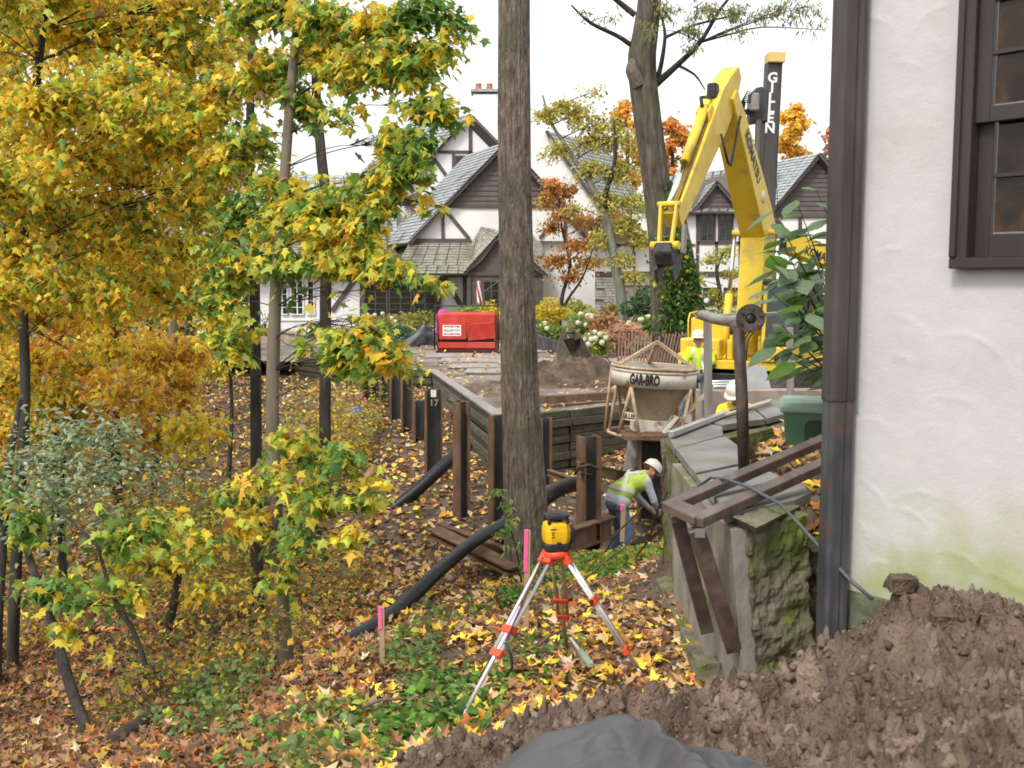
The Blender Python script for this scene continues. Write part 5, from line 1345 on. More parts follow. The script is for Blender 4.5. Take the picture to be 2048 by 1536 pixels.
# ------------------------------------------------------------------ drill rig with tall mast behind
dr = thing('drill_rig', 'drill rig with tall dark lettered mast behind the excavator', 'drill rig', P(1700, 700, 33) * 1.0)
mt_, mb0 = P(1547, 122, 31.0), P(1527, 520, 31.0)
M_MAST = mat('dark_mast_paint', [(0.030, 0.028, 0.026), (0.055, 0.052, 0.05), (0.08, 0.075, 0.07)], rough=.55, scale=2, stretch=(1, 1, .3))
mast = MB().beam(mb0, mt_, .42, .5, up=(0, -1, 0)).build('mast', M_MAST, dr, bevel=.02)
MB().beam(P(1549, 128, 30.9), P(1550, 107, 30.9), .48, .55, up=(0, -1, 0)).build('mast_head', mat('tan_yellow_paint', [(0.60, 0.42, 0.12), (0.70, 0.5, 0.2)], rough=.5), dr, bevel=.02)
md = (mb0 - mt_).normalized(); mx_ = md.cross(V(0, 1, 0)).normalized()
if mx_.x < 0: mx_ = -mx_
for i, ch in enumerate('GILLEN'):
    tv_, tf_ = text_mesh(ch, .54, .018, .003)
    c = P(1545.5 - i * 1.15, 156 + i * 20.2, 30.735)
    m_ = MB(); m_.add([c + mx_ * (v.x * .72) - md * (v.y * .72) - V(0, v.z, 0) for v in tv_], tf_); m_.build('lettering', M_WHITE, mast)
MB().tube([P(1517, 240, 30.6), P(1508, 500, 30.6)], .09, 10).build('kelly_bar', M_MAST, dr)
MB().prism([(-.28, -.5), (.22, -.42), (.24, .40), (.05, .55), (-.12, .5), (-.28, .2)], P(1516, 214, 30.9), (1, 0, 0), (0, 0, 1), (0, 1, 0), .4).build('rotary_head', M_MAST, dr, bevel=.02)
for k in range(7):
    a = k * .5
    c = P(1500, 208, 30.4)
    MB().tube([c + V(.12, .0, .28 - k * .04), c + V(-.10 - .02 * k, -.1, .34 - .05 * k), c + V(-.26 + .02 * k, -.05, .05), c + V(-.16, 0, -.28 + .02 * k), c + V(.12, .05, -.30 + .03 * k)], .016, 6).build('hose_loop', M_BLACK, dr)
MB().box(P(1507, 205, 30.5), (.28, .3, .5)).build('drill_motor', M_GALV, dr, bevel=.04)
MB().tube([P(1513, 190, 30.6), P(1513, 165, 30.6)], .006, 5).build('antenna', M_BLACK, dr)
MB().tube([P(1561, 130, 30.7), P(1552, 340, 30.7), P(1556, 420, 30.7)], .01, 5).build('wire_rope', M_BLACK, dr)
MB().lathe([(0, .5), (.25, .5), (.38, .3), (.38, -.3), (.25, -.5), (0, -.5)], P(1543, 476, 30.7), 18).build('mast_pivot', M_MAST, dr)
for k in range(5): MB().tube([P(1548, 430 + 8 * k, 30.4), P(1562, 450 + 6 * k, 30.2), P(1572, 480 + 4 * k, 30.3)], .025, 6).build('hydraulic_hose', M_BLACK, dr)
rb0, rb1 = P(1556, 478, 30.8), P(1735, 545, 32.2)
rbm = MB().beam(rb0, rb1, .5, .62, up=(0, 0, 1)).build('rig_boom', M_YEL, dr, bevel=.03)
rux = (rb1 - rb0).normalized(); ruy = Vector((0, 0, 1)) - rux * rux.z; ruy.normalize(); run = rux.cross(ruy)
if run.y > 0: run = -run
tv_, tf_ = text_mesh('KOMATSU', .34, .01, .003)
c = rb0.lerp(rb1, .42) + run * .255
m_ = MB(); m_.add([c + rux * v.x * .8 + ruy * (v.y - .1) + run * v.z for v in tv_], tf_); m_.build('lettering', M_NAVY, rbm)
rgx = yaw_xf((10.4, 33.5, -2.95), R_(-35))
MB(xf=rgx).box((0, 0, 1.5), (2.6, 3.6, 1.1)).build('body', M_YEL, dr, bevel=.08, seg=2)
MB(xf=rgx).box((-.8, -1.2, 2.5), (.95, 1.4, 1.5)).build('cab', M_CABG, dr, bevel=.06)
for s in (-1, 1): MB(xf=rgx).box((s * 1.1, 0, .45), (.55, 3.8, .85)).build('track', M_TRACK, dr, bevel=.2, seg=3)
MB(xf=rgx).box((0, 0, .85), (1.4, 1.4, .3)).build('turntable', M_BLACK, dr)
MB().beam(P(1640, 625, 31.6), P(1740, 600, 32.4), .35, .4).build('lift_link', M_YEL, dr, bevel=.03)
# ------------------------------------------------------------------ half-timbered houses at the back
M_RENDER = mat('white_render', [(0.70, 0.69, 0.67), (0.76, 0.755, 0.735), (0.80, 0.795, 0.78)], rough=.85, scale=.8, bump=.15, bscale=10)
M_TIMB = mat('brown_timber', [(0.075, 0.058, 0.052), (0.11, 0.088, 0.08)], rough=.7, scale=4, bump=.15)
M_CLAP = mat('brown_clapboard', [(0.085, 0.068, 0.062), (0.125, 0.10, 0.092)], rough=.7, scale=3, bump=.1)
M_SLATE = mat('grey_slate', [(0.20, 0.22, 0.225), (0.33, 0.35, 0.355), (0.44, 0.46, 0.46)], rough=.5, scale=3.5, stretch=(1, 1, 2.5), bump=.3, bscale=20, dirt=((0.16, 0.16, 0.11), .9, .52, .7))
M_SLATE2 = mat('mossy_slate', [(0.16, 0.16, 0.125), (0.26, 0.255, 0.21), (0.34, 0.335, 0.29)], rough=.6, scale=3.5, stretch=(1, 1, 2.5), bump=.3, bscale=20, dirt=((0.12, 0.11, 0.06), 1.1, .5, .68))
M_WGLASS = glass_mat('house_glass', (0.018, 0.022, 0.016), .06)
M_STONE = mat('pale_limestone', [(0.30, 0.265, 0.225), (0.40, 0.365, 0.32), (0.47, 0.435, 0.39)], rough=.85, scale=2.5, bump=.4, bscale=14)
M_MORT = mat('stone_joint', [(0.20, 0.18, 0.155), (0.27, 0.245, 0.215)], rough=.9)
M_BRICKP = mat('orange_clay_pot', [(0.50, 0.17, 0.08), (0.60, 0.24, 0.12)], rough=.8)

def wallpoly(parent, name, pts, D, m, th=.25, back=0.0):
    mb_ = MB(); pp = [P(x, y, D) for x, y in pts]
    mb_.prism([(p.x, p.z) for p in pp], (0, D + th / 2 + back, 0), (1, 0, 0), (0, 0, 1), (0, 1, 0), th)
    return mb_.build(name, m, parent)
def timber(parent, a, b, wpx, D, m=None, name='timber', proud=.05):
    A, B_ = P(a[0], a[1], D - proud / 2), P(b[0], b[1], D - proud / 2)
    return MB().beam(A, B_, wpx * D / F, proud, up=(0, -1, 0)).build(name, m or M_TIMB, parent)
def beamw(parent, a, b, wpx, D, m=None, name='timber', proud=.05):
    """like timber but width measured in the wall plane"""
    A, B_ = P(a[0], a[1], D), P(b[0], b[1], D)
    d = (B_ - A).normalized(); n = Vector((-d.z, 0, d.x)); w = wpx * D / F / 2
    mb_ = MB(); mb_.add([p + n * s * w + V(0, -o, 0) for o in (-.02, proud) for p, s in ((A, 1), (A, -1), (B_, -1), (B_, 1))],
                        [(0, 1, 2, 3), (7, 6, 5, 4), (0, 4, 5, 1), (1, 5, 6, 2), (2, 6, 7, 3), (3, 7, 4, 0)])
    return mb_.build(name, m or M_TIMB, parent)
def roofplane(parent, e0, e1, r1, r0, rows, m, th=.05, name='roof', jag=.012):
    """slate courses from eave (e0-e1) up to ridge (r0-r1)"""
    e0, e1, r1, r0 = map(Vector, (e0, e1, r1, r0))
    n = (e1 - e0).cross(r0 - e0).normalized()
    if n.z < 0: n = -n
    mb_ = MB()
    rj = random.Random(rows)
    for i in range(rows):
        t0, t1 = i / rows, min(1.0, (i + 1.18) / rows)
        a, b = e0.lerp(r0, t0), e1.lerp(r1, t0); c, d = e1.lerp(r1, t1), e0.lerp(r0, t1)
        k = max(2, int((b - a).length / .45)); 
        for j in range(k):
            s0, s1 = j / k, (j + 1) / k - .012
            jj = n * rj.uniform(0, jag) 
            w = n * th
            q = [a.lerp(b, s0) + w + jj, a.lerp(b, s1) + w + jj, d.lerp(c, s1) + jj * .3 + n * .012, d.lerp(c, s0) + jj * .3 + n * .012]
            lo = [a.lerp(b, s0) - n * .02, a.lerp(b, s1) - n * .02]
            mb_.add(q + lo, [(0, 1, 2, 3), (4, 5, 1, 0)])
    o = mb_.build(name, m, parent)
    MB().add([e0 - n * .02, e1 - n * .02, r1 - n * .02, r0 - n * .02, e0 - n * .12, e1 - n * .12, r1 - n * .12, r0 - n * .12],
             [(0, 1, 2, 3), (7, 6, 5, 4), (0, 4, 5, 1), (1, 5, 6, 2), (2, 6, 7, 3), (3, 7, 4, 0)]).build('roof_deck', M_TIMB, o)
    return o
def hwin(parent, x0, y0, x1, y1, D, cols, rows, fw=3, m=None, proud=.06):
    m = m or M_TIMB
    a, b = P(x0, y1, D), P(x1, y0, D); f = fw * D / F
    w = MB()
    for p, q in (((a.x, a.z), (b.x, a.z + f)), ((a.x, b.z - f), (b.x, b.z)), ((a.x, a.z + f), (a.x + f, b.z - f)), ((b.x - f, a.z + f), (b.x, b.z - f))):
        w.box(((p[0] + q[0]) / 2, D - proud / 2, (p[1] + q[1]) / 2), (q[0] - p[0], proud, q[1] - p[1]))
    o = w.build('window', m, parent)
    X0, X1, Za, Zb = a.x + f, b.x - f, a.z + f, b.z - f
    for i in range(cols):
        for j in range(rows):
            p0, p1 = X0 + (X1 - X0) * i / cols, X0 + (X1 - X0) * (i + 1) / cols; q0, q1 = Za + (Zb - Za) * j / rows, Za + (Zb - Za) * (j + 1) / rows
            k = random.uniform(-.006, .006)
            MB().quad((p0, D - .012 + k, q0), (p1, D - .012 - k, q0), (p1, D - .012 + k, q1), (p0, D - .012, q1)).build('pane', M_WGLASS, o)
    for i in range(1, cols): MB().box((X0 + (X1 - X0) * i / cols, D - .03, (Za + Zb) / 2), (.05, .03, Zb - Za)).build('muntin', m, o)
    for j in range(1, rows): MB().box(((X0 + X1) / 2, D - .028, Za + (Zb - Za) * j / rows), (X1 - X0, .025, .03)).build('muntin', m, o)
    return o
def clap(parent, edges, y0, y1, D, n, m=None):
    """clapboards between heights y0(top) and y1(bottom) pixels; edges(y)->(xl, xr)"""
    for i in range(n):
        ya, yb = y0 + (y1 - y0) * i / n, y0 + (y1 - y0) * (i + 1) / n
        l, r = edges((ya + yb) / 2 + .2 * (yb - ya))
        if r - l < 4: continue
        la, ra_ = edges(ya); lb, rb_ = edges(yb)
        pts = [P(max(la, l - 8) if la < l else la, ya, D), P(min(ra_, r + 8) if ra_ > r else ra_, ya, D), P(rb_, yb, D), P(lb, yb, D)]
        v = [p + V(0, -o, 0) for p, o in zip(pts, (.02, .02, .055, .055))] + [p + V(0, .05, 0) for p in pts]
        MB().add(v, [(0, 1, 2, 3), (7, 6, 5, 4), (0, 4, 5, 1), (1, 5, 6, 2), (2, 6, 7, 3), (3, 7, 4, 0)]).build('clapboard', m or M_CLAP, parent)

# --- left wing
D1 = 48.0
lw = thing('house_wing', 'low white half-timbered wing with long slate roof at left', 'house', P(650, 672, D1))
wallpoly(lw, 'wall', [(395, 545), (932, 545), (932, 676), (395, 676)], D1, M_RENDER, .3)
beamw(lw, (395, 549), (936, 549), 11, D1, name='eave_beam', proud=.09)
roofplane(lw, P(380, 545, D1 - .7), P(945, 545, D1 - .7), P(930, 470, D1 + 2.4), P(395, 470, D1 + 2.4), 14, M_SLATE2)
roofplane(lw, P(395, 470, D1 + 2.4), P(800, 470, D1 + 2.4), P(790, 352, D1 + 6.5), P(440, 345, D1 + 6.5), 18, M_SLATE)
beamw(lw, (650, 560), (724, 560), 4, D1)
beamw(lw, (712, 556), (664, 622), 9, D1, proud=.08)
beamw(lw, (888, 556), (928, 622), 9, D1, proud=.08)
beamw(lw, (930, 548), (930, 640), 8, D1, proud=.09)
beamw(lw, (585, 548), (548, 610), 7, D1, proud=.07)
beamw(lw, (540, 640), (700, 640), 3, D1, m=M_RENDER, name='sill_band')
for x0, x1 in ((564, 576), (582, 607), (615, 629)): hwin(lw, x0, 560, x1, 630, D1, 1 if x1 - x0 < 20 else 2, 5, 2.5, M_RENDER, .09)
hwin(lw, 470, 562, 498, 620, D1, 2, 4, 3)
wallpoly(lw, 'window_surround', [(720, 553), (882, 553), (882, 640), (720, 640)], D1, M_TIMB, .1, -.11)
for x0, x1 in ((727, 775), (778, 824), (827, 873)):
    hwin(lw, x0, 568, x1, 634, D1 - .13, 2, 5, 3)
# dormer
wallpoly(lw, 'dormer_wall', [(540, 405), (720, 405), (720, 500), (540, 500)], D1 + 2.6, M_RENDER, .3)
roofplane(lw, P(520, 408, D1 + 2.2), P(740, 408, D1 + 2.2), P(725, 352, D1 + 6.0), P(540, 350, D1 + 6.0), 9, M_SLATE)
beamw(lw, (522, 409), (738, 409), 9, D1 + 2.3, name='eave_beam')
hwin(lw, 580, 425, 640, 485, D1 + 2.58, 4, 4, 4)
beamw(lw, (690, 410), (690, 500), 8, D1 + 2.6)
# low tan terrace wall in front of the wing
tw = MB(); pA, pB = P(455, 648, 44), P(745, 690, 41.5)
tw.add([pA, pB, pB + V(0, .4, 0), pA + V(0, .4, 0), P(455, 705, 44), P(745, 712, 41.5), P(745, 712, 41.5) + V(0, .4, 0), P(455, 705, 44) + V(0, .4, 0)], [(0, 1, 2, 3), (0, 4, 5, 1), (1, 5, 6, 2), (2, 6, 7, 3), (3, 7, 4, 0)])
tw.build('terrace_wall', mat('tan_stone_wall', [(0.26, 0.19, 0.14), (0.36, 0.28, 0.21), (0.42, 0.35, 0.28)], rough=.9, scale=3, bump=.4), label='low tan stone terrace wall sloping in front of the left wing', cat='wall')
twc = MB().beam(pA + V(0, .2, .05), pB + V(0, .2, .05), .55, .09); twc.build('coping', M_STONE, bpy.data.objects['terrace_wall'])

# --- central gabled house
D2 = 46.5
mg = thing('gabled_house', 'tall half-timbered house with steep slate gables and white chimney', 'house', P(1010, 672, D2))
apx_, apy = 1012, 287
rk = lambda y: ((apx_ - (y - apy) * (apx_ - 822) / (482 - apy)), (apx_ + (y - apy) * (1190 - apx_) / (482 - apy)))
wallpoly(mg, 'gable_wall', [(822, 482), (apx_, apy), (1190, 482)], D2, M_RENDER, .3)
clap(mg, lambda y: (rk(y)[0] + 6, rk(y)[1] - 6), 300, 412, D2 - .02, 11)
beamw(mg, (820, 482), (942, 482), 9, D2, name='tie_beam', proud=.12)
beamw(mg, (868, 413), (1150, 413), 6, D2, proud=.08)
for a, b in ((rk(482)[0], rk(290)[0]), (rk(482)[1], rk(290)[1])): beamw(mg, (a, 480), (b, 290), 7, D2 - .12, name='barge_board', proud=.18)
beamw(mg, (886, 420), (886, 478), 6, D2, proud=.07); beamw(mg, (891, 420), (938, 477), 7, D2, proud=.07)
beamw(mg, (1130, 420), (1130, 478), 6, D2, proud=.07); beamw(mg, (1124, 420), (1080, 477), 7, D2, proud=.07)
back = Vector((-.36, .93, 0)) * 5.4
eL, aP, eR = P(818, 486, D2 - .4), P(apx_, apy - 3, D2 - .4), P(1194, 486, D2 - .4)
roofplane(mg, eL, eL + back, aP + back, aP, 26, M_SLATE)
roofplane(mg, eR, eR + back, aP + back, aP, 26, M_SLATE)
roofplane(mg, P(786, 548, D2 - 1.5), P(938, 548, D2 - 1.5), P(944, 484, D2 - .02), P(820, 484, D2 - .02), 12, M_SLATE2)
wallpoly(mg, 'ground_wall', [(935, 482), (1190, 482), (1190, 676), (935, 676)], D2 + .3, M_RENDER, .3)
# porch
Dp = 45.2
wallpoly(mg, 'porch_front', [(934, 545), (962, 520), (1003, 470), (1045, 520), (1085, 548), (1085, 676), (934, 676)], Dp, M_CLAP, .2)
pk = P(1003, 462, Dp - .3)
roofplane(mg, P(928, 546, Dp - .3), P(945, 482, D2 + .2), P(960, 452, D2 + .2), pk, 12, M_SLATE2)
roofplane(mg, P(1096, 552, Dp - .3), P(1080, 482, D2 + .2), P(1050, 452, D2 + .2), pk, 12, M_SLATE2)
for a, b in (((928, 548), (962, 520)), ((962, 520), (1003, 464)), ((1045, 520), (1003, 464)), ((1096, 554), (1045, 520))): beamw(mg, a, b, 5, Dp - .1, name='barge_board', proud=.15)
hwin(mg, 965, 560, 1000, 640, Dp, 2, 4, 4)
for x in (938, 1082): beamw(mg, (x, 548), (x, 676), 8, Dp, proud=.1)
beamw(mg, (936, 548), (1084, 548), 6, Dp, proud=.07)
# rear gable with timbers
D3 = 54.0
wallpoly(mg, 'rear_gable_wall', [(800, 378), (943, 232), (1010, 300), (1010, 430), (800, 430)], D3, M_RENDER, .3)
for a, b, w in (((941, 240), (941, 306), 7), ((862, 304), (938, 304), 6), ((854, 312), (854, 340), 6), ((862, 308), (896, 356), 7), ((907, 308), (907, 350), 6), ((938, 304), (990, 330), 6)): beamw(mg, a, b, w, D3)
beamw(mg, (798, 378), (943, 230), 6, D3 - .1, name='barge_board', proud=.2)
hwin(mg, 910, 311, 936, 350, D3, 2, 3, 3)
bk3 = Vector((-.75, .66, 0)) * 4.6
roofplane(mg, P(796, 380, D3 - .4), P(796, 380, D3 - .4) + bk3, P(943, 229, D3 - .4) + bk3, P(943, 229, D3 - .4), 22, M_SLATE)
roofplane(mg, P(1090, 380, D3 - .4), P(1090, 380, D3 - .4) + bk3, P(943, 229, D3 - .4) + bk3, P(943, 229, D3 - .4), 22, M_SLATE)
wallpoly(mg, 'lean_to_wall', [(790, 400), (850, 400), (850, 480), (790, 480)], D3 - 1.5, M_RENDER, .3)
roofplane(mg, P(803, 408, D3 - 2), P(835, 400, D3 - 2), P(835, 385, D3 - 1.0), P(805, 395, D3 - 1), 3, M_TIMB)
# chimney
D4 = 55.5
ch = wallpoly(mg, 'chimney', [(946, 188), (1000, 188), (1000, 320), (946, 320)], D4, M_RENDER, 1.2)
MB().box(P(973, 185, D4 + .6), (1.6, 1.4, .14)).build('chimney_cap', M_SLATE, ch)
for x in (957, 979): MB().lathe([(.17, 0), (.15, .3), (.18, .34), (.12, .34)], P(x, 181, D4 + .5), 14).build('chimney_pot', M_BRICKP, ch)
# big white gable right of the trunk
D5 = 57.0
wallpoly(mg, 'side_gable_wall', [(1040, 330), (1093, 264), (1225, 452), (1225, 480), (1040, 480)], D5, M_RENDER, .3)
beamw(mg, (1093, 262), (1228, 455), 5, D5 - .1, name='barge_board', proud=.2)
bk5 = Vector((.5, .86, 0)) * 6
roofplane(mg, P(1228, 456, D5 - .3), P(1228, 456, D5 - .3) + bk5 * 1.2, P(1093, 261, D5 - .3) + bk5 * 1.2, P(1093, 261, D5 - .3), 26, M_SLATE)

# --- right wing
D6 = 56.0
rwg = thing('house_wing', 'right half-timbered wing with pale stone base, dormer and brown gable', 'house', P(1380, 660, D6))
wallpoly(rwg, 'wall', [(1068, 428), (1720, 428), (1720, 548), (1068, 548)], D6, M_RENDER, .3)
beamw(rwg, (1068, 548), (1720, 548), 10, D6, name='floor_beam', proud=.10)
stw = wallpoly(rwg, 'stone_base', [(1068, 553), (1720, 553), (1720, 668), (1068, 668)], D6 + .02, M_MORT, .3)
rs2 = random.Random(8)
for r in range(15):
    ya, yb = 554 + r * 5.6, 554 + (r + 1) * 5.6; x = 1078 - rs2.uniform(0, 14)
    while x < 1400:
        w = rs2.uniform(12, 38)
        a, b = P(x, yb, D6), P(min(x + w, 1402), ya, D6)
        if not any(x < q1 + 2 and x + w > q0 - 2 and yb > t0 and ya < t1 for q0, q1, t0, t1 in ((1100, 1116, 560, 620), (1157, 1173, 562, 612), (1273, 1293, 572, 594))):
            MB().box(((a.x + b.x) / 2, D6 - rs2.uniform(.0, .03), (a.z + b.z) / 2), (b.x - a.x - .03, .1, b.z - a.z - .02)).build('stone_block', M_STONE, stw)
        x += w
for q in ((1101, 562, 1115, 618, 1, 4), (1158, 563, 1172, 611, 1, 4), (1274, 573, 1292, 594, 2, 1), (1405, 575, 1436, 612, 2, 2), (1446, 575, 1478, 612, 2, 2)): hwin(rwg, q[0], q[1], q[2], q[3], D6 - .03, q[4], q[5], 1.5)
wallpoly(rwg, 'garage_wall', [(1396, 553), (1720, 553), (1720, 668), (1396, 668)], D6 - .04, M_RENDER, .04)
for a, b, w in (((1160, 440), (1160, 546), 7), ((1226, 440), (1226, 660), 8), ((1268, 440), (1268, 546), 5), ((1075, 520), (1150, 430), 7), ((1068, 487), (1068, 487.5), 3),
                ((1230, 490), (1390, 490), 5), ((1395, 430), (1395, 546), 6), ((1433, 484), (1433, 546), 6), ((1480, 430), (1480, 546), 6), ((1395, 486), (1485, 486), 6),
                ((1368, 430), (1392, 546), 5), ((1540, 430), (1540, 546), 6), ((1590, 430), (1590, 546), 6), ((1540, 487), (1720, 487), 5), ((1320, 432), (1320, 546), 6)): beamw(rwg, a, b, w, D6)
beamw(rwg, (1310, 424), (1720, 424), 8, D6, name='eave_beam', proud=.14)
hwin(rwg, 1398, 426, 1432, 484, D6, 2, 4, 3); hwin(rwg, 1435, 426, 1467, 484, D6, 2, 4, 3)
roofplane(rwg, P(1300, 424, D6 - .5), P(1720, 424, D6 - .5), P(1700, 306, D6 + 5), P(1335, 354, D6 + 5), 22, M_SLATE)
# wall dormer
wallpoly(rwg, 'dormer_gable', [(1392, 424), (1434, 368), (1480, 424)], D6 - .15, M_CLAP, .2)
clap(rwg, lambda y: (1434 - (y - 368) * .75, 1434 + (y - 368) * .82), 376, 422, D6 - .17, 5)
dk_ = V(0, 3.4, 0)
for ex0 in (1384, 1488):
    roofplane(rwg, P(ex0, 426, D6 - .5), P(ex0, 426, D6 - .5) + dk_, P(1434, 362, D6 - .5) + dk_, P(1434, 362, D6 - .5), 9, M_SLATE)
    beamw(rwg, (ex0, 426), (1434, 364), 6, D6 - .35, name='barge_board', proud=.12)
# brown cross gable at right
D7 = 54.0
ga, gy_ = 1640, 312
wallpoly(rwg, 'cross_gable', [(1538, 430), (ga, gy_), (1742, 430)], D7, M_CLAP, .3)
clap(rwg, lambda y: (ga - (y - gy_) * .86, ga + (y - gy_) * .86), 328, 430, D7 - .02, 11)
wallpoly(rwg, 'cross_wall', [(1548, 430), (1735, 430), (1735, 640), (1548, 640)], D7, M_RENDER, .3)
beamw(rwg, (1545, 432), (1738, 432), 7, D7, name='tie_beam', proud=.1)
for x in (1600, 1660): beamw(rwg, (x, 436), (x, 560), 7, D7)
bk7 = V(-.35, .94, 0) * 3.4
for sgn, ex0 in ((-1, 1532), (1, 1750)):
    roofplane(rwg, P(ex0, 436, D7 - .5), P(ex0, 436, D7 - .5) + bk7, P(ga, gy_ - 6, D7 - .5) + bk7, P(ga, gy_ - 6, D7 - .5), 20, M_SLATE)
    beamw(rwg, (ex0, 436), (ga, gy_ - 3), 7, D7 - .3, name='barge_board', proud=.15)
# little gable porch roof by the young tree
wallpoly(rwg, 'porch_gable', [(1168, 462), (1222, 412), (1290, 468)], D6 - 1.2, M_CLAP, .2)
clap(rwg, lambda y: (1222 - (y - 412) * 1.05, 1222 + (y - 412) * 1.15), 420, 464, D6 - 1.22, 5)
for ex0, ey in ((1160, 470), (1298, 474)):
    roofplane(rwg, P(ex0, ey, D6 - 1.6), P(ex0, ey, D6), P(1222, 407, D6), P(1222, 407, D6 - 1.6), 8, M_SLATE)
    beamw(rwg, (ex0, ey), (1222, 409), 5, D6 - 1.5, name='barge_board', proud=.12)

# furled flag by the porch
fl = thing('furled_flag', 'furled red and white striped flag on an angled pole by the porch', 'flag', P(958, 612, 44))
MB().tube([P(1000, 560, 44.6), P(962, 588, 44.1), P(955, 562, 44)], .018, 6).build('flag_pole', M_GALV, fl)
M_FR = mat('flag_red', [(0.45, 0.02, 0.03), (0.55, 0.04, 0.05)], rough=.8); 
for k in range(6):
    ph = k * math.pi / 3
    pts = [P(957 + 2 * math.sin(t * 2), 562 + 52 * t, 44) + V(.075 * (.5 + t * .7) * math.cos(ph + t * 2.6), .06 * math.sin(ph + t * 2.6), 0) for t in np.linspace(0, 1, 9)]
    MB().tube(pts, [.02, .035, .045, .05, .05, .05, .05, .045, .02], 7).build('flag_stripe', M_FR if k % 2 else M_WHITE, fl)
# ------------------------------------------------------------------ workers
M_SKIN = mat('skin', [(0.42, 0.22, 0.15), (0.50, 0.28, 0.20)], rough=.55, scale=6)
M_HIVIS = mat('hivis_lime', [(0.50, 0.74, 0.015), (0.60, 0.85, 0.03)], rough=.75, scale=4, bump=.2, bscale=9)
M_HIVIS2 = mat('hivis_lime_faded', [(0.38, 0.50, 0.07), (0.50, 0.62, 0.11)], rough=.8, scale=4, bump=.3, bscale=9)
M_HIY = mat('hivis_yellow', [(0.74, 0.56, 0.02), (0.82, 0.64, 0.05)], rough=.75, scale=4)
M_GREYS = mat('grey_sweatshirt', [(0.36, 0.38, 0.42), (0.48, 0.50, 0.54)], rough=.9, scale=5, bump=.3, bscale=10)
M_DARKS = mat('charcoal_sleeve', [(0.018, 0.022, 0.028), (0.035, 0.042, 0.05)], rough=.9, scale=5)
M_JEANS = mat('blue_denim', [(0.055, 0.09, 0.16), (0.11, 0.16, 0.25), (0.18, 0.23, 0.32)], rough=.9, scale=5, bump=.3, bscale=10)
M_JEANS2 = mat('grey_denim', [(0.09, 0.10, 0.12), (0.16, 0.18, 0.21), (0.24, 0.26, 0.29)], rough=.9, scale=5, bump=.3, bscale=10)
M_BOOT = mat('brown_boot', [(0.06, 0.04, 0.025), (0.10, 0.07, 0.045)], rough=.8)
M_HAT = mat('white_hard_hat', [(0.62, 0.56, 0.48), (0.74, 0.69, 0.62)], rough=.4, scale=5, dirt=((0.40, 0.32, 0.24), 6, .62, .8))
M_REFL = mat('silver_reflective_tape', [(0.42, 0.44, 0.43), (0.58, 0.60, 0.58)], rough=.4, scale=8)
M_HAIR = mat('dark_hair', [(0.02, 0.014, 0.01), (0.04, 0.028, 0.02)], rough=.8)
M_GLOVE = mat('work_glove', [(0.30, 0.24, 0.14), (0.40, 0.33, 0.2)], rough=.9)

def smooth_path(pts, step):
    ps = [Vector(p) for p in pts]; out = []
    for i in range(len(ps) - 1):
        p0, p1, p2, p3 = ps[max(i-1, 0)], ps[i], ps[i+1], ps[min(i+2, len(ps)-1)]
        k = max(2, int((p2 - p1).length / step))
        for j in range(k):
            t = j / k; out.append((.5 * ((2*p1) + (p2-p0)*t + (2*p0-5*p1+4*p2-p3)*t*t + (3*p1-p0-3*p2+p3)*t**3), i + t))
    out.append((ps[-1], len(ps) - 1.0))
    return out

def capsule_pts(a, b, ra_, rb_, n=12, sy=1.0):
    """closed tapered capsule as rings"""
    a, b = Vector(a), Vector(b)
    d = (b - a); L = max(d.length, 1e-5); d /= L
    u = d.cross(Vector((0, 0, 1)))
    if u.length < .1: u = d.cross(Vector((0, 1, 0)))
    u.normalize(); w = d.cross(u)
    rings = []
    for k in range(1, 5):
        t = k / 4 * math.pi / 2
        rings.append((a - d * ra_ * math.cos(t), ra_ * math.sin(t)))
    for k in range(0, 4):
        t = k / 4 * math.pi / 2
        rings.append((b + d * rb_ * math.sin(t), rb_ * math.cos(t)))
    vs = []
    for c, r in rings:
        for k in range(n):
            an = 2 * math.pi * k / n
            vs.append(c + u * r * math.cos(an) + w * r * math.sin(an))
    fs = []
    for i in range(len(rings) - 1):
        for k in range(n): fs.append((i*n+k, i*n+(k+1) % n, (i+1)*n+(k+1) % n, (i+1)*n+k))
    p0 = len(vs); vs += [a - d * ra_, b + d * rb_]
    for k in range(n):
        fs.append((p0, (k + 1) % n, k)); fs.append((p0 + 1, (len(rings)-1)*n + k, (len(rings)-1)*n + (k+1) % n))
    return vs, fs

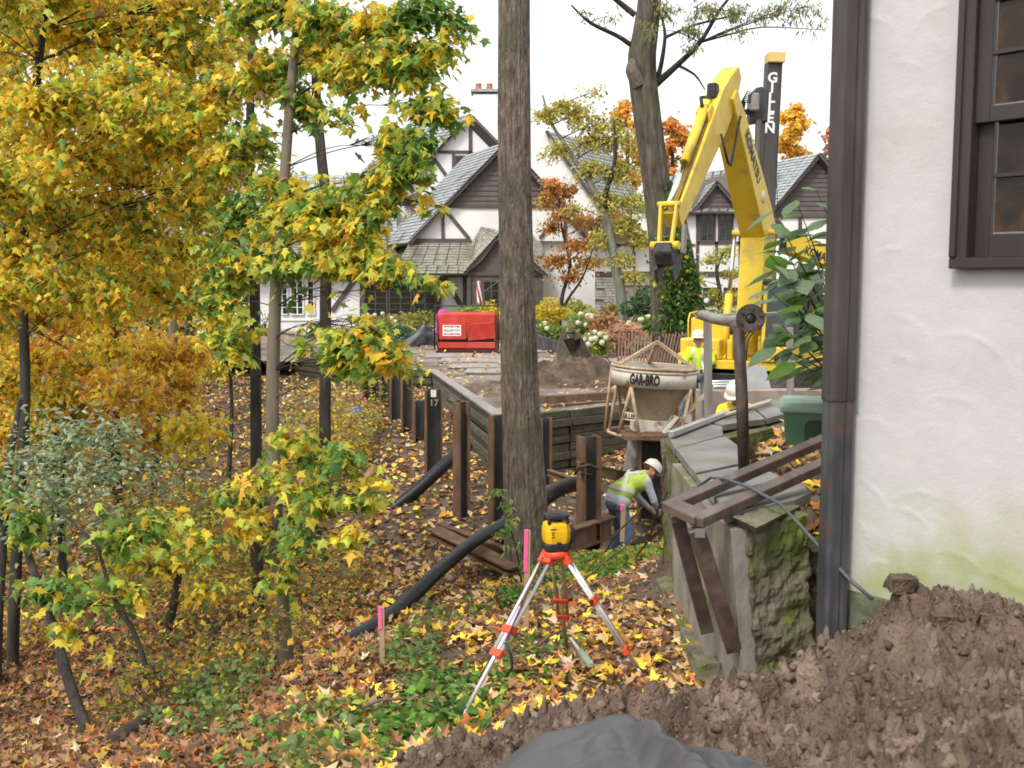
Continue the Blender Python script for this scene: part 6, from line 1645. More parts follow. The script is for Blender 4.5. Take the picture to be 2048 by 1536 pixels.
SNAP = {}
def stripe(root, pts, w, m, name='reflective_stripe'):
    """flat band laid on the body surface through world points"""
    dense = [p for p, _ in smooth_path(pts, .03)]
    vs = []; fs = []
    prev = None
    for i, p in enumerate(dense):
        q, nr, _, _ = SNAP[root].find_nearest(p)
        t = (dense[min(i + 1, len(dense) - 1)] - dense[max(i - 1, 0)]).normalized()
        s = nr.cross(t).normalized() * w / 2
        vs += [q + nr * .006 + s, q + nr * .009, q + nr * .006 - s]
    for i in range(len(dense) - 1):
        fs += [(i*3, i*3+1, i*3+4, i*3+3), (i*3+1, i*3+2, i*3+5, i*3+4)]
    mb_ = MB(); mb_.add(vs, fs, 0, True); return mb_.build(name, m, root)
def hand_bones(wrist, elbow, palm_n, thumb_s, curl=.6, m=0):
    """palm + five bent fingers"""
    d = (wrist - elbow).normalized(); nrm = Vector(palm_n); nrm = (nrm - d * nrm.dot(d)).normalized(); sdw = d.cross(nrm) * thumb_s
    out = [(wrist, wrist + d * .085, .034, .036, m)]
    for i, (o, L) in enumerate(((.030, .070), (.010, .080), (-.010, .075), (-.028, .060))):
        k = wrist + d * .09 + sdw * o
        d2 = (d * math.cos(curl) + nrm * math.sin(curl)).normalized(); d3 = (d * math.cos(curl * 2) + nrm * math.sin(curl * 2)).normalized()
        out += [(wrist + d * .06 + sdw * o * .9, k, .012, .0115, m), (k, k + d2 * L * .55, .0115, .010, m), (k + d2 * L * .55, k + d2 * L * .55 + d3 * L * .5, .010, .0085, m)]
    b = wrist + d * .03 + sdw * .032
    t1 = b + (d * .6 + sdw * .8).normalized() * .04; t2 = t1 + (d * .85 + nrm * .5).normalized() * .035
    return out + [(b, t1, .014, .012, m), (t1, t2, .012, .010, m)]

def person(name_label, cat, origin, yaw, J, mats, hat, extra=(), scale=1.0, bulk=1.0, smooth=3, hatdir=None):
    """J joints in local coordinates (x right of the person, y ahead, z up). mats: list; bones carry an index.
       0 skin 1 top 2 sleeve 3 trousers 4 boots 5 gloves"""
    xf = yaw_xf(origin, yaw) @ Matrix.Scale(scale, 4)
    root = thing('person', name_label, cat, origin)
    j = {k: Vector(v) for k, v in J.items()}
    b = bulk
    bones = [(j['hip'] + V(-.08, 0, 0), j['hip'] + V(.08, 0, 0), .125 * b, .125 * b, 3),
             (j['hip'].lerp(j['waist'], .6), j['waist'], .130 * b, .130 * b, 1), (j['waist'], j['chest'], .130 * b, .150 * b, 1),
             (j['chest'] + (j['shR'] - j['chest']) * .45, j['chest'] + (j['shL'] - j['chest']) * .45, .135 * b, .135 * b, 1),
             (j['chest'], j['neck'], .13 * b, .065, 1), (j['neck'], j['head'], .058, .06, 0),
             (j['shR'] * .9 + j['chest'] * .1, j['shL'] * .9 + j['chest'] * .1, .075, .075, 1)]
    for s in 'RL':
        bones += [(j['sh' + s], j['el' + s], .062 * b, .050 * b, 2), (j['el' + s], j['wr' + s], .050 * b, .036, 2),
                  (j['hip'] + (j['kn' + s] - j['hip']) * .0 + V(.09 if s == 'R' else -.09, 0, -.02), j['kn' + s], .098 * b, .070 * b, 3),
                  (j['kn' + s], j['an' + s], .070 * b, .055 * b, 3)]
        toe = j.get('toe' + s, j['an' + s] + V(0, .17, -.05))
        bones += [(j['an' + s] + V(0, -.03, -.03), toe, .052, .042, 4)]
        bones += hand_bones(j['wr' + s], j['el' + s], j.get('pn' + s, (0, 1, 0)), 1 if s == 'R' else -1, m=5)
    hd_, fc = j['head'], (j['face'] if 'face' in j else V(0, 1, 0)).normalized()
    hup = j.get('hup', V(0, 0, 1)).normalized(); hsd = fc.cross(hup).normalized()
    bones += [(hd_ + hup * .05 - fc * .015, hd_ + hup * .10 - fc * .01, .092, .090, 0), (hd_ - hup * .02 + fc * .02, hd_ - hup * .055 + fc * .045, .068, .045, 0),
              (hd_ + hup * .03 + fc * .085, hd_ + hup * .005 + fc * .108, .010, .015, 0),
              (hd_ + hup * .02 + hsd * .088, hd_ - hup * .01 + hsd * .086, .018, .014, 0), (hd_ + hup * .02 - hsd * .088, hd_ - hup * .01 - hsd * .086, .018, .014, 0)]
    bones += list(extra)
    vs, fs = [], []
    for a, c, r0, r1, m in bones:
        v, f = capsule_pts(a, c, r0, r1)
        n0 = len(vs); vs += v; fs += [tuple(i + n0 for i in q) for q in f]
    me = bpy.data.meshes.new('tmp'); me.from_pydata([tuple(v) for v in vs], [], fs); me.update()
    o = bpy.data.objects.new('tmp', me); COL.objects.link(o)
    rm = o.modifiers.new('r', 'REMESH'); rm.mode = 'VOXEL'; rm.voxel_size = .0125; rm.use_smooth_shade = True
    sm = o.modifiers.new('s', 'SMOOTH'); sm.iterations = smooth; sm.factor = .5
    dg = bpy.context.evaluated_depsgraph_get()
    body = bpy.data.meshes.new_from_object(o.evaluated_get(dg))
    bpy.data.objects.remove(o)
    nv = len(body.vertices); co = np.empty(nv * 3); body.vertices.foreach_get('co', co); co = co.reshape(-1, 3)
    best = np.full(nv, 9e9); idx = np.zeros(nv, int)
    for a, c, r0, r1, m in bones:
        a_, c_ = np.array(a), np.array(c); d = c_ - a_; L2 = max(d @ d, 1e-9)
        t = np.clip(((co - a_) @ d) / L2, 0, 1)
        dist = np.linalg.norm(co - a_ - t[:, None] * d, axis=1) - (r0 + (r1 - r0) * t)
        k = dist < best; best[k] = dist[k]; idx[k] = m
    # cloth folds on clothed vertices
    nrm = np.empty(nv * 3); body.vertices.foreach_get('normal', nrm); nrm = nrm.reshape(-1, 3)
    fold = .009 * fbm(co[:, 0] * 1.2 + co[:, 1] * .6, co[:, 2] + co[:, 1] * .5, 9, 3, 4) * np.isin(idx, (1, 2, 3))
    co = co + nrm * fold[:, None]
    M3 = np.array(xf.to_3x3()); loc = co @ M3.T
    body.vertices.foreach_set('co', loc.ravel())
    for m in mats: body.materials.append(m)
    lt = np.empty(len(body.loops), int); body.loops.foreach_get('vertex_index', lt)
    ls = np.empty(len(body.polygons), int); body.polygons.foreach_get('loop_start', ls)
    body.polygons.foreach_set('material_index', idx[lt[ls]].astype(np.int32))
    body.polygons.foreach_set('use_smooth', np.full(len(body.polygons), True))
    body.update()
    link('body', body, root)
    W = lambda p: xf @ Vector(p)
    # hard hat: dome, brim, ridge
    hv = (hatdir or hup).normalized(); hf = (fc - hv * fc.dot(hv)).normalized(); hs = hf.cross(hv)
    Rh = Matrix((hs, hf, hv)).transposed()
    hc = hd_ + hup * .085 - fc * .012
    dome = [(.122, 0), (.124, .03), (.115, .07), (.09, .105), (.05, .125), (0, .130)]
    mb_ = MB(xf=xf); mb_.lathe([(r, z) for r, z in dome], hc, 24, axis=Rh @ Matrix.Diagonal((1, 1.13, 1)))
    ht = mb_.build('hard_hat', hat, root)
    brim = []
    n = 28
    for k in range(n):
        a = 2 * math.pi * k / n; e = .018 + .045 * max(0, math.sin(a)) ** 2
        brim.append((a, e))
    vs2 = [hc + Rh @ Vector((.120 * math.cos(a), .120 * 1.13 * math.sin(a), .004)) for a, e in brim] + [hc + Rh @ Vector(((.120 + e) * math.cos(a), (.120 * 1.13 + e) * math.sin(a), -.012)) for a, e in brim]
    mb_ = MB(xf=xf); mb_.add(vs2, [(k, (k + 1) % n, n + (k + 1) % n, n + k) for k in range(n)], 0, True)
    br = mb_.build('hat_brim', hat, ht); s2 = br.modifiers.new('t', 'SOLIDIFY'); s2.thickness = .006
    mb_ = MB(xf=xf); mb_.tube([hc + Rh @ Vector((0, .125 * math.cos(t), .13 * math.sin(t) + .004)) for t in np.linspace(.5, 2.6, 9)], .010, 6); mb_.build('hat_ridge', hat, ht)
    for s in (-1, 1):
        mb_ = MB(xf=xf); mb_.lathe([(0, .006), (.009, .003), (.010, -.004)], hd_ + hup * .035 + fc * .078 + hsd * s * .034, 8, axis=fc.to_track_quat('Z', 'Y').to_matrix()); mb_.build('eye', M_HAIR, root)
    mb_ = MB(xf=xf); mb_.tube([hd_ - hup * .032 + fc * .086 - hsd * .022, hd_ - hup * .034 + fc * .094, hd_ - hup * .032 + fc * .086 + hsd * .022], .005, 6); mb_.build('mouth', mat('lips', [(.28, .10, .08), (.32, .12, .1)]), root)
    mb_ = MB(xf=xf); mb_.tube([hd_ + hup * .04 - fc * .085 - hsd * .05, hd_ + hup * .02 - fc * .10, hd_ + hup * .04 - fc * .085 + hsd * .05], .028, 8); mb_.build('hair', M_HAIR, root)
    from mathutils.bvhtree import BVHTree
    wo = Vector(origin)
    bv = BVHTree.FromPolygons([Vector(c) + wo for c in loc], [tuple(p.vertices) for p in body.polygons])
    SNAP[root] = bv
    return root, W, ht

# standing worker beside the bucket, facing the camera and looking to the left
so_ = P(1397, 850, 19.6)
pL, W1, _ = person('worker in lime shirt and white hard hat standing behind the bucket', 'person', so_, math.pi - .35,
    {'hip': (0, 0, .93), 'waist': (.0, .01, 1.08), 'chest': (.01, .03, 1.30), 'neck': (.01, .05, 1.47), 'head': (.015, .075, 1.58), 'face': (-.1, 1, -.18),
     'shR': (.19, .04, 1.40), 'shL': (-.19, .04, 1.40), 'elR': (.27, .16, 1.15), 'elL': (-.26, .05, 1.12), 'wrR': (.16, .38, 1.04), 'wrL': (-.05, .24, 1.02), 'pnR': (-1, 0, -.3), 'pnL': (1, 0, -.3),
     'knR': (.22, .12, .50), 'knL': (-.12, .06, .50), 'anR': (.36, .0, .09), 'anL': (-.14, -.02, .09)},
    [M_SKIN, M_HIVIS, M_DARKS, M_JEANS2, M_BOOT, M_GLOVE], M_HAT, extra=[(V(.17, .04, 1.40), V(.25, .12, 1.22), .078, .075, 1), (V(-.17, .04, 1.40), V(-.24, .05, 1.22), .078, .075, 1)])
for s in (-1, 1):
    stripe(pL, [W1((s * .10, y, z)) for y, z in ((.06, 1.50), (.16, 1.44), (.22, 1.34), (.22, 1.20), (.2, 1.02))], .05, M_REFL)
stripe(pL, [W1((x, .25 - abs(x) * .5, 1.10)) for x in (-.15, -.08, 0, .08, .15)], .05, M_REFL)
# bending worker seen from behind
bo_ = P(1240, 1132, 14.8); bo_.z = max(bo_.z, hz(bo_.x, bo_.y) - .03)
pB_, W2, h2 = person('stooping worker in lime vest, grey sleeves and jeans by the pile', 'person', bo_, R_(-62),
    {'hip': (0, -.06, .93), 'waist': (0, .03, 1.07), 'chest': (0, .24, 1.22), 'neck': (0, .39, 1.31), 'head': (0, .50, 1.31), 'face': (0, .75, -.66), 'hup': (0, .66, .75),
     'shR': (.20, .31, 1.24), 'shL': (-.20, .31, 1.24), 'elR': (.25, .40, .96), 'elL': (-.23, .42, .95), 'wrR': (.14, .55, .78), 'wrL': (-.12, .57, .78), 'pnR': (-1, 0, 0), 'pnL': (1, 0, 0),
     'knR': (.13, .04, .50), 'knL': (-.13, .07, .50), 'anR': (.14, -.08, .09), 'anL': (-.15, -.02, .09)},
    [M_SKIN, M_HIVIS2, M_GREYS, M_JEANS, M_BOOT, M_GLOVE], M_HAT, bulk=1.10, extra=[(V(-.09, -.05, .97), V(.09, -.05, .97), .140, .140, 2), (V(-.1, .02, 1.10), V(.1, .02, 1.10), .135, .135, 1)])
stripe(pB_, [W2(p) for p in ((-.17, -.05, 1.16), (-.08, .02, 1.30), (.02, .10, 1.38), (.12, .18, 1.44), (.18, .26, 1.44))], .055, M_REFL)
stripe(pB_, [W2(p) for p in ((.17, -.05, 1.16), (.08, .02, 1.30), (-.02, .10, 1.38), (-.12, .18, 1.44), (-.18, .26, 1.44))], .055, M_REFL)
stripe(pB_, [W2(p) for p in ((-.24, .10, 1.10), (-.15, -.08, 1.16), (0, -.12, 1.18), (.15, -.08, 1.16), (.24, .10, 1.10))], .055, M_REFL)
stripe(pB_, [W2(p) for p in ((-.07, .20, 1.50), (0, .20, 1.50), (.07, .20, 1.50))], .10, M_DARKS, 'vest_panel')
# worker low behind the slab wall, only hat, cheek and shoulders showing
lo_ = P(1478, 900, 12.6); lo_.z = P(1482, 770, 12.6).z - 1.48
pC_, W3, h3 = person('worker in yellow shirt half hidden behind the slab cap', 'person', lo_, R_(150),
    {'hip': (0, -.08, .80), 'waist': (0, -.02, .95), 'chest': (0, .06, 1.15), 'neck': (0, .10, 1.28), 'head': (0, .13, 1.37), 'face': (.1, .8, -.5), 'hup': (0, .45, .9),
     'shR': (.20, .08, 1.21), 'shL': (-.20, .08, 1.21), 'elR': (.26, .22, .96), 'elL': (-.26, .22, .96), 'wrR': (.15, .42, .88), 'wrL': (-.12, .42, .88), 'pnR': (-1, 0, 0), 'pnL': (1, 0, 0),
     'knR': (.14, .12, .44), 'knL': (-.14, .10, .44), 'anR': (.13, -.05, .09), 'anL': (-.14, -.05, .09)},
    [M_SKIN, M_HIY, M_HIY, M_JEANS2, M_BOOT, M_GLOVE], M_HAT, scale=.98)
MB().lathe([(0, .004), (.024, .003), (.026, -.004)], W3((.06, .22, 1.53)), 12, axis=Matrix.Rotation(R_(70), 3, 'X')).build('hat_badge', M_NAVY, h3)
# fourth worker down in the trench behind the stooping one
fo_ = P(1270, 1010, 17.2); fo_.z = P(1270, 905, 17.2).z - 1.62
pD_, W4, h4 = person('worker in dark cap and jacket down in the trench behind the stooping worker', 'person', fo_, R_(165),
    {'hip': (0, -.05, .88), 'waist': (0, 0, 1.03), 'chest': (0, .05, 1.25), 'neck': (0, .10, 1.40), 'head': (0, .13, 1.50), 'face': (.2, 1, -.3),
     'shR': (.19, .07, 1.33), 'shL': (-.19, .07, 1.33), 'elR': (.24, .16, 1.06), 'elL': (-.24, .16, 1.06), 'wrR': (.12, .38, 1.0), 'wrL': (-.12, .38, 1.0), 'pnR': (-1, 0, 0), 'pnL': (1, 0, 0),
     'knR': (.13, .1, .48), 'knL': (-.13, .08, .48), 'anR': (.13, -.02, .09), 'anL': (-.14, -.02, .09)},
    [M_SKIN, M_DARKS, M_DARKS, M_JEANS2, M_BOOT, M_GLOVE], mat('dark_grey_hat', [(0.05, .045, .045), (.16, .14, .13)], rough=.5, scale=9))
# ------------------------------------------------------------------ trees and plants
def bark(name, cols, sc=9, bump=.7, dirt=None):
    return mat(name, cols, rough=.9, scale=sc, stretch=(1, 1, .24), bump=bump, bscale=sc * 2.5, dirt=dirt, dist=.03)
M_BARK = bark('brown_ridged_bark', [(0.06, 0.046, 0.036), (0.16, 0.125, 0.10), (0.28, 0.23, 0.19)], 26, 1.0, ((0.085, 0.085, 0.05), 1.3, .52, .7))
M_BARKD = bark('dark_wet_bark', [(0.018, 0.015, 0.012), (0.040, 0.034, 0.027), (0.07, 0.06, 0.048)], 10, .6)
M_BARKT = bark('tan_smooth_bark', [(0.10, 0.082, 0.058), (0.15, 0.125, 0.09), (0.20, 0.17, 0.125)], 7, .3)
M_BARKG = bark('grey_green_bark', [(0.10, 0.105, 0.075), (0.17, 0.175, 0.13), (0.23, 0.235, 0.18)], 8, .4)
M_TWIG = mat('twig', [(0.03, 0.022, 0.016), (0.06, 0.045, 0.032)], rough=.9, scale=10)

def trunk_mesh(name, pts, radii, m, parent, n=20, step=.08, ridge=.06, freq=9, seed=0, flare=0.0):
    path = smooth_path(pts, step)
    vs, fs = [], []; pu = None
    cen = [p for p, _ in path]
    A = np.arange(n) * 2 * np.pi / n
    for i, (p, s) in enumerate(path):
        t = (cen[min(i+1, len(cen)-1)] - cen[max(i-1, 0)]).normalized()
        u = (t.cross(Vector((0, 1, 0))) if pu is None else pu - t * pu.dot(t)).normalized(); pu = u; w = t.cross(u)
        r = float(np.interp(s, range(len(radii)), radii))
        z = i * step
        rid = ridge * (np.abs(vnoise(np.cos(A) * freq * .5 + 50, np.sin(A) * freq * .5 + z * .55 + 50, 1, seed)) * 2 - .5 + .6 * vnoise(np.cos(A) * freq, np.sin(A) * freq + z * 1.5, 1, seed + 2))
        big = .10 * vnoise(np.cos(A) * 1.2 + 9, np.sin(A) * 1.2 + z * .5, 1, seed + 5)
        fl_ = flare * math.exp(-z / .35) * (1 + .5 * np.sin(A * 4 + seed))
        rr = r * (1 + rid + big) + fl_ * r
        for k in range(n): vs.append(p + (u * math.cos(A[k]) + w * math.sin(A[k])) * rr[k])
    L = len(path)
    for i in range(L - 1):
        for k in range(n): fs.append((i*n+k, i*n+(k+1) % n, (i+1)*n+(k+1) % n, (i+1)*n+k))
    fs.append(tuple(range((L-1)*n, L*n)))
    mb_ = MB(); mb_.add(vs, fs, 0, True)
    return mb_.build(name, m, parent)

LEAF_ME = {}
def leaf_mesh(key, tv, tf):
    if key not in LEAF_ME:
        me = bpy.data.meshes.new('leaf_' + key); me.from_pydata([tuple(v) for v in tv], [], tf); me.materials.append(M_LEAF1); me.update(); LEAF_ME[key] = me
    return LEAF_ME[key]
LEAVES = {'maple': (MAPLE_V, MAPLE_F), 'simple': (SIMPLE_V, SIMPLE_F), 'narrow': (NARROW_V, SIMPLE_F), 'oval': (OVAL_V, OVAL_F), 'maple10': (MAPLE_S, MAPLE_SF)}

def closest_on(path, c, low):
    best = None
    for p in path:
        dh = math.hypot(p.x - c.x, p.y - c.y); want = c.z - low * dh
        s = abs(p.z - want) + .2 * (p - c).length
        if best is None or s < best[0]: best = (s, p)
    return best[1]

def foliage(root, path, clusters, kind, size, items, seed, singles=0, low=.35, br=.02, droop=(.2, 1.1), twig_r=.0035, per=15, tl=(.35, .8), branch_mat=None, mat_leaf=None, roll=.5, twigs=True, crown='crown', dens=1.0, gaps=()):
    rg = np.random.default_rng(seed); rnd = random.Random(seed)
    LP, LC = [], []
    for ci, (c, rad, n) in enumerate(clusters):
        c = Vector(c); n = int(n * dens)
        it = items[ci % len(items)] if isinstance(items[0], list) else items
        a = closest_on(path, c, low)
        mid = a.lerp(c, .5) + Vector((rnd.uniform(-.1, .1), rnd.uniform(-.1, .1), rnd.uniform(.0, .25))) * (c - a).length * .5
        bp = [p for p, _ in smooth_path([a, a.lerp(mid, .5) + V(0, 0, .02), mid, c], max(.06, (c - a).length / 10))]
        k = len(bp); r0 = br * min(1.6, .6 + (c - a).length * .25)
        mb_ = MB(); mb_.tube(bp, [r0 * (1 - .8 * i / (k - 1)) for i in range(k)], 6)
        m = max(2, int(n / per))
        for q in range(m):
            e = rg.normal(0, 1, 3); e /= np.linalg.norm(e); e *= rg.random() ** .4
            tip = c + Vector((e[0] * rad[0], e[1] * rad[1], e[2] * rad[2]))
            s = bp[rnd.randrange(int(k * .55), k)]
            L = (tip - s).length
            mt = s.lerp(tip, .5) + V(0, 0, .08 * L)
            if twigs: mb_.tube([s, mt, tip], [twig_r * 1.4, twig_r, twig_r * .6], 3, cap=False)
            ln = rnd.uniform(*tl); d = (tip - mt).normalized()
            for w in range(per):
                t = rnd.random() ** .8
                p = tip - d * ln * t + Vector(rg.normal(0, .05 + .06 * t, 3)) * (ln / .5)
                LP.append(tuple(p))
            LC.append(palette(rg, per, it))
        mb_.build('branch', branch_mat or M_TWIG, root)
    LP = np.array(LP); LC = np.concatenate(LC)
    if gaps:                                             # openings in the crown
        dep = LP[:, 1] * _cp - LP[:, 2] * _sp
        qx = 1024 + F * LP[:, 0] / dep; qy = 768 - F * (LP[:, 2] * _cp + LP[:, 1] * _sp) / dep
        ok = np.ones(len(LP), bool)
        for x0, y0, x1, y1, pr in gaps: ok &= ~((qx > x0) & (qx < x1) & (qy > y0) & (qy < y1) & (rg.random(len(LP)) < pr))
        LP, LC = LP[ok], LC[ok]
    n = len(LP); R = rand_rot(n, rg, droop, roll); S = rg.uniform(size[0], size[1], n)
    tv, tf = LEAVES[kind]
    keep = np.ones(n, bool)
    if singles:
        sc = S / np.maximum(LP[:, 1], .5)
        u = LP[:, 0] / LP[:, 1]; v = LP[:, 2] / LP[:, 1]
        sc = np.where((np.abs(u) < .49) & (v > -.47) & (v < .27), sc, 0)
        pick = np.argsort(-sc)[:singles]; keep[pick] = False
        me = leaf_mesh(kind, tv, tf); o0 = ORIG[root]
        for i in pick:
            o = bpy.data.objects.new('leaf', me); COL.objects.link(o); o.parent = root
            M4 = Matrix([[*(R[i][r] * S[i]), LP[i][r] - o0[r]] for r in range(3)] + [[0, 0, 0, 1]])
            o.matrix_local = M4; o.color = (*LC[i], 1)
    o = scatter(crown, tv, tf, LP[keep], R[keep], S[keep], LC[keep], mat_leaf or M_LEAF, root)
    o['kind'] = 'stuff'
    return o

def cl(lst, n=150, rz=.75):
    """(px, py, d, rx_px, ry_px[, n]) -> clusters"""
    out = []
    for q in lst:
        px, py, d, rx, ry = q[:5]; k = d / F
        out.append((P(px, py, d), (rx * k, max(rx, ry) * k * rz, ry * k), q[5] if len(q) > 5 else n))
    return out
def mk(name, label, base, cat='tree', group=None): return thing(name, label, cat, base, group)

G_GY = [(C_GRN, 3), (C_LIME, 2.6), (C_YEL, 1.6), (C_DGRN, .8), (C_GOLD, .5)]
G_YG = [(C_YEL, 3), (C_LIME, 2), (C_GRN, 1.6), (C_GOLD, 1.2), (C_TAN, .3)]
G_Y = [(C_YEL, 4.6), (C_GOLD, 2.0), (C_LIME, 1.8), (C_GRN, .7), (C_ORG, .25)]
G_O = [(C_GOLD, 3.2), (C_ORG, 1.5), (C_YEL, 2.2), (C_TAN, .8), (C_LIME, .5)]
G_G = [(C_GRN, 4), (C_DGRN, 1.5), (C_LIME, 1.2), (C_YEL, .4)]

# --- big trunk in the middle
tb_ = mk('broadleaf_tree', 'big straight brown trunk standing in the middle of the picture', P(1055, 1165, 12))
bigpts = [P(1058, 1190, 12), P(1056, 1120, 12), P(1050, 1000, 12), P(1040, 780, 12), P(1033, 500, 12), P(1028, 200, 12), P(1027, -200, 12), P(1026, -700, 12)]
trunk_mesh('trunk', bigpts, [.31, .275, .25, .212, .193, .18, .165, .14], M_BARK, tb_, n=120, step=.028, ridge=.10, freq=26, seed=3, flare=.25)
bigpath = [p for p, _ in smooth_path(bigpts, .3)]
foliage(tb_, bigpath, [((-1.2, 11.5, 6.6), (1.0, 1.0, .5), 120), ((1.5, 12.5, 7.2), (1.1, 1.0, .5), 120), ((.2, 13, 7.8), (1.2, 1.2, .6), 120)], 'maple', (.10, .15), G_Y, 51, br=.06)

# --- slim maple with green and yellow leaves (foreground)
ta = mk('maple_tree', 'slim tan-trunked maple with green and yellow leaves in the foreground', P(582, 1420, 8.0))
tap = [P(590, 1450, 8.0), P(580, 1410, 8.0), P(564, 1230, 8.05), P(550, 1000, 8.1), P(545, 800, 8.15), P(553, 560, 8.2), P(566, 400, 8.2), P(580, 200, 8.3), P(598, 0, 8.4), P(612, -250, 8.5)]
trunk_mesh('trunk', tap, [.085, .070, .060, .054, .050, .046, .042, .038, .034, .02], M_BARKT, ta, n=28, step=.05, ridge=.03, freq=6, seed=8, flare=.2)
path_a = [p for p, _ in smooth_path(tap, .2)]
upA = cl([(500,30,8.6,110,50,170),(640,40,8.2,110,45,170),(770,50,8.0,100,45,150),(870,30,7.8,80,40,110),(720,140,8.0,90,50,150),(830,150,7.8,80,45,150),(885,225,7.6,45,28,90),
          (520,150,8.6,90,60,170),(610,215,8.4,60,50,110),(430,190,9.0,70,70,150),(490,290,8.8,70,50,120),(820,110,7.8,90,45,130),(905,90,7.7,45,25,40),(945,75,7.7,18,14,14)])
midA = cl([(420,330,8.9,60,50,120),(540,370,8.5,60,40,110),(450,520,8.6,60,50,120),(660,470,7.8,60,35,90),(620,590,7.9,50,25,50),(700,600,7.6,45,20,34),(420,600,8.8,50,40,90),(550,20,8.8,90,45,140),(690,100,8.2,70,40,110),(860,280,7.6,30,25,50),(880,410,7.45,22,20,30),(760,420,7.6,50,30,70),(700,250,7.9,40,30,60),(790,290,7.7,60,35,100),(840,330,7.5,35,40,75),(800,360,7.6,60,40,100),(720,400,7.7,70,40,120),(640,420,7.9,70,45,130),(560,450,8.3,70,50,140),(470,440,8.7,70,60,150),(735,470,7.6,60,40,110),(680,530,7.7,75,40,130),(580,540,8.0,70,45,130),
            (780,540,7.5,60,32,95),(860,565,7.3,45,20,34),(905,580,7.25,26,10,14),(480,560,8.6,60,55,130),(500,640,8.4,60,35,90),(590,395,8.4,45,35,70)])
lowA = cl([(640,650,7.6,55,25,45),(720,655,7.4,75,35,110),(760,690,7.3,70,35,110),(700,710,7.4,60,35,90),(790,720,7.2,45,25,50),(745,768,7.2,16,8,5),(850,742,7.15,14,10,5),(610,700,7.7,40,22,40),(440,690,8.5,50,40,70)])
botA = cl([(600,880,7.6,95,30,60),(690,920,7.4,80,40,62),(540,960,7.7,95,35,60),(640,1010,7.4,100,45,72),(740,1010,7.3,50,35,34),(500,1060,7.8,80,40,50),(600,1090,7.5,90,40,50),(710,1090,7.3,60,45,36),(450,1000,8.0,60,40,40),(560,1160,7.6,60,35,30),(780,960,7.2,30,25,14)])
foliage(ta, path_a, upA + midA + lowA + botA, 'maple10', (.045, .125), [G_GY, G_GY, G_YG, G_G, G_YG], 61, singles=300, br=.006, twig_r=.0025, tl=(.12, .45), per=12, dens=3.1, low=.12, gaps=[(490, 546, 720, 655, .97), (720, 562, 860, 622, .88), (516, 660, 640, 850, .92), (655, 225, 760, 335, .9), (590, 240, 640, 340, .6), (640, 760, 740, 880, .95), (890, 260, 1000, 545, .95), (840, 400, 900, 540, .8), (770, 450, 830, 500, .6)])

# --- yellow maple mass at upper left
tbm = mk('maple_tree', 'dense golden yellow maple filling the upper left corner', P(30, 1180, 9.5))
tbp = [P(20, 1500, 9.5), P(30, 1180, 9.5), P(50, 800, 9.7), P(45, 560, 9.8), P(60, 300, 10), P(90, 0, 10), P(110, -300, 10.2)]
trunk_mesh('trunk', tbp, [.06, .052, .046, .042, .038, .035, .025], M_BARKD, tbm, n=26, step=.06, ridge=.06, freq=8, seed=18, flare=.2)
path_b = [p for p, _ in smooth_path(tbp, .25)]
rb_ = random.Random(40)
cls = []
for i in range(10):
    for k in range(9):
        px = -120 + i * 61 + rb_.uniform(-28, 28); py = -60 + k * 80 + rb_.uniform(-35, 35)
        if px > 400 and py > 480: continue
        cls.append((px, py, rb_.uniform(8.6, 12.5), 75, 60, 150))
foliage(tbm, path_b, cl(cls), 'maple10', (.04, .108), [G_Y, G_Y, G_YG, G_Y, G_YG], 71, singles=250, br=.007, tl=(.2, .7), dens=3.3, low=.2)

# --- orange maple lower left, farther back
tcm = mk('maple_tree', 'orange gold maple with drooping boughs lower on the left', P(228, 900, 15))
tcp = [P(236, 1010, 15), P(230, 860, 15), P(228, 640, 15), P(235, 450, 15.2), P(240, 250, 15.5)]
trunk_mesh('trunk', tcp, [.08, .07, .06, .05, .03], M_BARKD, tcm, n=18, step=.08, seed=28)
path_c = [p for p, _ in smooth_path(tcp, .25)]
cls = []
for i in range(7):
    for k in range(5):
        px = -80 + i * 76 + rb_.uniform(-25, 25); py = 530 + k * 84 + rb_.uniform(-25, 25)
        if px > 400 and py > 690: continue
        cls.append((px, py, rb_.uniform(12.0, 16.5), 75, 48, 150))
foliage(tcm, path_c, cl(cls), 'maple10', (.065, .12), [G_O, G_O, G_Y, G_O], 81, singles=60, br=.008, tl=(.25, .8), dens=3.4)

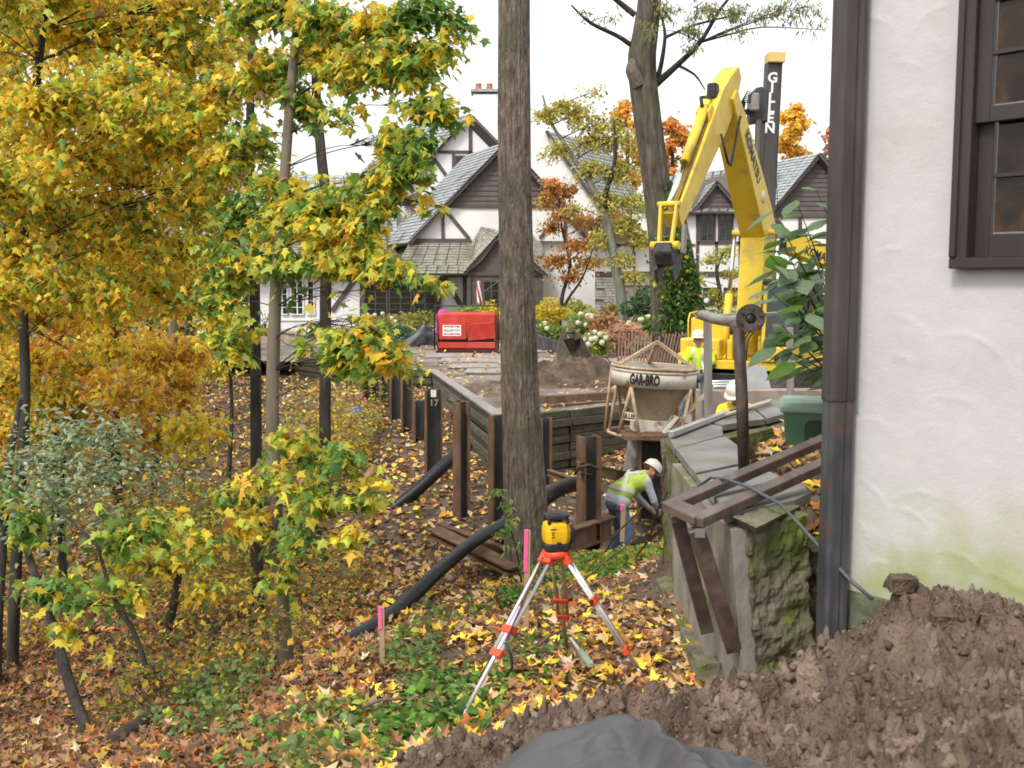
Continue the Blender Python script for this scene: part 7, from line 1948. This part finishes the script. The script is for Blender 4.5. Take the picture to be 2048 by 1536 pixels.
# --- woodland trunks on the left, each with a thin crown
trunks = [
 ('dark straight trunk rising behind the slim maple at its right', [P(650, 1010, 17), P(650, 940, 17), P(651, 600, 17), P(657, 450, 17), P(642, 300, 17.2), P(632, 150, 17.4), P(640, -150, 17.6)], [.12, .10, .092, .088, .083, .075, .05], [(600,120,17,90,60,200),(690,60,17.4,90,50,180),(560,20,17,90,50,180)], G_YG, M_BARKD),
 ('dark trunk standing left of the slim maple', [P(520, 1290, 11), P(515, 1230, 11), P(512, 800, 11.2), P(508, 500, 11.4), P(500, 330, 11.5), P(505, 0, 11.8)], [.10, .068, .06, .057, .05, .035], [(450,330,11.6,80,60,170),(430,500,11.8,70,60,150),(400,420,12,80,60,170),(440,80,11.8,80,60,170)], G_YG, M_BARKD),
 ('grey brown trunk with pale lower stem in mid slope', [P(362, 1000, 20), P(358, 970, 20), P(352, 800, 20), P(345, 640, 20.2), P(350, 400, 20.5)], [.13, .11, .095, .085, .06], [(330,560,20,100,70,220),(420,600,21,80,60,170)], G_O, M_BARKT),
 ('dark leaning trunk in the bottom left corner', [P(205, 1560, 7.0), P(180, 1480, 7.2), P(140, 1370, 7.4), P(105, 1250, 7.6), P(60, 1120, 7.9), P(30, 1000, 8.2)], [.05, .044, .04, .034, .028, .02], [(110,1180,7.6,70,40,60),(60,1060,7.9,70,50,70)], G_G, M_BARKD),
 ('thick dark trunk at the left edge of the picture', [P(-10, 1400, 8.8), P(-5, 1230, 8.8), P(5, 1100, 9), P(15, 950, 9.2), P(40, 800, 9.6)], [.05, .043, .038, .032, .02], [(20,1000,9,60,40,60)], G_GY, M_BARKD),
 ('bare slanting trunk right of the grey brown one', [P(390, 880, 21), P(378, 850, 21), P(365, 780, 21.3), P(340, 700, 21.6)], [.10, .08, .06, .03], [(330,690,21.6,60,40,90)], G_O, M_BARKD)]
for i, (lab, pts, rad, cls, it, bm_) in enumerate(trunks):
    t = mk('woodland_tree', lab, pts[0], 'tree', 'trunks in the woodland')
    trunk_mesh('trunk', pts, rad, bm_, t, n=20, step=.07, seed=100 + i, flare=.25)
    foliage(t, [p for p, _ in smooth_path(pts, .25)], cl(cls), 'maple10', (.07, .125), it, 110 + i, br=.008, tl=(.15, .5), dens=2.2, gaps=[(500, 540, 900, 680, .95), (655, 225, 760, 335, .9)])
us = [('understory maple with dull gold leaves beneath the tall trunks', P(300, 1010, 17), P(310, 700, 17.2), [(250,700,17,80,50,220),(330,740,17,80,50,220),(400,700,17.4,60,45,160),(290,800,16.6,80,45,200),(200,800,16.5,70,45,180),(380,800,17,50,40,120)], G_O),
      ('understory maple with yellow leaves at the far left', P(90, 1080, 13), P(100, 760, 13.2), [(20,760,13,80,50,200),(110,790,13,80,45,200),(60,850,12.8,70,40,160),(180,740,13.2,70,45,180)], G_Y),
      ('understory maple with lime leaves left of the dark trunk', P(455, 960, 19), P(450, 640, 19.4), [(430,640,19.2,60,45,170),(470,700,19,40,35,110),(420,740,19,50,35,120),(460,590,19.4,50,40,130)], G_YG),
      ('low bushy maple seedlings above the fallen log', P(330, 1230, 9.6), P(340, 1080, 9.6), [(300,1130,9.6,60,40,70),(380,1120,9.5,50,35,60),(420,1180,9.4,40,30,36),(240,1120,9.8,50,35,50)], G_YG)]
for i, (lab, b0, t0, cls, it) in enumerate(us):
    t = mk('understory_maple', lab, b0, 'tree', 'understory maples')
    pts = [b0 - V(0, 0, .2), b0.lerp(t0, .5) + V(.1, 0, 0), t0]
    trunk_mesh('trunk', pts, [.05, .035, .015], M_BARKD, t, n=10, step=.1, seed=150 + i)
    foliage(t, [p for p, _ in smooth_path(pts, .2)], cl(cls), 'maple10', (.065, .115), it, 160 + i, br=.006, tl=(.2, .6), dens=2.8, gaps=[(500, 540, 900, 680, .95)])
# sapling with a long curved stem
sp_ = mk('maple_sapling', 'curved bare-stemmed maple sapling at lower left', P(285, 1300, 7.2))
spp = [P(290, 1330, 7.2), P(270, 1270, 7.2), P(225, 1190, 7.3), P(200, 1110, 7.4), P(193, 1090, 7.4), P(130, 1030, 7.5), P(85, 980, 7.6)]
trunk_mesh('trunk', spp, [.022, .02, .017, .014, .013, .010, .006], M_BARKD, sp_, n=8, step=.06, seed=5)
foliage(sp_, [p for p, _ in smooth_path(spp, .15)], cl([(170,1200,7.2,60,30,34),(260,1180,7.2,50,35,34),(120,1250,7.1,50,25,30),(250,1080,7.4,90,40,60),(350,1040,7.5,70,40,60),(420,1090,7.5,50,40,45)]), 'maple', (.075, .125), [G_G, G_GY, G_YG], 130, singles=60, br=.006, dens=1.5, tl=(.12, .45))
# sage leaved shrub
sg_ = mk('sage_shrub', 'pale sage green pinnate shrub on the left slope', P(130, 1180, 9.0), 'shrub')
sgp = [P(130, 1230, 9.0), P(125, 1120, 9.0), P(120, 1000, 9.1), P(130, 900, 9.2)]
trunk_mesh('stem', sgp, [.04, .035, .025, .012], M_BARKD, sg_, n=10, step=.08, seed=6)
foliage(sg_, [p for p, _ in smooth_path(sgp, .15)], cl([(60,920,9,70,35,260),(150,880,9.2,70,30,260),(240,870,9.4,70,30,240),(300,930,9.5,50,30,170),(110,980,8.9,80,35,240),(230,950,9.2,60,30,180),(40,1020,8.8,60,40,200),(330,985,9.6,40,25,110),(90,1060,8.8,70,35,160)]), 'oval', (.045, .085), [((.38, .46, .28), 4), ((0.48, 0.54, 0.40), 2), ((0.26, 0.34, 0.16), 1.5)], 140, br=.005, droop=(-.2, .6), dens=1.5, twig_r=.002, tl=(.3, .9))
# small green sapling in front of the big trunk
sl_ = mk('sapling', 'thin green compound-leaved sapling in front of the big trunk', P(1040, 1150, 10.8), 'sapling')
slp = [P(1045, 1180, 10.8), P(1035, 1110, 10.8), P(1018, 1050, 10.8), P(1000, 985, 10.9)]
trunk_mesh('stem', slp, [.012, .010, .007, .004], M_TWIG, sl_, n=6, step=.06, seed=2)
foliage(sl_, [p for p, _ in smooth_path(slp, .1)], cl([(990,982,10.9,22,10,26),(1000,1010,10.8,26,10,30),(1030,1035,10.8,30,10,36),(1012,1065,10.8,30,14,36),(1040,1090,10.8,22,14,30),(1050,1130,10.8,30,16,30)]), 'oval', (.05, .085), [((0.22, 0.36, 0.07), 3), (C_LIME, 1.4), ((0.35, 0.42, 0.2), 1)], 150, br=.004, per=8, tl=(.1, .25))

# --- woodland backdrop, left
def far_tree(label, px, py_base, py_top, d, wpx, items, seed, n=900, leaf=(.22, .34), kind='simple', bm_=None, trunk_r=.16, lean=0, group='trees of the woodland backdrop', rows=None, name='background_tree'):
    b = P(px, py_base, d); t = mk(name, label, b, 'tree', group)
    pts = [P(px, py_base + 20, d), P(px + lean * .3, py_base * .65 + py_top * .35, d), P(px + lean, py_top + 20, d)]
    trunk_mesh('trunk', pts, [trunk_r, trunk_r * .7, trunk_r * .25], bm_ or M_BARKD, t, n=12, step=.25, seed=seed)
    rr = random.Random(seed); cs = []
    m = 16
    for k in range(m):
        f = (k + .5) / m; py = py_top + (py_base - py_top) * .72 * f
        w = wpx * math.sin(min(1, f * 1.35 + .15) * math.pi * .62)
        cs.append((px + lean * (1 - f) + rr.uniform(-1, 1) * w * .62, py, d + rr.uniform(-1, 1) * w * .5 * d / F, wpx * .42, wpx * .30, n // m))
    foliage(t, [p for p, _ in smooth_path(pts, .4)], cl(cs, rz=1.0), kind, leaf, items, seed + 1, br=trunk_r * .35, twig_r=.008, tl=(.6, 1.4), per=20, low=.5)
    return t
bk_items = [[(C_YEL, 2), (C_GOLD, 3), (C_OLIVE, 2), (C_ORG, 1)], [(C_GOLD, 2), (C_ORG, 2), (C_TAN, 2), (C_BRN, 1)], [(C_OLIVE, 3), (C_LIME, 1.5), (C_GRN, 1.5), (C_GOLD, 1)]]
for i, (lab, px, pb_, pt_, d, w, k) in enumerate([
    ('golden backdrop tree at the far left edge', -120, 760, -150, 26, 300, 0), ('tall yellow backdrop tree left of centre woods', 120, 740, -120, 30, 280, 0), ('rust coloured backdrop tree low in the woods', 300, 735, 180, 34, 240, 1),
    ('olive green backdrop tree beside the left wing', 420, 725, 60, 38, 200, 2), ('brown gold backdrop tree low at far left', 10, 820, 300, 22, 240, 1), ('yellow backdrop tree behind the sage shrub', 230, 800, 420, 24, 190, 0), ('olive thicket tree on the far slope', 380, 770, 480, 30, 150, 2)]):
    far_tree(lab, px, pb_, pt_, d, w, bk_items[k], 200 + i * 3, n=1500, leaf=(.16, .26))

# --- leaning honey locust in front of the house
hl = mk('locust_tree', 'young leaning locust with thin yellow green leaflets before the house', P(1250, 655, 41))
hlp = [P(1250, 665, 41), P(1243, 600, 41), P(1225, 500, 41), P(1208, 425, 41), P(1190, 385, 41), P(1150, 320, 41), P(1105, 250, 41), P(1085, 190, 41)]
trunk_mesh('trunk', hlp, [.24, .22, .19, .165, .13, .09, .06, .03], M_BARKG, hl, n=14, step=.12, seed=31)
trunk_mesh('limb', [P(1208, 425, 41), P(1214, 380, 40.8), P(1230, 320, 40.6), P(1228, 240, 40.6)], [.12, .10, .07, .03], M_BARKD, hl, n=10, step=.15, seed=32)
hcl = [(1090,235,41,40,26,150),(1130,215,41,50,30,190),(1165,235,41,45,40,200),(1190,280,41,55,35,230),(1240,280,41,50,35,220),(1110,300,41,50,30,140),(1180,340,41,55,32,210),(1250,340,41,55,35,240),(1220,400,41,60,32,240),(1275,400,41,50,40,220),(1260,450,41,45,35,200),(1195,480,41,35,28,120),(1285,480,41,40,32,150),(1240,520,41,50,30,150),(1270,555,41,45,25,120),(1220,250,41,40,40,150),(1140,420,41,30,25,60),(1290,320,41,35,40,130),(1200,180,41,20,20,40)]
foliage(hl, [p for p, _ in smooth_path(hlp, .3)], cl(hcl), 'simple', (.10, .19), [((0.56, 0.50, 0.12), 3), ((0.42, 0.42, 0.11), 3), ((0.64, 0.56, 0.22), 2), (C_OLIVE, .8), (C_YEL, .6)], 160, br=.028, twig_r=.005, tl=(.4, 1.0), per=20, dens=2.6)
# --- small orange maple by the house
om = mk('maple_tree', 'small orange red maple beside the stone wall', P(1120, 640, 43.5))
omp = [P(1118, 655, 43.5), P(1125, 590, 43.5), P(1140, 530, 43.5), P(1125, 460, 43.5), P(1118, 400, 43.5)]
trunk_mesh('trunk', omp, [.10, .08, .065, .05, .03], M_BARKD, om, n=10, step=.12, seed=35)
trunk_mesh('limb', [P(1108, 650, 43.3), P(1135, 600, 43.2), P(1165, 555, 43.2), P(1185, 500, 43.2)], [.07, .06, .045, .02], M_BARKD, om, n=8, step=.15, seed=36)
ocl = [(1100,365,43.5,40,26,220),(1135,380,43.5,40,26,200),(1085,400,43.5,30,24,150),(1130,430,43.5,50,24,200),(1100,455,43.5,38,22,150),(1180,440,43.5,45,26,170),(1150,490,43.5,60,24,230),(1110,520,43.5,50,24,210),(1180,525,43.5,50,26,210),(1215,480,43.5,38,26,140),(1140,555,43.5,55,18,170),(1235,430,43.5,30,24,90)]
foliage(om, [p for p, _ in smooth_path(omp, .25)], cl(ocl), 'simple', (.11, .19), [[((0.70, 0.30, 0.12), 3), ((0.64, 0.40, 0.10), 2), (C_OLIVE, 1.0)], [((0.50, 0.27, 0.06), 3), (C_OLIVE, 1.4), ((0.66, 0.25, 0.10), 1.6)], [((0.68, 0.36, 0.15), 3), ((0.50, 0.42, 0.10), 2)]], 170, br=.018, twig_r=.004, tl=(.35, .9), per=18, dens=2.0)

# --- old ivy-clad locust
ol = mk('locust_tree', 'old furrowed locust trunk wrapped in ivy behind the concrete bucket', P(1345, 715, 32))
olp = [P(1352, 740, 32), P(1350, 700, 32), P(1342, 620, 32), P(1330, 500, 32), P(1317, 400, 32), P(1304, 300, 32), P(1293, 220, 32), P(1286, 160, 32), P(1284, 110, 32), P(1291, 60, 32), P(1300, -20, 32), P(1308, -200, 32)]
trunk_mesh('trunk', olp, [.74, .66, .58, .46, .41, .39, .39, .41, .41, .37, .34, .26], bark('furrowed_grey_bark', [(0.035, 0.027, 0.02), (0.085, 0.068, 0.052), (0.16, 0.132, 0.105)], 7, 1.0, ((0.07, 0.085, 0.04), .5, .5, .66)), ol, n=72, step=.09, ridge=.14, freq=10, seed=44)
trunk_mesh('stub_limb', [P(1278, 170, 31.8), P(1264, 140, 31.7), P(1266, 118, 31.7)], [.22, .19, .08], M_BARK, ol, n=20, step=.08, seed=45)
for k, (pts, rad) in enumerate([([P(1262, 90, 32), P(1235, 72, 31.8), P(1180, 45, 31.5), P(1142, 10, 31.2)], [.08, .065, .05, .02]), ([P(1270, 30, 32), P(1245, 10, 32), P(1220, -10, 31.8)], [.09, .08, .06]),
                ([P(1312, 168, 32), P(1355, 130, 31.6), P(1400, 85, 31.2), P(1440, 20, 31), P(1480, -30, 31)], [.12, .09, .07, .05, .03]), ([P(1312, 165, 32), P(1322, 130, 31.8), P(1330, 70, 31.6), P(1322, 30, 31.6)], [.09, .07, .05, .03]),
                ([P(1355, 130, 31.6), P(1390, 150, 31.4), P(1410, 180, 31.2)], [.05, .035, .015]), ([P(1330, 75, 31.6), P(1390, 50, 31.2), P(1470, 30, 31)], [.05, .04, .02])]):
    trunk_mesh('limb', pts, rad, M_BARKD, ol, n=9, step=.15, seed=60 + k)
top = cl([(1330,20,31.5,45,30,190),(1380,60,31.2,45,25,160),(1410,20,31,55,35,240),(1480,30,31,60,30,240),(1560,20,31,60,25,230),(1620,10,31,45,30,160),(1300,60,31,30,35,90),(1650,60,30.8,18,24,50),(1500,65,30.8,40,12,70),(1385,95,31,30,18,60),(1230,30,31.4,40,15,30),(1170,25,31.3,30,12,16)])
pth = [P(1320, 20, 31.8), P(1400, 85, 31.2), P(1440, 20, 31), P(1480, -30, 31), P(1540, -40, 31), P(1600, -50, 31), P(1180, 45, 31.5)]
foliage(ol, pth, top, 'narrow', (.14, .26), [((0.26, 0.30, 0.16), 3), ((0.34, 0.34, 0.18), 2), (C_OLIVE, 1.5), ((0.45, 0.38, 0.12), 1)], 180, br=.022, twig_r=.005, tl=(.3, .8), per=20)
# ivy on the trunk
rg = np.random.default_rng(9); n = 9000
zt = rg.random(n); zt = np.where(rg.random(n) < .8, zt, zt * .5)
iv = []
for i in range(n):
    t = zt[i]; py = 690 - t * 330
    if py < 470 and rg.random() > .25: continue
    cxp = np.interp(py, [290, 380, 500, 620, 700], [1300, 1312, 1330, 1344, 1350]); w = np.interp(py, [290, 380, 500, 620, 700], [30, 31, 36, 46, 52])
    a = rg.normal(-.45, .65) if py > 470 else rg.normal(.0, .4)
    r = w * (1.0 + abs(rg.normal(0,   .2 if py > 470 else .05)))
    iv.append(tuple(P(cxp + r * math.cos(a), py, 32 + r * 32 / F * math.sin(a))))
iv = np.array(iv)
o = scatter('ivy', LEAVES['oval'][0] * np.array([1.6, 1, 1]), OVAL_F, iv, rand_rot(len(iv), rg, (.3, 1.3), .6), rg.uniform(.10, .2, len(iv)), palette(rg, len(iv), [((0.06, 0.13, 0.03), 3), ((0.11, 0.20, 0.05), 3), ((0.20, 0.26, 0.06), 1), (C_GOLD, .25)]), M_LEAF, ol); o['kind'] = 'stuff'

# --- autumn trees beyond the roofs
far_tree('golden round-crowned tree beyond the right roof', 1590, 470, 215, 88, 62, [(C_YEL, 1.6), ((0.80, 0.47, 0.10), 3), (C_GOLD, 1)], 300, n=2600, leaf=(.35, .55), trunk_r=.3, group='autumn trees beyond the roofs')
far_tree('orange tree beyond the roofs left of the old locust', 1255, 450, 205, 92, 70, [((0.74, 0.36, 0.11), 3), (C_GOLD, 2), (C_YEL, .6)], 306, n=2000, leaf=(.35, .6), trunk_r=.3, group='autumn trees beyond the roofs')
far_tree('rust orange tree right of the old locust', 1345, 460, 235, 86, 50, [((0.68, 0.30, 0.12), 3), (C_GOLD, 1.6)], 312, n=1700, leaf=(.35, .6), trunk_r=.3, group='autumn trees beyond the roofs')
far_tree('sparse pinkish tree at the right beyond the gable', 1665, 460, 250, 90, 40, [((0.55, 0.26, 0.15), 3), (C_TAN, 1)], 318, n=420, leaf=(.3, .5), trunk_r=.22, group='autumn trees beyond the roofs')
far_tree('sparse reddish tree between mast and boom', 1480, 460, 255, 90, 38, [((0.55, 0.24, 0.14), 3), (C_GOLD, 1)], 324, n=420, leaf=(.3, .5), trunk_r=.22, group='autumn trees beyond the roofs')
# --- ornamental tree before the right wing
ot = mk('ornamental_tree', 'small pale yellow green tree before the right wing', P(1440, 640, 49))
otp = [P(1438, 660, 49), P(1440, 590, 49), P(1434, 540, 49), P(1450, 500, 49)]
trunk_mesh('trunk', otp, [.13, .11, .08, .03], M_BARKD, ot, n=10, step=.15, seed=70)
foliage(ot, [p for p, _ in smooth_path(otp, .3)], cl([(1420,520,49,25,22,150),(1455,505,49,30,30,220),(1470,545,49,28,24,170),(1425,590,49,30,22,170),(1465,590,49,30,20,170),(1400,560,49,22,18,70),(1445,610,49,40,16,150)]), 'simple', (.13, .22), [((0.50, 0.48, 0.14), 3), ((0.36, 0.40, 0.10), 2), (C_YEL, .6)], 330, br=.03, twig_r=.006, tl=(.4, .9))

# --- garden plants before the house
def bush(label, px, py, d, rx, ry, items, n, seed, size=(.08, .16), kind='simple', name='garden_shrub', flowers=None):
    b = P(px, py + ry, d); b.z = max(b.z, hz(b.x, b.y) if not in_poly(b.x, b.y, PLAZA) else PLAZA_Z)
    o = mk(name, label, b, 'shrub', 'garden plants before the house')
    k = d / F; rg = np.random.default_rng(seed)
    mb_ = MB()
    for i in range(7):
        a = rg.uniform(0, 6.28); tip = P(px, py, d) + V(math.cos(a) * rx * k * .6, math.sin(a) * rx * k * .4, ry * k * rg.uniform(.1, .8))
        mb_.tube([b, b.lerp(tip, .5) + V(0, 0, .05), tip], [.02, .012, .006], 5)
    mb_.build('stem', M_TWIG, o)
    e = rg.normal(0, 1, (n, 3)); e /= np.linalg.norm(e, axis=1, keepdims=True); e *= rg.random((n, 1)) ** .35
    lob = 1 + .35 * np.sin(e[:, :1] * 5 + seed) * np.cos(e[:, 2:] * 4)
    pos = np.array(P(px, py, d)) + e * lob * np.array([rx * k, rx * k * .8, ry * k])
    s = scatter('foliage', *LEAVES[kind], pos, rand_rot(n, rg, (-.6, .9), .7), rg.uniform(*size, n), palette(rg, n, items), M_LEAF, o); s['kind'] = 'stuff'
    if flowers:
        for i in range(flowers[0]):
            f = rg.normal(0, 1, 3); f /= np.linalg.norm(f); f[2] = abs(f[2]); f[1] = -abs(f[1])
            c = P(px, py, d) + V(f[0] * rx * k, f[1] * rx * k * .8, f[2] * ry * k)
            MB().lathe([(0, -.10), (.07, -.07), (.10, 0), (.08, .07), (0, .10)], c, 9).build('flower_head', flowers[1], o)
M_HYD = mat('hydrangea_cream', [(0.50, 0.50, 0.32), (0.62, 0.60, 0.45), (0.66, 0.56, 0.44)], rough=.9, scale=30, bump=.9, bscale=60)
GRD = [((0.14, 0.22, 0.05), 3), ((0.22, 0.28, 0.07), 2), (C_LIME, .6)]
for i, q in enumerate([
    ('yellow shrub just right of the big trunk', 1095, 625, 43, 45, 26, [(C_YEL, 3), ((0.62, 0.50, 0.06), 2), (C_LIME, 1)], 800),
    ('lime yellow low shrub below the stone wall', 1150, 622, 44, 42, 22, [((0.50, 0.50, 0.08), 3), (C_LIME, 2)], 600),
    ('green clump with cream flowers behind the digging bucket', 1110, 665, 40, 60, 20, GRD, 800),
    ('cream hydrangea above the digging bucket', 1165, 650, 38, 34, 22, [((0.30, 0.36, 0.12), 3), ((0.45, 0.45, 0.2), 1)], 420),
    ('cream flowered shrub right of the digging bucket', 1195, 690, 34, 26, 26, [((0.32, 0.38, 0.12), 3), (C_LIME, 1)], 380),
    ('rust brown bracken clump beside the hydrangea', 1205, 655, 37, 34, 34, [((0.40, 0.20, 0.09), 3), ((0.50, 0.30, 0.14), 2)], 500),
    ('pinkish tan ornamental grass left of the bucket', 1245, 675, 35, 36, 26, [((0.52, 0.32, 0.19), 3), ((0.60, 0.42, 0.28), 2)], 700),
    ('dark green shrub left of the ivy trunk', 1285, 615, 40, 40, 30, [((0.07, 0.14, 0.06), 3), ((0.11, 0.18, 0.07), 2)], 800),
    ('hydrangea bush at the foot of the ivy trunk', 1290, 655, 37, 36, 22, GRD, 520),
    ('grey green plant with pale top behind the bucket rim', 1290, 690, 34, 32, 14, [((0.34, 0.36, 0.24), 3), ((0.2, 0.26, 0.12), 2)], 320),
    ('tan seed-headed hydrangea hedge under the wide window', 760, 645, 46, 46, 18, [((0.46, 0.40, 0.12), 2), ((0.30, 0.34, 0.12), 2), ((0.5, 0.34, 0.2), 1)], 600),
    ('yellow green hedge under the wide window at its right', 835, 640, 46, 44, 20, [((0.52, 0.46, 0.12), 2), ((0.34, 0.38, 0.12), 2)], 620),
    ('green low plants behind the red unit', 955, 622, 43, 46, 14, [((0.20, 0.32, 0.08), 3), (C_LIME, 1)], 500),
    ('dark green hedge behind the sagging silt fence', 790, 665, 43, 60, 16, [((0.06, 0.14, 0.07), 3), ((0.12, 0.2, 0.08), 2)], 620),
    ('yellow shrub beside the end of the red unit', 985, 628, 42, 22, 24, [(C_YEL, 2), ((0.5, .46, .08), 2)], 320),
    ('orange tinged plant in front of the downpipe', 1225, 628, 42, 24, 24, [((0.34, 0.24, 0.08), 2), ((0.2, 0.26, 0.08), 2), ((0.5, 0.2, 0.06), 1)], 320),
    ('brown green undergrowth right of the ivy trunk', 1400, 660, 36, 26, 40, [((0.26, 0.22, 0.08), 2), ((0.16, 0.2, 0.06), 2), (C_RUST, .6)], 520),
    ('low green hedge before the garage', 1440, 628, 46, 60, 14, [((0.2, 0.26, 0.08), 2), ((0.34, 0.36, 0.1), 2)], 400)]):
    lab, px, py, d, rx, ry, it, n = q
    fl2 = (9, M_HYD) if ('cream' in lab or 'hydrangea bush' in lab or 'hydrangea hedge' in lab) else None
    bush(lab, px, py, d, rx, ry, it, int(n * 1.5), 400 + i, kind='narrow' if 'grass' in lab else 'simple', flowers=fl2, size=(.10, .2) if 'grass' not in lab else (.25, .5))

# --- large leaved shrub by the downpipe
vs_ = mk('viburnum_shrub', 'large-leaved green shrub crowding the house downpipe', P(1640, 830, 8.0), 'shrub')
vr = random.Random(12); vm = leaf_mesh('broad', np.array([(0, 0, 0), (.20, .16, -.03), (.30, .40, -.05), (.20, .70, -.08), (0, 1, -.16), (-.20, .70, -.08), (-.30, .40, -.05), (-.20, .16, -.03), (0, .25, .02), (0, .55, .01)]),
               [(8, 0, 1), (8, 1, 2), (8, 2, 9), (9, 2, 3), (9, 3, 4), (9, 4, 5), (9, 5, 6), (9, 6, 8), (8, 6, 7), (8, 7, 0)])
vroot = Vector((2.95, 8.7, -1.45))
ends = [(1555,420,8.0),(1600,400,8.1),(1640,380,8.2),(1570,480,7.8),(1620,470,8.0),(1660,440,8.2),(1548,510,7.6),(1600,540,7.7),(1650,540,8.0),(1545,580,7.5),(1590,610,7.5),(1640,610,7.8),(1545,650,7.4),(1600,670,7.5),(1650,680,7.8),(1575,725,7.4),(1660,745,7.7),(1590,590,8.0),(1560,540,8.0),(1680,500,8.2),(1690,620,8.1),(1690,720,8.0),(1535,690,7.6),(1620,640,8.1)]
for i, e in enumerate(ends):
    p = P(e[0] + (18 if 600 < e[1] < 745 else -8), e[1], e[2]); mid = vroot.lerp(p, .5) + V(vr.uniform(-.1, .25), vr.uniform(-.1, .1), .15)
    MB().tube([vroot, mid, p], [.012, .008, .003], 6).build('stem', M_TWIG, vs_)
    for k in range(6):
        t = 1 - k * .12; q = mid.lerp(p, t) if k < 6 else p
        o = bpy.data.objects.new('leaf', vm); COL.objects.link(o); o.parent = vs_
        s = vr.uniform(.17, .30) * (.75 + .25 * t)
        R = (Matrix.Rotation(vr.choice((1, -1)) * R_(55) + R_(90) + vr.uniform(-.6, .6) + (R_(20) if k % 2 else -R_(40)), 4, 'Z') @ Matrix.Rotation(-vr.uniform(-.15, .5), 4, 'X') @ Matrix.Rotation(vr.uniform(-.5, .5), 4, 'Y'))
        o.matrix_local = Matrix.Translation(q - ORIG[vs_]) @ R @ Matrix.Scale(s, 4)
        g = vr.random(); c = (.15 + .10 * g, .24 + .10 * g, .11 + .10 * g) if vr.random() < .72 else (.11, .22, .03)
        o.color = (*c, 1)
